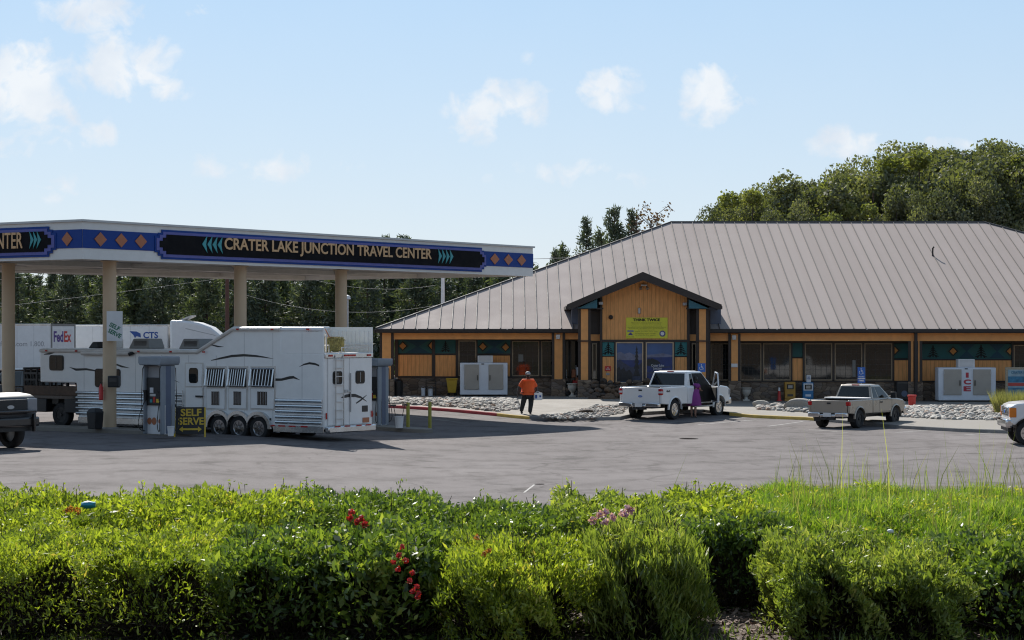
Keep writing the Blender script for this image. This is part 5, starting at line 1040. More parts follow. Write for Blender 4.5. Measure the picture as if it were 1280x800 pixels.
    mb=MB(); mb.bx(xf-.02,xf+.03,-hw*.62,hw*.62,zg0,zg1); gr_=mb.build('grille',K[p.get('grille','chrome')],t,bevel=.02)
    mb=MB()
    for i in range(4): z=zg0+.03+(zg1-zg0-.06)*i/4; mb.bx(xf+.03,xf+.036,-hw*.58,hw*.58,z+.01,z+(zg1-zg0)/4-.025)
    mb.build('grille_slot',K['black'],gr_)
    mb=MB(); mb.lathe([(.001,0),(.13,0),(.13,.012)],20,faceM((xf+.036,0,(zg0+zg1)/2),(1,0,0))@Matrix.Diagonal((1,.42,1,1))); mb.build('badge',K['steel'] if p.get('grille')=='black' else K['blue'],gr_)
    for s in (-1,1):
        mb=MB(); mb.bx(xf-.16,xf+.02,s*hw*.65,s*(hw+.008),zg0+.02 if p.get('tallamp',1) else zg1-.2,zg1+.02); hl=mb.build('headlight',K['headlamp'],t,bevel=.03)
        if p.get('amber'): mb=MB(); mb.bx(xf-.2,xf+.024,s*(hw-.1),s*(hw+.014),zg0-.02,zg1+.0); mb.build('indicator',K['amber'],hl,bevel=.02)
    mb=MB(); mb.bx(xf-.1,xf+.14,-hw-.0,hw+.0,zs-.08,zs+.2); mb.build('front_bumper',K[p.get('fb','chrome')],t,bevel=.06,seg=3)
    mb=MB(); mb.bx(xf-.06,xf+.04,-hw*.8,hw*.8,zs-.2,zs-.08); mb.build('valance',K['black'],t)
    return t,dict(hw=hw,xc=xc,xw=xw,zs=zs,zbelt=zbelt,zroof=zroof,faces=faces,body=body,cabin=cabin,xf=xf,xr=xr,pm=pm)
def place(local, world, rz):                       # put the local point on the world point
    c,s=math.cos(rz),math.sin(rz); return (world.x-(local[0]*c-local[1]*s), world.y-(local[0]*s+local[1]*c), gz(world.x,world.y))
# --- white crew truck with its front passenger door open
A1=R(54.4); P1=dict(L=5.75,W=2.03,r=.41,xra=-1.72,wb=3.62,zs=.6,xc=-.72,xw=1.42,zbelt=1.33,zhood=1.30,zroof=1.97,zrail=1.34,rr=.28,rw=.72,paint='f_white',rim='chrome',sp=6,panes=[(.14,.46),(.50,.9)],doors=[(-.5,.42),(.44,1.3)],open=1,badge=1,tum=.22,flares=1,grille='chrome')
w0=G(840.5,524.3); T1,i1=pickup(P1,'white four door pickup with its passenger doors open at the kerb by the porch',place((P1['xra'],-.88),w0,A1),A1)
hw=i1['hw']
mb=MB(); f=i1['faces']['right']; inset(mb,f,.3,.93,.04,.88,.008); mb.build('doorway',K['interior'],i1['cabin'])
mb=MB(); mb.bx(-.22,1.22,-hw-.006,-hw+.0,.66,1.36); dw=mb.build('doorway',K['interior'],T1); mb=MB(); mb.bx(.6,.95,-hw-.012,-hw-.006,.72,1.1); mb.bx(-.05,.3,-hw-.0121,-hw-.0061,.72,1.15); mb.build('seat',K['bedliner'],dw)
mb=MB(); mb.bx(-.3,1.3,-hw-.1,-hw+.02,.46,.53); mb.build('side_step',K['steel'],T1,bevel=.02)
mb=MB(); inset(mb,f,.14,.27,.1,.86,.009); mb.build('side_window',K['cglass'],i1['cabin'])
dm=thing('open_door',None,None,(1.22,-hw-.02,0),R(44)); dm.parent=T1                # hinge at the front, swung out towards us; leaf runs along -x
mb=MB(); mb.prism([(-.96,.64),(-.02,.64),(-.0,1.30),(-.98,1.33)],'y',-.09,.0); mb.build('door_leaf',K['f_white'],dm,bevel=.02)
mb=MB()
for a_,b_ in (((-.98,1.3),(-.82,1.86)),((-.82,1.86),(-.42,1.9)),((-.42,1.9),(.0,1.32))): mb.tube([(a_[0],-.045,a_[1]),(b_[0],-.045,b_[1])],.035,6)
mb.build('window_frame',K['f_white'],dm); mb=MB(); mb.prism([(-.95,1.32),(-.02,1.32),(-.43,1.87),(-.81,1.84)],'y',-.05,-.045); mb.build('pane',K['cglass'],dm)
mb=MB(); mb.prism([(-.88,.72),(-.08,.72),(-.06,1.26),(-.9,1.28)],'y',.001,.05); mb.build('inner_panel',K['interior'],dm,bevel=.02); mb=MB(); mb.box((-.1,-.2,1.42),(.12,.24,.22)); mb.build('mirror',K['black'],dm,bevel=.03)
# --- champagne compact pickup
A2=R(54); P2=dict(L=5.05,W=1.76,r=.365,xra=-1.55,wb=3.15,zs=.52,xc=-.42,xw=1.38,zbelt=1.10,zhood=1.06,zroof=1.66,zrail=1.10,rr=.22,rw=.78,paint='f_tan',rim='black',sp=5,panes=[(.1,.33),(.38,.88)],doors=[(.16,1.24)],tum=.24,flares=1,flaps=1,toolrail=1)
w0=G(1071.5,535.2); T2,i2=pickup(P2,'champagne compact pickup with an extended cab parked in front of the big windows',place((P2['xra'],-.76),w0,A2),A2)
# --- white heavy pickup nosing in from the right edge, facing left
A3=R(175); P3=dict(L=6.2,W=2.03,r=.40,xra=-1.55,wb=4.0,zs=.66,xc=-.3,xw=1.55,zbelt=1.42,zhood=1.40,zroof=2.03,zrail=1.4,rr=.15,rw=.65,paint='f_white',rim='chrome',sp=8,panes=[(.12,.88)],doors=[(.1,1.45)],amber=1,tum=.2,tallamp=0)
w0=G(1285,556.8); T3,i3=pickup(P3,'white heavy pickup with amber corner lights driving in at the right edge',place((P3['xra']+P3['wb'],.88),w0,A3),A3)
# --- grey pickup at the left edge, nose towards us
A4=R(-34); P4=dict(L=5.8,W=2.05,r=.44,xra=-1.75,wb=3.7,zs=.72,xc=-.8,xw=1.4,zbelt=1.55,zhood=1.58,zroof=2.15,zrail=1.55,rr=.25,rw=.7,paint='f_grey',rim='steel',sp=6,panes=[(.1,.48),(.52,.9)],doors=[(-.6,.4),(.42,1.3)],grille='black',fb='f_dark',tum=.22)
w0=G(15,559.5); T4,i4=pickup(P4,'grey blue pickup with a black grille facing us at the left edge',place((P4['xra']+P4['wb'],.9),w0,A4),A4)
mb=MB(); xf=i4['xf']; mb.bx(xf+.1,xf+.24,-.8,.8,1.05,1.12); mb.bx(xf+.1,xf+.22,-.8,-.72,.5,1.0); mb.bx(xf+.1,xf+.22,.72,.8,.5,1.0); mb.build('bull_bar',K['f_dark'],T4,bevel=.02)
# --- black flatbed that tows the horse trailer
A5=R(146); pc=HT.matrix_basis@V(Ltot+1.2,0,0)
P5=dict(L=6.4,W=2.1,r=.42,xra=-2.0,wb=4.1,zs=.62,xc=-.1,xw=1.75,zbelt=1.38,zhood=1.40,zroof=2.0,zrail=1.3,rr=.15,rw=.65,paint='f_dark',rim='black',sp=6,panes=[(.1,.48),(.52,.9)],doors=[(.2,1.5)],flatbed=1,grille='black',fb='f_dark')
T5,i5=pickup(P5,'black flatbed truck with wooden bed boards hitched under the trailer nose',(pc.x,pc.y,gz(pc.x,pc.y)),A5)
mb=MB(); mb.bx(-3.3,-.15,-1.15,1.15,.98,1.08); mb.build('flat_bed',K['f_dark'],T5); mb=MB(); mb.bx(-3.3,-.2,-1.13,1.13,1.085,1.11); mb.bx(-3.3,-.3,1.1,1.15,1.11,1.42); mb.build('bed_board',mat('weathered_boards',(.10,.065,.045),.85,var=.4,scale=5),T5)
mb=MB(); mb.bx(-.25,-.18,-1.1,1.1,1.1,1.2)
for y in np.linspace(-1.05,1.05,8): mb.bx(-.24,-.19,y-.03,y+.03,1.1,2.0)
mb.bx(-.25,-.18,-1.1,1.1,1.98,2.06)
for x in (-3.2,-2.4,-1.6,-.9): mb.bx(x-.04,x+.04,1.06,1.14,1.1,1.9)
mb.bx(-3.25,-.2,1.08,1.12,1.82,1.9); mb.bx(-3.25,-.2,1.08,1.12,1.6,1.66); mb.build('headache_rack',K['black'],T5)
mb=MB(); mb.bx(-3.0,-2.3,1.0,1.15,.5,.98); mb.build('tool_box',K['black'],T5,bevel=.02); mb=MB(); mb.bx(-1.4,-.3,.85,1.15,.5,.97); mb.build('tool_box',K['black'],T5,bevel=.02)
mb=MB(); mb.tube([tuple(V(-2.05,0,1.1)),(-2.05,0,1.75)],.07,10); mb.tube([(-2.05,.1,1.1),(-1.9,.2,1.45),(-1.75,.1,1.75)],.03,6); mb.build('gooseneck_coupler',K['chrome'],T5)
# ================================================================ people
def skin_body(name, verts, edges, mat_, parent=None, sub=2, loc=None):
    """verts: (x,y,z,rx,ry)"""
    me=bpy.data.meshes.new(name); me.from_pydata([v[:3] for v in verts],edges,[]); o=bpy.data.objects.new(name,me); COL.objects.link(o)
    o.modifiers.new('skin','SKIN').use_smooth_shade=True
    bm=bmesh.new(); bm.from_mesh(me); lay=bm.verts.layers.skin.verify(); bm.verts.ensure_lookup_table()
    for i,v in enumerate(verts): bm.verts[i][lay].radius=(v[3],v[4] if len(v)>4 else v[3])
    bm.verts[0][lay].use_root=True; bm.to_mesh(me); bm.free()
    s=o.modifiers.new('sub','SUBSURF'); s.levels=sub; s.render_levels=sub
    dg=bpy.context.evaluated_depsgraph_get(); m2=bpy.data.meshes.new_from_object(o.evaluated_get(dg)); bpy.data.objects.remove(o); m2.materials.clear(); m2.shade_smooth()
    return link(name,m2,mat_,parent)
def chain(vs,es,start,pts):
    prev=start
    for p in pts: vs.append(p); es.append((prev,len(vs)-1)); prev=len(vs)-1
    return prev
def hand(vs,es,wrist,p,fw,side,curl=.5):
    """palm and five fingers from a wrist at p, fingers along fw (down), side = unit vector across the palm"""
    fw=V(*fw).normalized(); sd=V(*side).normalized(); nn=fw.cross(sd); p=V(*p)
    q=p+fw*.05; palm=chain(vs,es,wrist,[(*q,.022,.034)])
    for i,(o,l) in enumerate(((-.032,.07),(-.011,.082),(.011,.078),(.03,.06))):
        a=q+fw*.045+sd*o; b=a+fw*l*.5+nn*l*.12*curl; c=b+fw*l*.42+nn*l*.42*curl; chain(vs,es,palm,[(*a,.011),(*b,.0095),(*c,.008)])
    a=q+sd*-.04+fw*.005; chain(vs,es,palm,[(*a,.013),(*(a-sd*.018+fw*.035),.011),(*(a-sd*.02+fw*.065+nn*.01),.009)])
K['skin_d']=mat('skin_dark',(.055,.033,.024),.55,var=.1); K['skin']=mat('skin_tan',(.36,.20,.14),.55,var=.1); K['shirt']=mat('orange_shirt',(.78,.11,.02),.8,var=.12,scale=6,bump=.2); K['trouser']=mat('dark_trousers',(.022,.024,.027),.85,var=.3); K['shoe']=mat('black_shoe',(.015,.015,.015),.6); K['dress']=mat('magenta_dress',(.22,.035,.21),.75,var=.15,scale=6); K['hair']=mat('dark_hair',(.014,.010,.009),.6,var=.4,scale=30); K['cap']=mat('grey_cap',(.25,.27,.30),.7)
def face_bits(parent,c,m_skin,hr):
    mb=MB()
    for s in (-1,1): mb.ball((c[0]+s*.032,c[1]-hr*.86,c[2]+.015),.012,1)
    mb.build('eye',K['black'],parent); mb=MB(); mb.ball((c[0],c[1]-hr*.98,c[2]-.02),.019,1,sc=(.8,1,1.3)); 
    for s in (-1,1): mb.ball((c[0]+s*hr*.8,c[1]+.0,c[2]-.01),.03,1,sc=(.35,.7,1.1))
    mb.build('nose_and_ears',m_skin,parent,smooth=True); mb=MB(); mb.ball((c[0],c[1]-hr*.86,c[2]-.055),.022,1,sc=(1.1,.4,.3)); mb.build('mouth',mat('lip',(.12,.04,.035),.5),parent)
# the man in orange, walking towards us; local -y is forward
q=G(660,512.2,KH); MN=thing('person','man in bright orange shirt and grey cap walking with a white carton','person',(q.x,q.y,gz(q.x,q.y)+KH),R(12))
vs=[(0,0,.98,.17,.15)]; es=[]
b=chain(vs,es,0,[(0,-.02,1.12,.2,.18),(0,-.02,1.28,.19,.16),(0,0,1.42,.16,.12),(0,0,1.52,.08,.08),(0,-.015,1.58,.075,.08),(0,-.02,1.66,.1,.115),(0,-.015,1.75,.088,.1)])
ch=3
def limb(start,pts): return chain(vs,es,start,pts)
a=limb(ch,[(-.2,0,1.40,.08),(-.34,.02,1.24,.075),(-.4,.02,1.13,.062),(-.46,-.04,.95,.05),(-.475,-.06,.89,.035)]); hand(vs,es,a,(-.475,-.06,.89),(-.1,-.2,-1),(0,1,0))
a=limb(ch,[(.2,0,1.40,.08),(.34,.03,1.24,.075),(.38,.02,1.13,.06),(.38,-.1,.99,.048),(.37,-.14,.95,.034)]); hand(vs,es,a,(.37,-.14,.95),(.0,-.1,-1),(0,-1,0),1.2)
limb(0,[(-.12,.0,.88,.115),(-.2,.06,.5,.075),(-.24,.22,.14,.05),(-.24,.24,.09,.045),(-.25,.1,.04,.04)])
limb(0,[(.12,0,.88,.115),(.1,-.12,.5,.075),(.06,-.14,.12,.05),(.06,-.14,.06,.045),(.06,-.3,.04,.04)])
bd=skin_body('body',vs,es,K['skin_d'],MN)
vs=[(0,-.05,1.14,.285,.26)]; es=[]; a=chain(vs,es,0,[(0,-.03,1.28,.25,.215),(0,0,1.42,.20,.155),(0,0,1.525,.1,.1)]); chain(vs,es,0,[(0,-.03,1.0,.275,.24),(0,-.0,.9,.25,.21)])
for s in (-1,1): chain(vs,es,2,[(s*.2,0,1.43,.125),(s*.31,.02,1.26,.12),(s*.35,.02,1.15,.105)])
skin_body('polo_shirt',vs,es,K['shirt'],MN)
vs=[(0,0,.95,.235,.2)]; es=[]
chain(vs,es,0,[(-.13,0,.84,.155),(-.2,.06,.5,.12),(-.24,.22,.17,.095),(-.24,.24,.1,.09)]); chain(vs,es,0,[(.13,0,.84,.155),(.11,-.12,.5,.12),(.06,-.14,.14,.095),(.06,-.14,.06,.09)]); skin_body('trousers',vs,es,K['trouser'],MN)
mb=MB(); mb.ball((-.245,.17,.06),.06,2,sc=(.85,2.2,.8)); mb.ball((.06,-.21,.05),.06,2,sc=(.85,2.2,.8)); mb.build('shoe',K['shoe'],MN,smooth=True)
mb=MB(); mb.ball((-.005,.0,1.765),.118,2,sc=(1,1.12,.8)); mb.ball((0,-.14,1.745),.085,2,sc=(1,1,.14)); mb.build('cap',K['cap'],MN,smooth=True); mb=MB(); mb.ball((0,-.06,1.62),.075,2,sc=(1,.75,.6)); mb.build('beard',K['hair'],MN,smooth=True); face_bits(MN,(0,-.02,1.69),K['skin_d'],.1)
cr=thing('carton','white printed carton carried by the man in orange','carton',tuple(MN.matrix_basis@V(.37,-.2,.6)),R(12)); mb=MB(); mb.box((0,0,.13),(.34,.24,.3)); mb.build('box',K['white'],cr,bevel=.01); mb=MB(); mb.bx(.04,.12,-.124,-.1205,.1,.18); mb.bx(-.14,-.05,-.124,-.1205,.05,.2); mb.build('printed_label',K['cts'],cr); mb=MB(); mb.tube([(-.08,0,.28),(-.05,0,.33),(.05,0,.33),(.08,0,.28)],.01,6); mb.build('handle',K['white_dull'],cr)
MN.scale=(.95,.95,.95)
# the woman leaning in at the open rear door; forward = towards the truck
q=G(867,521.8); WM=thing('person','woman in magenta dress leaning in at the open truck door','person',(q.x,q.y,gz(q.x,q.y)),R(-25))
vs=[(0,0,.92,.13,.11)]; es=[]
chain(vs,es,0,[(0,.03,1.08,.115,.1),(0,.1,1.25,.14,.1),(0,.15,1.36,.11,.08),(0,.19,1.43,.05,.05),(0,.22,1.48,.055,.058),(0,.25,1.55,.075,.088),(0,.27,1.62,.068,.08)])
for s in (-1,1):
    a=chain(vs,es,2,[(s*.15,.12,1.34,.058),(s*.19,.24,1.17,.045),(s*.17,.42,1.12,.036),(s*.16,.47,1.12,.026)]); hand(vs,es,a,(s*.16,.47,1.12),(0,1,-.15),(1,0,0))
    chain(vs,es,0,[(s*.085,.0,.82,.09),(s*.085,.0,.48,.058),(s*.085,-.03,.28,.056),(s*.085,-.01,.1,.036),(s*.085,-.01,.05,.035),(s*.09,.12,.03,.03)])
skin_body('body',vs,es,K['skin'],WM)
mb=MB(); prof=[(.33,.5),(.31,.7),(.28,.88),(.23,1.04),(.22,1.18)]; 
rings=[]
for r_,z in prof:
    yo=.0 if z<1 else (z-1)*.45; rings.append(mb.verts([((r_+.012*math.sin(k*5*6.283/40*1.0)*(1.3-z))*math.cos(6.283*k/40),yo+(r_*.8+.012*math.sin(k*7*6.283/40)*(1.3-z))*math.sin(6.283*k/40),z) for k in range(40)]))
for a_,b_ in zip(rings,rings[1:]):
    for k in range(40): mb.face([a_[k],a_[(k+1)%40],b_[(k+1)%40],b_[k]])
mb.build('dress_skirt',K['dress'],WM,smooth=True)
vs=[(0,.06,1.15,.22,.16)]; es=[]; chain(vs,es,0,[(0,.1,1.25,.215,.15),(0,.15,1.36,.19,.12)]); 
for s in (-1,1): chain(vs,es,1,[(s*.18,.12,1.35,.09),(s*.21,.18,1.24,.085)])
skin_body('dress_top',vs,es,K['dress'],WM)
mb=MB(); mb.ball((0,.235,1.6),.108,2,sc=(.95,1.05,1.1)); mb.ball((0,.16,1.47),.085,2,sc=(.9,.55,1.5)); mb.build('hair',K['hair'],WM,smooth=True); mb=MB(); mb.lathe([(.08,-.015),(.1,0),(.08,.015)],20,Matrix.Translation((0,.235,1.63))@Matrix.Rotation(R(20),4,'X')); mb.build('hair_band',K['white_dull'],WM); face_bits(WM,(0,.25,1.56),K['skin'],-.09)
mb=MB()
for s in (-1,1): mb.ball((s*.088,.06,.025),.045,2,sc=(.85,2.3,.5))
mb.build('sandal',K['shoe'],WM,smooth=True)
# ================================================================ things along the store front
def ice_box(px0,px1,py0,py1,D,label,lettered):
    x0,x1=X(px0,D),X(px1,D); w=x1-x0; h=Z(py0,D)-kz((x0+x1)/2,D); zb=kz((x0+x1)/2,D); t=thing('ice_freezer',label,'ice freezer',((x0+x1)/2,D,zb-.0)); dp=.85
    mb=MB(); mb.bx(-w/2,w/2,0,dp,.06,h); mb.build('cabinet',K['ice'],t,bevel=.03); mb=MB()
    for x in (-w/2+.15,w/2-.15): mb.bx(x-.06,x+.06,.08,dp-.08,0,.06)
    mb.build('foot',K['black'],t)
    for s in (-1,1):
        c=s*w*.255; mb=MB(); mb.bx(c-w*.155,c+w*.155,-.05,-.002,h*.2,h*.95); d=mb.build('door',K['ice_door'],t,bevel=.015); mb=MB(); mb.box((c-s*w*.125,-.08,h*.55),(.04,.06,.26)); mb.build('handle',K['muntin'],d); mb=MB()
        for zz in (h*.3,h*.85): mb.box((c+s*w*.15,-.055,zz),(.05,.02,.12))
        mb.build('hinge',K['steel'],d)
    mb=MB(); mb.box((-.05,-.012,h*.965),(.14,.02,.05)); mb.build('lock',K['black'],t)
    if lettered:
        for ch_,z in zip('ICE',(h*.78,h*.58,h*.38)): text('lettering',ch_,.14 if ch_=='I' else .36,h*.15,faceM((0,-.006,z),(0,-1,0)),K['red_i'],t,bold=.05)
    return t
K['ice']=mat('freezer_white',(.62,.66,.72),.4,var=.05); K['ice_door']=mat('freezer_door',(.36,.33,.29),.55,var=.07); K['red_i']=mat('letter_red',(.42,.03,.05),.5)
ice_box(575,634.5,453.5,498,YW-1.15,'white two door ice freezer without lettering behind the red kerb cobbles',0)
ice_box(1173,1245,459.5,504.5,YW-2.0,'white ice freezer lettered ICE in red on the right of the store front',1)
def unit(px0,px1,py0,py1,D,label):
    t=thing('compressor_unit',label,'compressor',((X(px0,D)+X(px1,D))/2,D,Z(py1,D))); w=X(px1,D)-X(px0,D); h=Z(py0,D)-Z(py1,D); mb=MB(); mb.bx(-w/2,w/2,0,.6,0,h); mb.build('housing',K['white_dull'],t,bevel=.02); mb=MB()
    for i in range(6): mb.bx(-w/2+.06,w/2-.06,-.008,.0,.05+i*h/7,.06+i*h/7)
    mb.build('louvre',K['grey'],t)
unit(597,616,444.5,453.4,YW-.95,'white compressor box on top of the unlettered ice freezer'); unit(1198,1218.5,449,459.4,YW-1.8,'white compressor box on top of the freezer lettered ICE')
# ice poster stand at the right edge
D=YW-2.4; t=thing('poster_stand','poster stand with a blue and red lake poster behind the grass clump','poster stand',(X(1275,D),D,kz(X(1275,D),D))); K['frame_pat']=mat('poster_frame',(.34,.29,.21),.6,var=.35,scale=22)
mb=MB(); a,b=X(1257,D),X(1296,D); mb.bx(a-X(1275,D),b-X(1275,D),0,.12,.05,Z(459,D)-kz(X(1275,D),D)); mb.build('frame',K['frame_pat'],t,bevel=.02)
def pp(px0,px1,py0,py1,m,o): mb=MB(); mb.bx(X(px0,D)-X(1275,D),X(px1,D)-X(1275,D),-o-.004,-o,Z(py1,D)-kz(X(1275,D),D),Z(py0,D)-kz(X(1275,D),D)); return mb.build('poster',K[m],t)
K['ps_sky']=mat('poster_pale_blue',(.25,.36,.42),.5,var=.3,scale=3); K['ps_sea']=mat('poster_sea',(.03,.16,.28),.5,var=.5,scale=4); K['ps_red']=mat('poster_red',(.45,.06,.05),.5)
pp(1260,1294,462,496,'ps_sky',.002); pp(1260,1294,470.5,478,'ps_sea',.007); pp(1260,1294,478.5,482.5,'ps_red',.012); pp(1260,1294,484.5,496,'ps_sea',.008); text('lettering','CRATER LAKE',.95,.13,faceM((X(1276,D)-X(1275,D),-.02,Z(465.5,D)-kz(X(1275,D),D)),(0,-1,0)),K['ps_sea'],t)
# urns
def urn(px,py,D,label):
    p=at(px,py,D); t=thing('urn_planter',label,'urn planter',(p.x,p.y,kz(p.x,p.y)),0,'urn planters at the entrance'); mb=MB(); mb.bx(-.17,.17,-.17,.17,0,.06); mb.lathe([(.13,.06),(.08,.12),(.07,.2),(.14,.27),(.21,.38),(.235,.5),(.22,.56),(.26,.6),(.28,.62),(.28,.65),(.235,.65),(.2,.58),(.01,.56)],28); mb.build('bowl',K['urn'],t,smooth=True); mb=MB(); mb.lathe([(.01,.585),(.2,.585)],20); mb.build('soil',K['bark'],t)
K['urn']=mat('cast_stone',(.45,.42,.37),.85,var=.1,bump=.2); urn(715.5,503.3,YW-2.2,'pale stone urn planter left of the porch, by the first stone post base'); urn(932.5,505,YW-1.2,'pale stone urn planter right of the white pickup nose')
# newspaper boxes
def newsbox(px,py0,py1,D,m,label,white):
    w=.52; z1=Z(py0,D)-kz(X(px,D),D); t=thing('newspaper_box',label,'newspaper box',(X(px,D),D,kz(X(px,D),D))); mb=MB(); mb.bx(-w/2,w/2,.0,.42,.1,z1); mb.build('case',K[m],t,bevel=.02); mb=MB(); mb.bx(-w/2,w/2,.03,.4,0,.1); mb.build('base',K[m],t)
    mb=MB(); a=.0; mb.bx(-w/2+.03,w/2-.03,-.012,-.0,z1*.56,z1-.05); f=mb.build('display_frame',K['white_dull'] if white else K[m],t); mb=MB(); mb.bx(-w/2+.09,w/2-.09,-.018,-.012,z1*.62,z1-.11); mb.build('pane',K['glass'],f); mb=MB(); mb.bx(-w/2+.15,w/2-.15,-.021,-.018,z1*.67,z1-.16); mb.build('paper',K['ice_door'],f)
    mb=MB(); mb.bx(-w/2+.12,w/2-.12,-.006,0,z1*.24,z1*.36); mb.build('title_plate',K['muntin'] if not white else K['ice'],t)
K['nb_y']=mat('box_ochre',(.42,.23,.035),.5); K['nb_b']=mat('box_blue',(.03,.17,.36),.5); newsbox(987.8,477.5,502,YW-.9,'nb_y','ochre yellow newspaper box between the traffic cone and the blue one',0); newsbox(1010.3,478,503,YW-.9,'nb_b','blue newspaper box with a white framed display',1)
D=YW-.75; s=thing('notice_card','small white upright notice on top of the blue newspaper box','sign',(X(1010.8,D),D,Z(478,D))); mb=MB(); mb.bx(-.11,.11,-.02,0,0,.36); mb.build('card',K['white_dull'],s); text('lettering','FREE\nPAPER',.15,.14,faceM((0,-.023,.22),(0,-1,0)),K['cts'],s)
p=at(974,502.5,YW-.95); t=thing('traffic_cone','slim red cone with a pale top standing by the stone wall','cone',(p.x,p.y,kz(p.x,p.y))); mb=MB(); mb.bx(-.13,.13,-.13,.13,0,.03); mb.lathe([(.1,.03),(.085,.1),(.06,.5)],16); mb.build('cone',K['red'],t,smooth=True); mb=MB(); mb.lathe([(.06,.5),(.045,.66),(.01,.67)],16); mb.build('pale_band',K['white_dull'],t,smooth=True)
# right-hand bits: dark machine and red can
D=YW-1.3; t=thing('drinks_machine','black vending machine with a round logo beside the double post','vending machine',(X(1128.5,D),D,kz(X(1128.5,D),D))); w=.62; h=Z(476.5,D)-kz(X(1128.5,D),D); mb=MB(); mb.bx(-w/2,w/2,0,.6,.05,h); mb.build('cabinet',K['black'],t,bevel=.04); mb=MB(); mb.lathe([(.001,0),(.15,0),(.15,.006)],20,faceM((.08,-.002,h*.38),(0,-1,0))); mb.build('round_logo',K['slate_blue'],t); mb=MB(); mb.bx(-w/2+.05,w/2-.05,-.008,-.002,h*.88,h*.96); mb.build('lit_header',K['muntin'],t)
q=G(1140,508,KH); t=thing('red_can','small red waste can by the right stone post base','bin',(q.x,q.y,gz(q.x,q.y)+KH)); mb=MB(); mb.lathe([(.15,0),(.19,.46),(.21,.46),(.21,.52),(.17,.53),(.01,.53)],20); mb.build('can',K['red'],t,smooth=True); mb=MB(); mb.lathe([(.2,.45),(.215,.47),(.2,.49)],20); mb.build('rim',K['red_lens'],t)
# handicap signs
def hsign(px,py0,py1,D,label,w=.32,post=True):
    p=at(px,(py0+py1)/2,D); h=(py1-py0)*D/F; t=thing('parking_sign',label,'sign',(p.x,p.y,gz(p.x,p.y))); z0=p.z-gz(p.x,p.y)-h/2
    mb=MB(); mb.bx(-w/2,w/2,-.03,-.02,z0,z0+h); pl_=mb.build('plate',K['blue'],t)
    mb=MB(); zc=z0+h-.19; mb.lathe([(.02,0),(.02,.004),(.001,.005)],10,faceM((-.015,-.031,zc+.12),(0,-1,0))); mb.tube([(-.015,-.033,zc+.09),(-.01,-.033,zc),(.05,-.033,zc),(.075,-.033,zc-.08)],.011,6); mb.tube([(-.01,-.033,zc+.05),(.045,-.033,zc+.05)],.009,6); mb.tube([(-.02+.075*math.cos(a),-.033,zc-.03+.075*math.sin(a)) for a in np.linspace(2.2,6.0,12)],.009,6); mb.build('wheelchair_symbol',K['white'],pl_)
    if h>.5:
        for i,s_ in enumerate(('PARKING','WITH PERMIT','ONLY')): text('lettering',s_,.24,.05,faceM((0,-.031,z0+h-.4-i*.08),(0,-1,0)),K['white'],pl_)
        mb=MB(); mb.bx(-w/2,w/2,-.034,-.0305,z0+.17,z0+.19); mb.build('white_line',K['white'],pl_); text('lettering','VAN',.18,.07,faceM((0,-.032,z0+.09),(0,-1,0)),K['white'],pl_)
    mb=MB(); mb.tube([(0,0,0),(0,0,z0+h-.02)],.022,8); mb.build('pole',K['steel'],t)
hsign(1076.7,459,478.5,88.5,'blue accessible parking sign with lettering behind the champagne pickup'); hsign(877,454,465,93.0,'blue accessible parking sign in front of the right porch post',.34)
# left: bin, buckets, rack, yellow cart
D=YW-.7
t=thing('waste_bin','dark ribbed waste bin at the left end of the stone wall','bin',(X(496.5,D),D,.0)); mb=MB(); mb.lathe([(.25,.1),(.28,.8),(.3,.8),(.3,.86),(.2,.95),(.01,.97)],24); mb.build('can',K['black'],t,smooth=True); mb=MB()
for i in range(12): a=6.283*i/12; mb.tube([(.262*math.cos(a),.262*math.sin(a),.15),(.286*math.cos(a),.286*math.sin(a),.78)],.012,5)
mb.build('rib',K['muntin'],t)
for px,w,l in ((529,.1,'slim white bucket left of the black rack by the stone wall'),(538,.13,'wider white bucket standing inside the black rack')):
    p=at(px,497,D); t=thing('bucket',l,'bucket',(p.x,p.y,.05)); mb=MB(); mb.lathe([(.01,0),(w*.9,0),(w,.42),(w*1.07,.42),(w*1.07,.46),(w*.9,.46),(w*.85,.4),(.01,.4)],18); mb.build('pail',K['ice'],t,smooth=True); mb=MB(); mb.tube([(w*math.cos(a),0,.42+w*1.1*math.sin(a)) for a in np.linspace(0,3.14,9)],.008,5); mb.build('bail_handle',K['steel'],t)
t=thing('wire_rack','black metal rack with a high back by the stone wall','rack',(X(539.5,D),D,0)); mb=MB()
for x in (-.28,.2):
    for y in (-.2,.2): mb.tube([(x,y,.1),(x,y,.92 if y>0 else .55)],.02,6)
for z in (.52,.72,.9): mb.tube([(-.28,.2,z),(.2,.2,z)],.016,6)
mb.tube([(-.28,-.2,.52),(.2,-.2,.52)],.016,6); mb.build('rack_frame',K['black'],t); mb=MB(); mb.bx(-.28,.2,-.2,.2,.5,.53); mb.build('shelf',K['black'],t)
p=at(565,495,D-.1); t=thing('yellow_cart','yellow tapered waste cart on wheels between stone wall and freezer','bin',(p.x,p.y,.12)); mb=MB(); mb.hexa([(-.19,-.19,.16),(.19,-.19,.16),(.19,.19,.16),(-.19,.19,.16),(-.27,-.25,.8),(.27,-.25,.8),(.27,.25,.8),(-.27,.25,.8)]); K['cart']=mat('cart_yellow',(.42,.27,.02),.5); mb.build('tub',K['cart'],t,bevel=.03); mb=MB(); mb.bx(-.3,.3,-.28,.28,.8,.88); mb.build('lid',K['cart'],t,bevel=.03)
for s in (-1,1): wheel(t,s*.17,.0,.08,.06,'black',0,face=1)
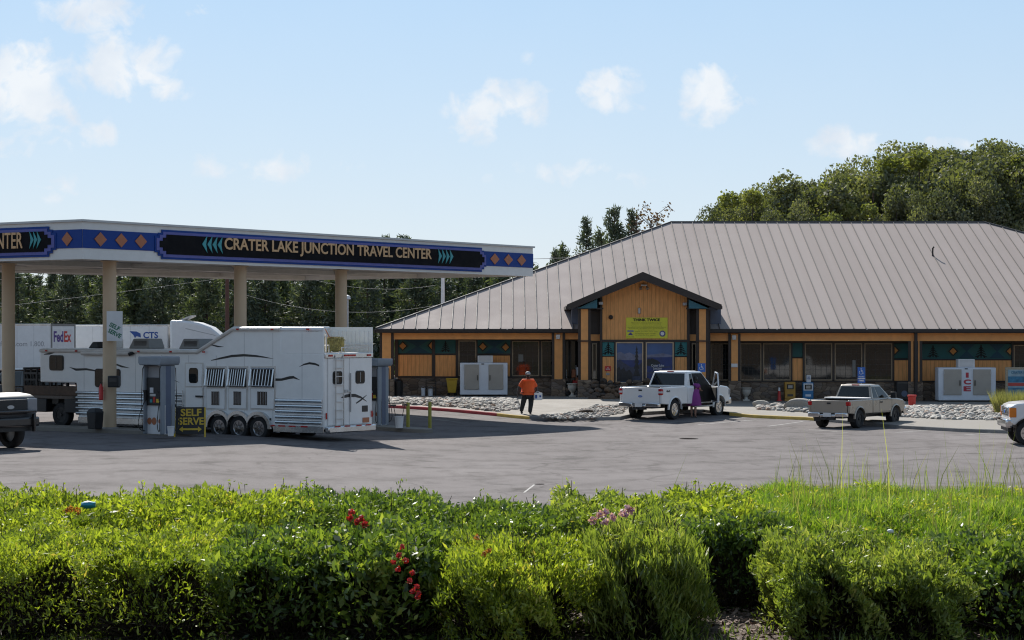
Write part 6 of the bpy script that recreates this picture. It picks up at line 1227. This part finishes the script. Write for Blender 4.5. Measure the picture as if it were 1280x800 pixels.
# shopper display with orange goods seen inside the door
D=YW-.5
t=thing('display_rack','wire display with orange and red goods by the entrance door','display rack',(X(720,D),D,.13)); mb=MB(); mb.tube([(0,0,0),(0,0,1.5)],.02,6); mb.bx(-.2,.2,-.2,.2,0,.03); mb.build('stand',K['steel'],t); mb=MB(); mb.box((-.12,-.05,1.1),(.2,.16,.4)); mb.box((.1,-.05,.75),(.26,.2,.3)); mb.build('orange_bag',K['can_orange'],t,bevel=.03); mb=MB(); mb.box((-.02,-.08,.62),(.3,.16,.26)); mb.build('red_bag',K['red'],t,bevel=.03); mb=MB(); mb.box((.1,-.06,1.2),(.16,.12,.4)); mb.build('white_bag',K['ice'],t,bevel=.02)
# ================================================================ poles and wires
t=thing('utility_pole','slim reddish utility pole in front of the pines under the canopy','pole',(X(284,128),128,0)); mb=MB(); mb.tube([(0,0,0),(0,0,8.6)],.16,10,.1); K['rust_pole']=mat('rust_brown_pole',(.12,.055,.04),.8); mb.build('pole',K['rust_pole'],t,smooth=True); mb=MB(); mb.bx(-1.1,1.1,-.06,.06,8.1,8.25); mb.build('crossarm',K['rust_pole'],t)
t=thing('light_pole','white light pole rising behind the left roof slope','pole',(X(553.5,122),122,0)); mb=MB(); mb.tube([(0,0,0),(0,0,7.3)],.13,10,.1); mb.build('pole',K['white_dull'],t,smooth=True); mb=MB(); mb.bx(-.5,.5,-.15,.15,7.3,7.45); mb.build('lamp_head',K['steel'],t,bevel=.03)
t=thing('light_pole','thin pale pole left of the white light pole, by the canopy column','pole',(X(434.5,126),126,0)); mb=MB(); mb.tube([(0,0,0),(0,0,5.2)],.07,8); mb.build('pole',K['steel'],t); mb=MB(); mb.lathe([(.02,5.2),(.2,5.25),(.12,5.45),(.02,5.5)],12); mb.build('lamp_head',K['white_dull'],t)
t=thing('utility_pole','brown utility pole standing left of the picture that carries the wires','pole',(-62,150,0)); mb=MB(); mb.tube([(0,0,0),(0,0,6.2)],.16,10,.1); mb.build('pole',K['rust_pole'],t)
t=thing('utility_pole','brown utility pole far right that carries the thin sky wires','pole',(70,150,0)); mb=MB(); mb.tube([(0,0,0),(0,0,13)],.16,10,.1); mb.build('pole',K['rust_pole'],t)
def wire(a,b,sag,label,r=.009):
    a,b=V(*a),V(*b); mb=MB(); mb.tube([a.lerp(b,i/24)-V(0,0,sag*4*(i/24)*(1-i/24)) for i in range(25)],r,5); K['wire']=K.get('wire') or mat('aluminium_wire',(.16,.165,.17),.7,0); return tag(mb.build('power_line',K['wire']),label,'power line')
PX=X(284,128); wire((-62,150,5.0),(PX-.9,128,8.2),.5,'upper of the two wires sloping up to the slim reddish pole'); wire((-62,150,2.6+.3),(PX+.0,128,6.6),.4,'middle wire crossing the pines left of the reddish pole'); wire((PX+.9,128,8.2),(X(553.5,122)-.4,122,6.0),1.0,'wire between the reddish pole and the white light pole')
wire((PX,128,5.9),(X(553.5,122),122,4.9),.9,'lower wire between the reddish pole and the white light pole')
wire((X(553.5,122),122,7.4),(70,150,12.6),.6,'thin wire above the left roof slope against the sky',.015)
# ================================================================ trees
K['needle']=leafmat('pine_needles',[(0,(.045,.064,.046)),(.5,(.085,.108,.068)),(.85,(.13,.15,.088)),(1,(.19,.20,.12))],.2,.06,.55)
K['needle_y']=leafmat('bright_pine_needles',[(0,(.055,.075,.045)),(.5,(.105,.13,.065)),(1,(.18,.20,.095))],.24,.06,.55)
K['broad']=leafmat('poplar_leaves',[(0,(0.081,0.091,0.049)),(.5,(0.137,0.146,0.070)),(.85,(0.202,0.202,0.101)),(1,(0.273,0.260,0.135))],.35,.05,.6)
K['broad_y']=leafmat('yellow_green_leaves',[(0,(0.104,0.117,0.041)),(.5,(0.176,0.195,0.061)),(1,(0.260,0.260,0.101))],.38,.03,.6)
K['dry']=leafmat('dry_leaves',[(0,(.12,.07,.05)),(1,(.22,.14,.10))],.2,.03)
def quads(C_, ax, nr, ln, wd):
    """leaf-shaped faces: centre, axis, normal, length, width -> folded rhombs"""
    ax=ax/np.linalg.norm(ax,axis=1)[:,None]; sd=np.cross(nr,ax); sd/=np.linalg.norm(sd,axis=1)[:,None]+1e-9
    ln=ln[:,None]; wd=wd[:,None]; n=len(C_); Vv=np.empty((n,4,3)); Vv[:,0]=C_-ax*ln*.5; Vv[:,1]=C_+sd*wd*.5-ax*ln*.05; Vv[:,2]=C_+ax*ln*.5; Vv[:,3]=C_-sd*wd*.5-ax*ln*.05
    return Vv.reshape(-1,3), np.arange(n*4).reshape(n,4)
def conifer_mesh(h, seed, dens=1.0, narrow=.2):
    g=np.random.default_rng(seed); Cs=[];Ax=[];Nr=[];R_=[]
    z=h*.10; limbs=[]
    while z<h*.985:
        t=(z/h); rad=h*narrow*(1-t)**.75*g.uniform(.7,1.15)+.12; nb=int(g.integers(4,8))
        for k in range(nb):
            a=g.uniform(0,6.283); l=rad*g.uniform(.55,1.1); el=.45*(t-.35)+g.normal(0,.12); d=np.array([math.cos(a),math.sin(a),el]); limbs.append((z,d*l))
            m=max(5,int(l*32*dens)); s=g.uniform(.25,1,m)**.8; p=np.array([0,0,z])+np.outer(s,d*l)+g.normal(0,.11+.05*l,(m,3)); p[:,2]-=(s**2)*l*.18
            Cs.append(p); Ax.append(np.tile(d,(m,1))*.7+g.normal(0,.6,(m,3))+np.array([0,0,.35])); Nr.append(g.normal(0,1,(m,3))+np.array([0,0,.4])); R_.append(np.clip(g.normal(.4,.22,m)+.25*(s-.5)+g.normal(0,.1),0,1))
        z+=h*.028*g.uniform(.6,1.4)
    Cs=np.vstack(Cs); n=len(Cs); Vv,Fq=quads(Cs,np.vstack(Ax),np.vstack(Nr),g.uniform(.28,.58,n),g.uniform(.06,.13,n)); return np_mesh('crown',Vv,Fq,np.concatenate(R_)),limbs
def broad_mesh(h, w, seed, n=9000, lobes=26, ls=.34):
    g=np.random.default_rng(seed); c=[];r=[]
    for i in range(lobes):
        t=g.uniform(.22,1); rr=w*.5*math.sin(math.pi*min(.98,(t-.1)*1.02))**.6; a=g.uniform(0,6.283); q=g.uniform(.2,1)**.5*rr; c.append((q*math.cos(a),q*math.sin(a),h*t*.93)); r.append(g.uniform(.12,.22)*w*(1.15-.4*t))
    c=np.array(c); r=np.array(r); k=g.integers(0,lobes,n); d=g.normal(0,1,(n,3)); d/=np.linalg.norm(d,axis=1)[:,None]; q=g.uniform(.35,1.05,n)**.5
    P=c[k]+d*(r[k]*q)[:,None]*np.array([1,1,.85]); P+=g.normal(0,.12,(n,3)); tone=g.normal(0,.14,lobes)
    Vv,Fq=quads(P,g.normal(0,1,(n,3)),d+g.normal(0,.6,(n,3)),g.uniform(.7,1.3,n)*ls,g.uniform(.5,.9,n)*ls); return np_mesh('crown',Vv,Fq,np.clip(g.normal(.42,.2,n)+tone[k],0,1)),[(cc,rr) for cc,rr in zip(c,r)]
def trunk_mesh(h, r, limbs, kind):
    mb=MB(); pts=[(0,0,-.2),(.03*h*.2,.0,h*.3),(-.01*h*.3,.02*h*.3,h*.6),(0,0,h*.97)] if kind=='c' else [(0,0,-.2),(.02*h,.01*h,h*.3),(-.01*h,0,h*.6),(.01*h,0,h*.85)]
    mb.tube(pts,r,9,r*.15)
    if kind=='c':
        for z,d in limbs[::3]: mb.tube([(0,0,z),(d[0]*.5,d[1]*.5,z+d[2]*.5),(d[0]*.9,d[1]*.9,z+d[2]*.8)],.045,4,.015)
    else:
        for c,rr in limbs[::2]: mb.tube([(0,0,max(h*.18,c[2]*.45)),(c[0]*.5,c[1]*.5,c[2]*.75),tuple(c)],r*.3,5,r*.08)
    bmesh.ops.recalc_face_normals(mb.bm,faces=mb.bm.faces); me=bpy.data.meshes.new('trunk'); mb.bm.to_mesh(me); mb.bm.free(); me.materials.append(K['bark']); me.shade_smooth(); return me
CONS=[]
for i in range(6):
    h=[10.5,9.2,11.5,8.4,10.0,7.2][i]; cm,lm=conifer_mesh(h,100+i,1.0,[.24,.3,.22,.32,.26,.34][i]); cm.materials.append(K['needle_y'] if i in (3,5) else K['needle']); CONS.append((h,cm,trunk_mesh(h,.17,lm,'c')))
BRD=[]
for i in range(5):
    h,w=[(15,9),(14,7.5),(16,10),(13,8),(15,6.5)][i]; cm,lm=broad_mesh(h,w,200+i,[20000,16000,22000,16000,14000][i],34,.25); cm.materials.append(K['broad_y'] if i==4 else K['broad']); BRD.append((h,cm,trunk_mesh(h,.3,lm,'b')))
def plant_tree(kind, idx, px, top_py, D, label, name='pine_tree', cat='tree', group=None, lean=0, wide=1):
    src=(CONS if kind=='c' else BRD)[idx]; h=H-(top_py-YH)/F*D - (gz(0,D)-.03); s=h/src[0]
    t=thing(name,label,cat,(X(px,D),D,-.03),rng.uniform(0,6.28),group); t.scale=(s*wide,s*wide,s)
    for nm,me in (('crown',src[1]),('trunk',src[2])): o=bpy.data.objects.new(nm,me); COL.objects.link(o); o.parent=t
    return t
# the belt of pines beyond the lorry park: px, top, distance, kind
belt=[(-18,318,150,0),(2,322,158,1),(22,330,152,2),(36,338,162,3),(66,334,156,0),(84,320,150,1),(100,334,160,2),(116,316,154,4),(132,324,148,3),(150,310,160,0),(168,322,152,5),(186,326,158,2),(204,318,150,1),(222,324,162,4),(240,312,155,0),(258,322,149,3),(276,330,158,2),(296,314,152,1),(314,322,160,0),(332,316,150,4),(350,324,156,3),(368,310,162,2),(388,318,150,1),(406,322,158,0),(424,312,152,5),(442,320,160,4),(460,316,150,2),(481,292,165,2),(503,291,165,0),(520,318,152,1),(538,326,158,3),(556,318,150,0),(574,326,160,4),(592,322,152,2),(610,330,158,1),(628,320,150,3),(646,334,160,0),(664,326,166,5)]
for i,(px,ty,D,k) in enumerate(belt):
    lab={481:'pine whose thin tip shows above the canopy roof, left of a taller tip',503:'pine whose broad tip shows above the canopy roof, right of a thinner tip'}.get(px,'dark pine in the long belt of pines behind the lorry park')
    plant_tree('c',k,px,ty,D,lab,group='pines in the belt behind the lorry park' if px not in (481,503) else None, wide=1.1 if px not in (481,503) else 1)
for i in range(34):                                # the row behind
    px=-40+i*21+rng.uniform(-6,6); plant_tree('c',int(rng.integers(0,6)),px,rng.uniform(330,349),rng.uniform(170,182),'dark pine in the long belt of pines behind the lorry park',group='pines in the belt behind the lorry park',wide=1.25)
# scrub that closes the foot of the belt
P=[];
for i in range(14000): 
    x=rng.uniform(-52,12); y=rng.uniform(144,166); P.append((x,y,abs(rng.normal(0,1.3))+.1))
P=np.array(P); n=len(P); Vv,Fq=quads(P,rng.normal(0,1,(n,3))+np.array([0,0,.6]),rng.normal(0,1,(n,3)),rng.uniform(.35,.7,n),rng.uniform(.2,.4,n)); tag(link('undergrowth',np_mesh('undergrowth',Vv,Fq,rng.uniform(0,.8,n)),K['needle']),'dark undergrowth at the foot of the pine belt','undergrowth',kind='stuff')
for px,ty,D,k,lab in ((694,308,135,4,'small young pine tip just above the left roof slope near the canopy end'),(704,300,136,3,'short round topped pine second from the canopy end above the roof slope'),(733,268,140,0,'slender pine left of the tallest pine above the left roof slope'),(752,286,138,5,'low pine between the slender pine and the tallest dark pine'),(768,255,142,1,'tallest dark pine above the left roof slope'),(790,258,141,0,'dark pine right beside the tallest one above the left roof slope')):
    plant_tree('c',k,px,ty,D,lab,wide=.72)
# half-dead tree beside the ridge
h=H-(252-YH)/F*140; t=thing('bare_tree','half bare brownish tree at the left end of the roof ridge','tree',(X(814,140),140,-.03)); g=np.random.default_rng(5); mb=MB(); mb.tube([(0,0,-.2),(.1,0,h*.5),(0,0,h*.9)],.16,8,.04); pts=[]
for i in range(46):
    z=h*g.uniform(.5,.95); a=g.uniform(0,6.28); l=g.uniform(.5,1.5); e=np.array([l*math.cos(a),l*math.sin(a),z+l*.6]); mb.tube([(0,0,z-.2),(e[0]*.5,e[1]*.5,z+l*.2),tuple(e)],.03,4,.01); pts.append(e)
mb.build('trunk',K['bark'],t); pts=np.array(pts); k=g.integers(0,len(pts),900); C_=pts[k]*g.uniform(.6,1.05,(900,1))**.5; C_[:,2]=pts[k][:,2]-g.uniform(0,.6,900); C_+=g.normal(0,.16,(900,3)); Vv,Fq=quads(C_,g.normal(0,1,(900,3)),g.normal(0,1,(900,3)),g.uniform(.14,.3,900),g.uniform(.1,.2,900)); link('crown',np_mesh('crown',Vv,Fq,g.uniform(0,1,900)),K['dry'],t)
# the big broadleaf grove behind the ridge
grove=[(900,262,140,1,.7),(918,245,143,0,.75),(940,226,141,4,1.1),(962,231,146,2,.8),(985,226,142,3,.8),(1008,212,140,1,1.1),(1022,208,147,4,1.2),(1045,214,143,2,.75),(1068,206,149,0,.9),(1090,200,141,3,.85),(1112,190,146,2,.9),(1135,181,150,0,.9),(1158,176,143,4,1.3),(1178,178,149,1,1.1),(1200,184,141,3,.9),(1222,178,145,2,.85),(1243,174,150,0,.9),(1262,178,142,4,1.2),(1284,180,147,1,1.1),(1305,184,143,2,.9),(1330,190,148,0,.9),(1120,228,137,3,.7),(1205,222,136,0,.7),(1060,240,137,4,1.0),(1160,236,136,2,.6),(1255,226,137,1,.9),(985,250,136,0,.6),(914,250,151,2,.8),(928,234,152,1,.9),(952,230,153,0,.8),(975,228,152,2,.8),(998,220,153,3,.9),(1035,214,152,0,.9),(1058,212,153,2,.8),(1080,204,154,1,.8),(1101,196,155,0,.9),(1124,188,156,3,.9),(1147,182,155,2,.9),(1168,180,156,0,.8),(1190,183,155,1,.9),(1211,182,156,2,.9),(1233,178,156,0,.9),(1252,178,157,1,.8),(1273,181,156,3,.9)]
for px,ty,D,k,wd in grove: plant_tree('b',k,px,ty,D,'leafy poplar in the dense grove behind the right of the roof','broadleaf_tree',group='poplars in the grove behind the roof',wide=wd)
plant_tree('c',2,1304,118,146,'tall dark conifer cut by the right edge above the grove',wide=.8)
# tufts by the poster stand
def tuft(loc,label,n,h,spread,m,name='grass_clump',cat='grass clump'):
    g=np.random.default_rng(int(abs(loc[0]*100))); a=g.uniform(0,6.283,n); r=spread*np.sqrt(g.uniform(0,1,n))*.4; base=np.stack([r*np.cos(a),r*np.sin(a),np.zeros(n)],1); d=np.stack([np.cos(a)*g.uniform(0,.5,n),np.sin(a)*g.uniform(0,.5,n),np.ones(n)],1); L=h*g.uniform(.5,1,n)
    Vv,Fq=quads(base+d*(L*.5)[:,None],d,g.normal(0,1,(n,3))*np.array([1,1,.1]),L,g.uniform(.6,1.2,n)*.02); o=link(name,np_mesh(name,Vv,Fq,g.uniform(0,1,n)),m); o.location=loc; return tag(o,label,cat)
K['reed']=leafmat('pale_grass',[(0,(.14,.14,.05)),(.6,(.24,.23,.10)),(1,(.33,.30,.16))],.35,.05); q=G(1267,518,KH); tuft((q.x,q.y,gz(q.x,q.y)+KH),'pale ornamental grass clump in front of the poster stand',1500,1.15,1.9,K['reed']); q=G(1285,516,KH); tuft((q.x,q.y,gz(q.x,q.y)+KH),'second pale ornamental grass clump at the very right edge',1000,1.05,1.5,K['reed'])
# ================================================================ roadside hedge and weeds
YG_=[(0,(.05,.08,.014)),(.3,(.145,.19,.026)),(.65,(.30,.35,.045)),(.88,(.42,.43,.07)),(1,(.46,.36,.10))]
DG_=[(0,(.035,.065,.015)),(.4,(.09,.14,.026)),(.75,(.20,.26,.046)),(1,(.36,.39,.09))]
K['leaf_y']=leafmat('hedge_leaf',YG_,.42,.035,.45); K['leaf_d']=leafmat('shrub_leaf',DG_,.38,.05,.4); K['leaf_s']=leafmat('slender_leaf',[(0,(.06,.09,.024)),(.5,(.185,.235,.05)),(.85,(.34,.37,.09)),(1,(.46,.43,.17))],.4,.03,.4)
K['grass']=leafmat('grass_blade',[(0,(.06,.115,.018)),(.4,(.13,.22,.026)),(.8,(.25,.34,.045)),(1,(.42,.40,.15))],.45,.04,.4)
K['twig']=mat('twig',(.055,.040,.026),.9,var=.4); K['petal_red']=leafmat('red_petal',[(0,(.30,.012,.02)),(1,(.50,.03,.04))],.35,.05); K['petal_pink']=leafmat('pink_petal',[(0,(.45,.22,.40)),(1,(.62,.42,.58))],.4,.05); K['new_leaf']=leafmat('orange_new_leaf',[(0,(.30,.09,.02)),(1,(.40,.17,.04))],.4,.05)
def shrub(px, D, w, d, h, n, ls, m, label, seed, slender=.5, name='shrub', box=.5, up=.5, sprigs=20, z0=None, hollow=0.0):
    """a mound of leaves on a frame of twigs; box 0 = dome, 1 = clipped block"""
    g=np.random.default_rng(seed); x,y=X(px,D),D; zb=bank(x,y) if z0 is None else z0; t=thing(name,label,'shrub',(x,y,zb-.02))
    u=g.normal(0,1,(n,3)); u[:,2]=np.abs(u[:,2])*g.choice([1,-.25],n,p=[.82,.18]); u/=np.linalg.norm(u,axis=1)[:,None]
    ex=1/(2+6*box); mx=(np.abs(u)**(1/ex)).sum(1)**ex if box>0 else 1.0
    v=u/(np.asarray(mx)[:,None] if box>0 else 1)
    ph=g.uniform(0,6.28,8); bump=1+.13*np.sin(u[:,0]*5+ph[0])*np.sin(u[:,1]*6+ph[1])+.10*np.sin(u[:,0]*11+ph[2]+u[:,2]*7)+.05*np.sin(u[:,1]*17+u[:,2]*13+ph[3])
    rad=(g.uniform(.15,1,n)**.30)*bump
    P=v*rad[:,None]*np.array([w/2,d/2,h*.62])+np.array([0,0,h*.40]); P[:,2]=np.maximum(P[:,2],g.uniform(.0,.08,n)); P+=g.normal(0,.010,(n,3))
    if hollow:                                     # leaves removed under the top, in patches, so the face falls dark
        q=.5+.5*np.sin(P[:,0]/w*7.5+ph[6])*.6+.4*np.sin(P[:,0]/w*17+P[:,2]/h*5+ph[7])*.5; top=h*(.58+.26*hollow+.12*np.sin(P[:,0]/w*13+ph[5]))
        cave=(P[:,1]<d*.30)&(P[:,2]>.05)&(P[:,2]<top)&(q<.32+.9*hollow); keep=(~cave)|(g.uniform(0,1,n)<.085); P=P[keep]; u=u[keep]; rad=rad[keep]; n=len(P)
    ax=u*.6+g.normal(0,.7,(n,3))+np.array([0,0,up]); nr=g.normal(0,.8,(n,3))+np.array([0,0,.7])+u*.3
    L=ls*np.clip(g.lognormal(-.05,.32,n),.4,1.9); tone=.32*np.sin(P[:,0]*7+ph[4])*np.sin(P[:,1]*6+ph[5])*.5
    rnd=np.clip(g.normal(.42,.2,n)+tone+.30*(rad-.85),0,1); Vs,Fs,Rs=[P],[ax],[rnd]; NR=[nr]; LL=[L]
    tw=MB(); 
    for i in range(sprigs):                        # shoots that stick out of the top
        a=g.uniform(0,6.28); q=np.sqrt(g.uniform(0,1))*.85; b=np.array([w/2*q*math.cos(a),d/2*q*math.sin(a),h*.86]); l=h*g.uniform(.12,.36); e=b+np.array([g.normal(0,.22)*l,g.normal(0,.22)*l,l]); tw.tube([tuple(b*np.array([.8,.8,.2])),tuple(b),tuple(e)],.004,4,.0015); k=int(g.integers(9,18)); s=g.uniform(0,1,k)
        Vs.append(b+np.outer(s,e-b)+g.normal(0,.012,(k,3))); Fs.append(g.normal(0,.8,(k,3))+np.array([0,0,.5])); NR.append(g.normal(0,1,(k,3))); LL.append(ls*g.uniform(.6,1.1,k)); Rs.append(np.clip(g.normal(.62,.2,k),0,1))
    for i in range(26):
        a=g.uniform(0,6.28); q=g.uniform(.3,.9); tw.tube([(w*.12*math.cos(a),d*.12*math.sin(a),0),(w*.3*q*math.cos(a),d*.3*q*math.sin(a),h*.35),(w*.46*q*math.cos(a),d*.46*q*math.sin(a),h*.8)],.008,4,.003)
    tb=tw.bm; k=2600; q=g.normal(0,1,(k,3)); q[:,2]=np.abs(q[:,2]); q/=np.linalg.norm(q,axis=1)[:,None]; q*=(g.uniform(0,1,k)**.4*.80)[:,None]   # dead inner twigs, added to block light and darken the hollows
    q=q*np.array([w/2,d/2,h*.85]); dd=q*np.array([1.2,1.2,.6])+g.normal(0,.35*w,(k,3))*np.array([.5,.5,.6])+np.array([0,0,.15]); dd/=np.linalg.norm(dd,axis=1)[:,None]; sd=np.cross(dd,g.normal(0,1,(k,3))); sd/=np.linalg.norm(sd,axis=1)[:,None]; ll=g.uniform(.05,.16,k); ww=g.uniform(.002,.006,k)
    for a_,d_,s_,l_,w_ in zip(q,dd,sd,ll,ww): tb.faces.new([tb.verts.new(a_-d_*l_-s_*w_),tb.verts.new(a_-d_*l_+s_*w_),tb.verts.new(a_+d_*l_+s_*w_*.4),tb.verts.new(a_+d_*l_-s_*w_*.4)])
    tw.build('stem',K['twig'],t)
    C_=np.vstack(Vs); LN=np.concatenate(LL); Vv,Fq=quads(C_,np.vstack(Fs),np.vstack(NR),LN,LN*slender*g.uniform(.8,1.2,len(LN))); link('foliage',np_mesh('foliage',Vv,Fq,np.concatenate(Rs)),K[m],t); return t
# front row, left to right                 px   D    w    d    h     n     leaf
SH=[]
for k_,(px,D,w,d,h,n,ls,m,lab,sl,bx_,spr,up_,hol) in enumerate((
 (45,9.85,.80,1.5,.42,62000,.0265,'leaf_y','clipped yellow green hedge shrub cut by the left edge',.33,.7,18,.5,.95),
 (205,9.75,.68,1.3,.43,62000,.026,'leaf_y','clipped yellow green hedge shrub with a deeply shaded hollow face, second from the left',.33,.8,16,.5,1.0),
 (352,9.8,.60,1.3,.44,46000,.034,'leaf_d','bushy green shrub left of the red flowers',.4,.5,22,.5,.8),
 (482,9.7,.56,1.2,.45,42000,.037,'leaf_d','broad leaved shrub with clusters of red flowers',.45,.4,22,.5,.75),
 (640,9.6,.68,1.2,.42,58000,.0265,'leaf_y','rounded shrub with thin stems in the middle of the hedge',.3,.3,40,.9,.08),
 (805,9.65,.54,1.2,.47,42000,.040,'leaf_s','wispy upright shrub topped with pink blossoms',.20,.35,90,1.7,.06),
 (1022,9.7,.48,1.1,.40,40000,.029,'leaf_s','low tangled shrub right of the dark hollow',.32,.4,26,.8,.28),
 (1128,9.6,.50,1.1,.37,38000,.029,'leaf_s','sparse low shrub with dry twigs in front of the grass',.3,.4,30,.8,.3),
 (1255,9.8,.58,1.2,.39,28000,.034,'leaf_d','shaded low shrub cut by the right edge',.45,.6,20,.5,.95),
 (922,10.6,.62,.7,.43,34000,.030,'leaf_d','small shrub behind the dark hollow',.45,.5,12,.5,.9))):
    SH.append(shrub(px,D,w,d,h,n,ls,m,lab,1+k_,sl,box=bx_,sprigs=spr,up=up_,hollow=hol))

# second row behind, filling the top of the strip
for i,(px,D,w,h,m,lab) in enumerate(((60,11.6,1.15,.49,'leaf_y','yellow green shrub behind the hedge at the far left, holding the blue scrap'),(275,11.7,1.1,.51,'leaf_y','yellow green shrub behind the hedge with a tall sprig'),(450,11.6,.95,.51,'leaf_d','green shrub behind the red flowers'),(610,11.5,.85,.44,'leaf_d','low green shrub behind the hedge in front of the drain cover'),(765,11.7,.8,.45,'leaf_s','loose shrub behind the pink blossoms'),(880,11.9,.75,.41,'leaf_y','yellow tipped shrub at the left end of the grass'))):
    SH.append(shrub(px,D,w,1.7,h,44000,.031,m,lab,30+i,.42,box=.5,sprigs=34))
def flowers(sh, pts, name, m, r, n, lab=None):
    """petal clusters at photo points, on the shrub's near surface"""
    for (px,py,D) in pts:
        p=at(px,py,D); g=np.random.default_rng(int(px*7+py)); d=g.normal(0,1,(n,3)); d/=np.linalg.norm(d,axis=1)[:,None]; C_=np.array(p)+d*r*g.uniform(.3,1,(n,1)); Vv,Fq=quads(C_,g.normal(0,1,(n,3)),d,np.full(n,r*.9),np.full(n,r*.75)); link(name,np_mesh(name,Vv,Fq,g.uniform(0,1,n)),K[m],sh,world=True)
flowers(SH[3],[(440,640,9.9),(452,648,9.85),(446,652,9.8),(437,647,9.85),(456,655,9.8)],'red_blossom','petal_red',.018,40)
flowers(SH[3],[(503,683,9.0),(499,694,9.0),(507,700,8.98),(492,703,9.0),(516,716,8.95),(521,733,8.93),(516,739,8.93),(521,746,8.92),(512,726,8.95),(497,712,9.0),(523,741,8.92)],'red_blossom','petal_red',.014,34)
flowers(SH[4],[(611,688,9.0),(606,692,9.0),(596,672,9.1)],'orange_shoot','new_leaf',.014,24)
flowers(SH[5],[(741,651,9.0),(757,652,9.0),(758,640,9.1),(785,635,9.1),(778,642,9.05),(781,643,9.0),(789,638,9.1),(766,646,9.05),(750,644,9.05)],'pink_blossom','petal_pink',.019,36)
# dark hollow left of the low shrub is simply open ground behind a gap
# grass
def grass(name, boxes, n, h0, h1, label, seed, m='grass', wd=.006, bend=.9):
    g=np.random.default_rng(seed); P=[]
    for (px0,px1,D0,D1,fr) in boxes:
        k=int(n*fr); D=g.uniform(D0,D1,k); px=g.uniform(px0,px1,k); P.append(np.stack([(px-640)/F*D,D],1))
    P=np.vstack(P); k=len(P); cl=np.sin(P[:,0]*9)*np.sin(P[:,1]*5)+.5*np.sin(P[:,0]*23+P[:,1]*11); z=np.array([bank(a,b) for a,b in P]); L=g.uniform(h0,h1,k)*(1+.38*cl); a=g.uniform(0,6.283,k); b=g.uniform(.05,bend,k)*L
    lean=np.stack([np.cos(a)*b,np.sin(a)*b],1); sd=np.stack([-np.sin(a+g.normal(0,.6,k)),np.cos(a)],1)*wd
    V0=np.concatenate([P,z[:,None]-.02],1); mid=V0+np.concatenate([lean*.35,(L*.55)[:,None]],1); tip=V0+np.concatenate([lean,(L*.97)[:,None]],1); s3=np.concatenate([sd,np.zeros((k,1))],1)
    Vv=np.stack([V0-s3,V0+s3,mid+s3*.8,mid-s3*.8,tip+s3*.1,tip-s3*.1],1).reshape(-1,3); base=np.arange(k)[:,None]*6; Fq=np.concatenate([base+np.array([0,1,2,3]),base+np.array([3,2,4,5])],0); r=np.clip(g.normal(.45,.22,k)+.22*cl,0,1)
    return tag(link(name,np_mesh(name,Vv,Fq,np.concatenate([r,r])),K[m]),label,'grass',kind='stuff')
grass('grass',[(965,1330,10.2,12,.40),(850,1330,12,14.9,.46),(560,900,11.5,13.4,.14)],120000,.045,.11,'bright green grass behind the low shrubs on the right',51,wd=.004)
grass('tall_weeds',[(960,1300,12.2,14.5,.78),(690,860,11.8,13,.1)],250,.2,.5,'tall thin weed stalks standing up against the asphalt',52,'leaf_s',.0026,.35)
grass('dry_stalks',[(980,1300,11.5,14.3,1)],120,.2,.44,'dry pale stalks among the weeds on the right',53,'reed',.003,.5)
grass('ground_weeds',[(-20,1300,8.6,9.6,1)],2500,.03,.08,'short weeds under the front of the hedge',54,'leaf_d',.005,.6)
# leafy weeds mixed into the grass, in clumps
g=np.random.default_rng(91); k=46000; D=g.uniform(10.4,14.9,k); px=g.uniform(850,1330,k); P=np.stack([(px-640)/F*D,D],1); cl=np.clip(.5+.5*np.sin(P[:,0]*6.1+2)*np.sin(P[:,1]*3.3)+.3*np.sin(P[:,0]*15+P[:,1]*9),0,1.3); kp=g.uniform(0,1,k)<(.25+.75*cl); P=P[kp]; cl=cl[kp]; k=len(P); z=np.array([bank(a,b) for a,b in P])+g.uniform(.02,1,k)*(.035+.06*cl)
Vv,Fq=quads(np.concatenate([P,z[:,None]],1),g.normal(0,1,(k,3))+np.array([0,0,.5]),g.normal(0,.8,(k,3))+np.array([0,0,.7]),g.uniform(.015,.04,k),g.uniform(.006,.014,k)); tag(link('leafy_weeds',np_mesh('leafy_weeds',Vv,Fq,np.clip(g.normal(.5,.25,k)+.2*(cl-.5),0,1)),K['leaf_y']),'yellow green leafy weeds growing in clumps through the grass','weeds',kind='stuff')
# bark chips on the bare ground
g=np.random.default_rng(77); k=15000; D=g.uniform(8.4,10.6,k); px=g.uniform(-20,1300,k); P=np.stack([(px-640)/F*D,D],1); z=np.array([bank(a,b) for a,b in P]); C_=np.concatenate([P,(z+g.uniform(.0,.015,k))[:,None]],1); Vv,Fq=quads(C_,g.normal(0,1,(k,3))*np.array([1,1,.25]),g.normal(0,.35,(k,3))+np.array([0,0,1]),g.uniform(.015,.05,k),g.uniform(.008,.022,k)); K['chip']=rndmat('bark_chip',[(0,(.09,.055,.04)),(.5,(.20,.125,.095)),(1,(.33,.23,.18))],bump=0); tag(link('bark_chips',np_mesh('bark_chips',Vv,Fq,g.uniform(0,1,k)),K['chip']),'reddish brown bark chips on the bare ground under the hedge','bark chips',kind='stuff')
# litter
mb=MB(); mb.ball((0,0,0),.042,2,jit=.12,sc=(1,.8,.5)); K['scrap']=mat('turquoise_plastic',(.02,.22,.32),.35); o=mb.build('plastic_scrap',K['scrap'],smooth=True); o.location=at(110,631,10.75); tag(o,'turquoise plastic scrap caught on top of the left hedge','litter')
flowers(SH[10],[(88,636,10.7),(83,638,10.7),(95,637,10.7),(98,640,10.65)],'orange_shoot','new_leaf',.018,20)
o=rocks('paper_scrap',[(0,0,0)],[.02],1); o=link('paper_scrap',o,K['white']); o.location=at(1113,664,10.6); tag(o,'crumpled white paper scrap lying in the grass','litter')
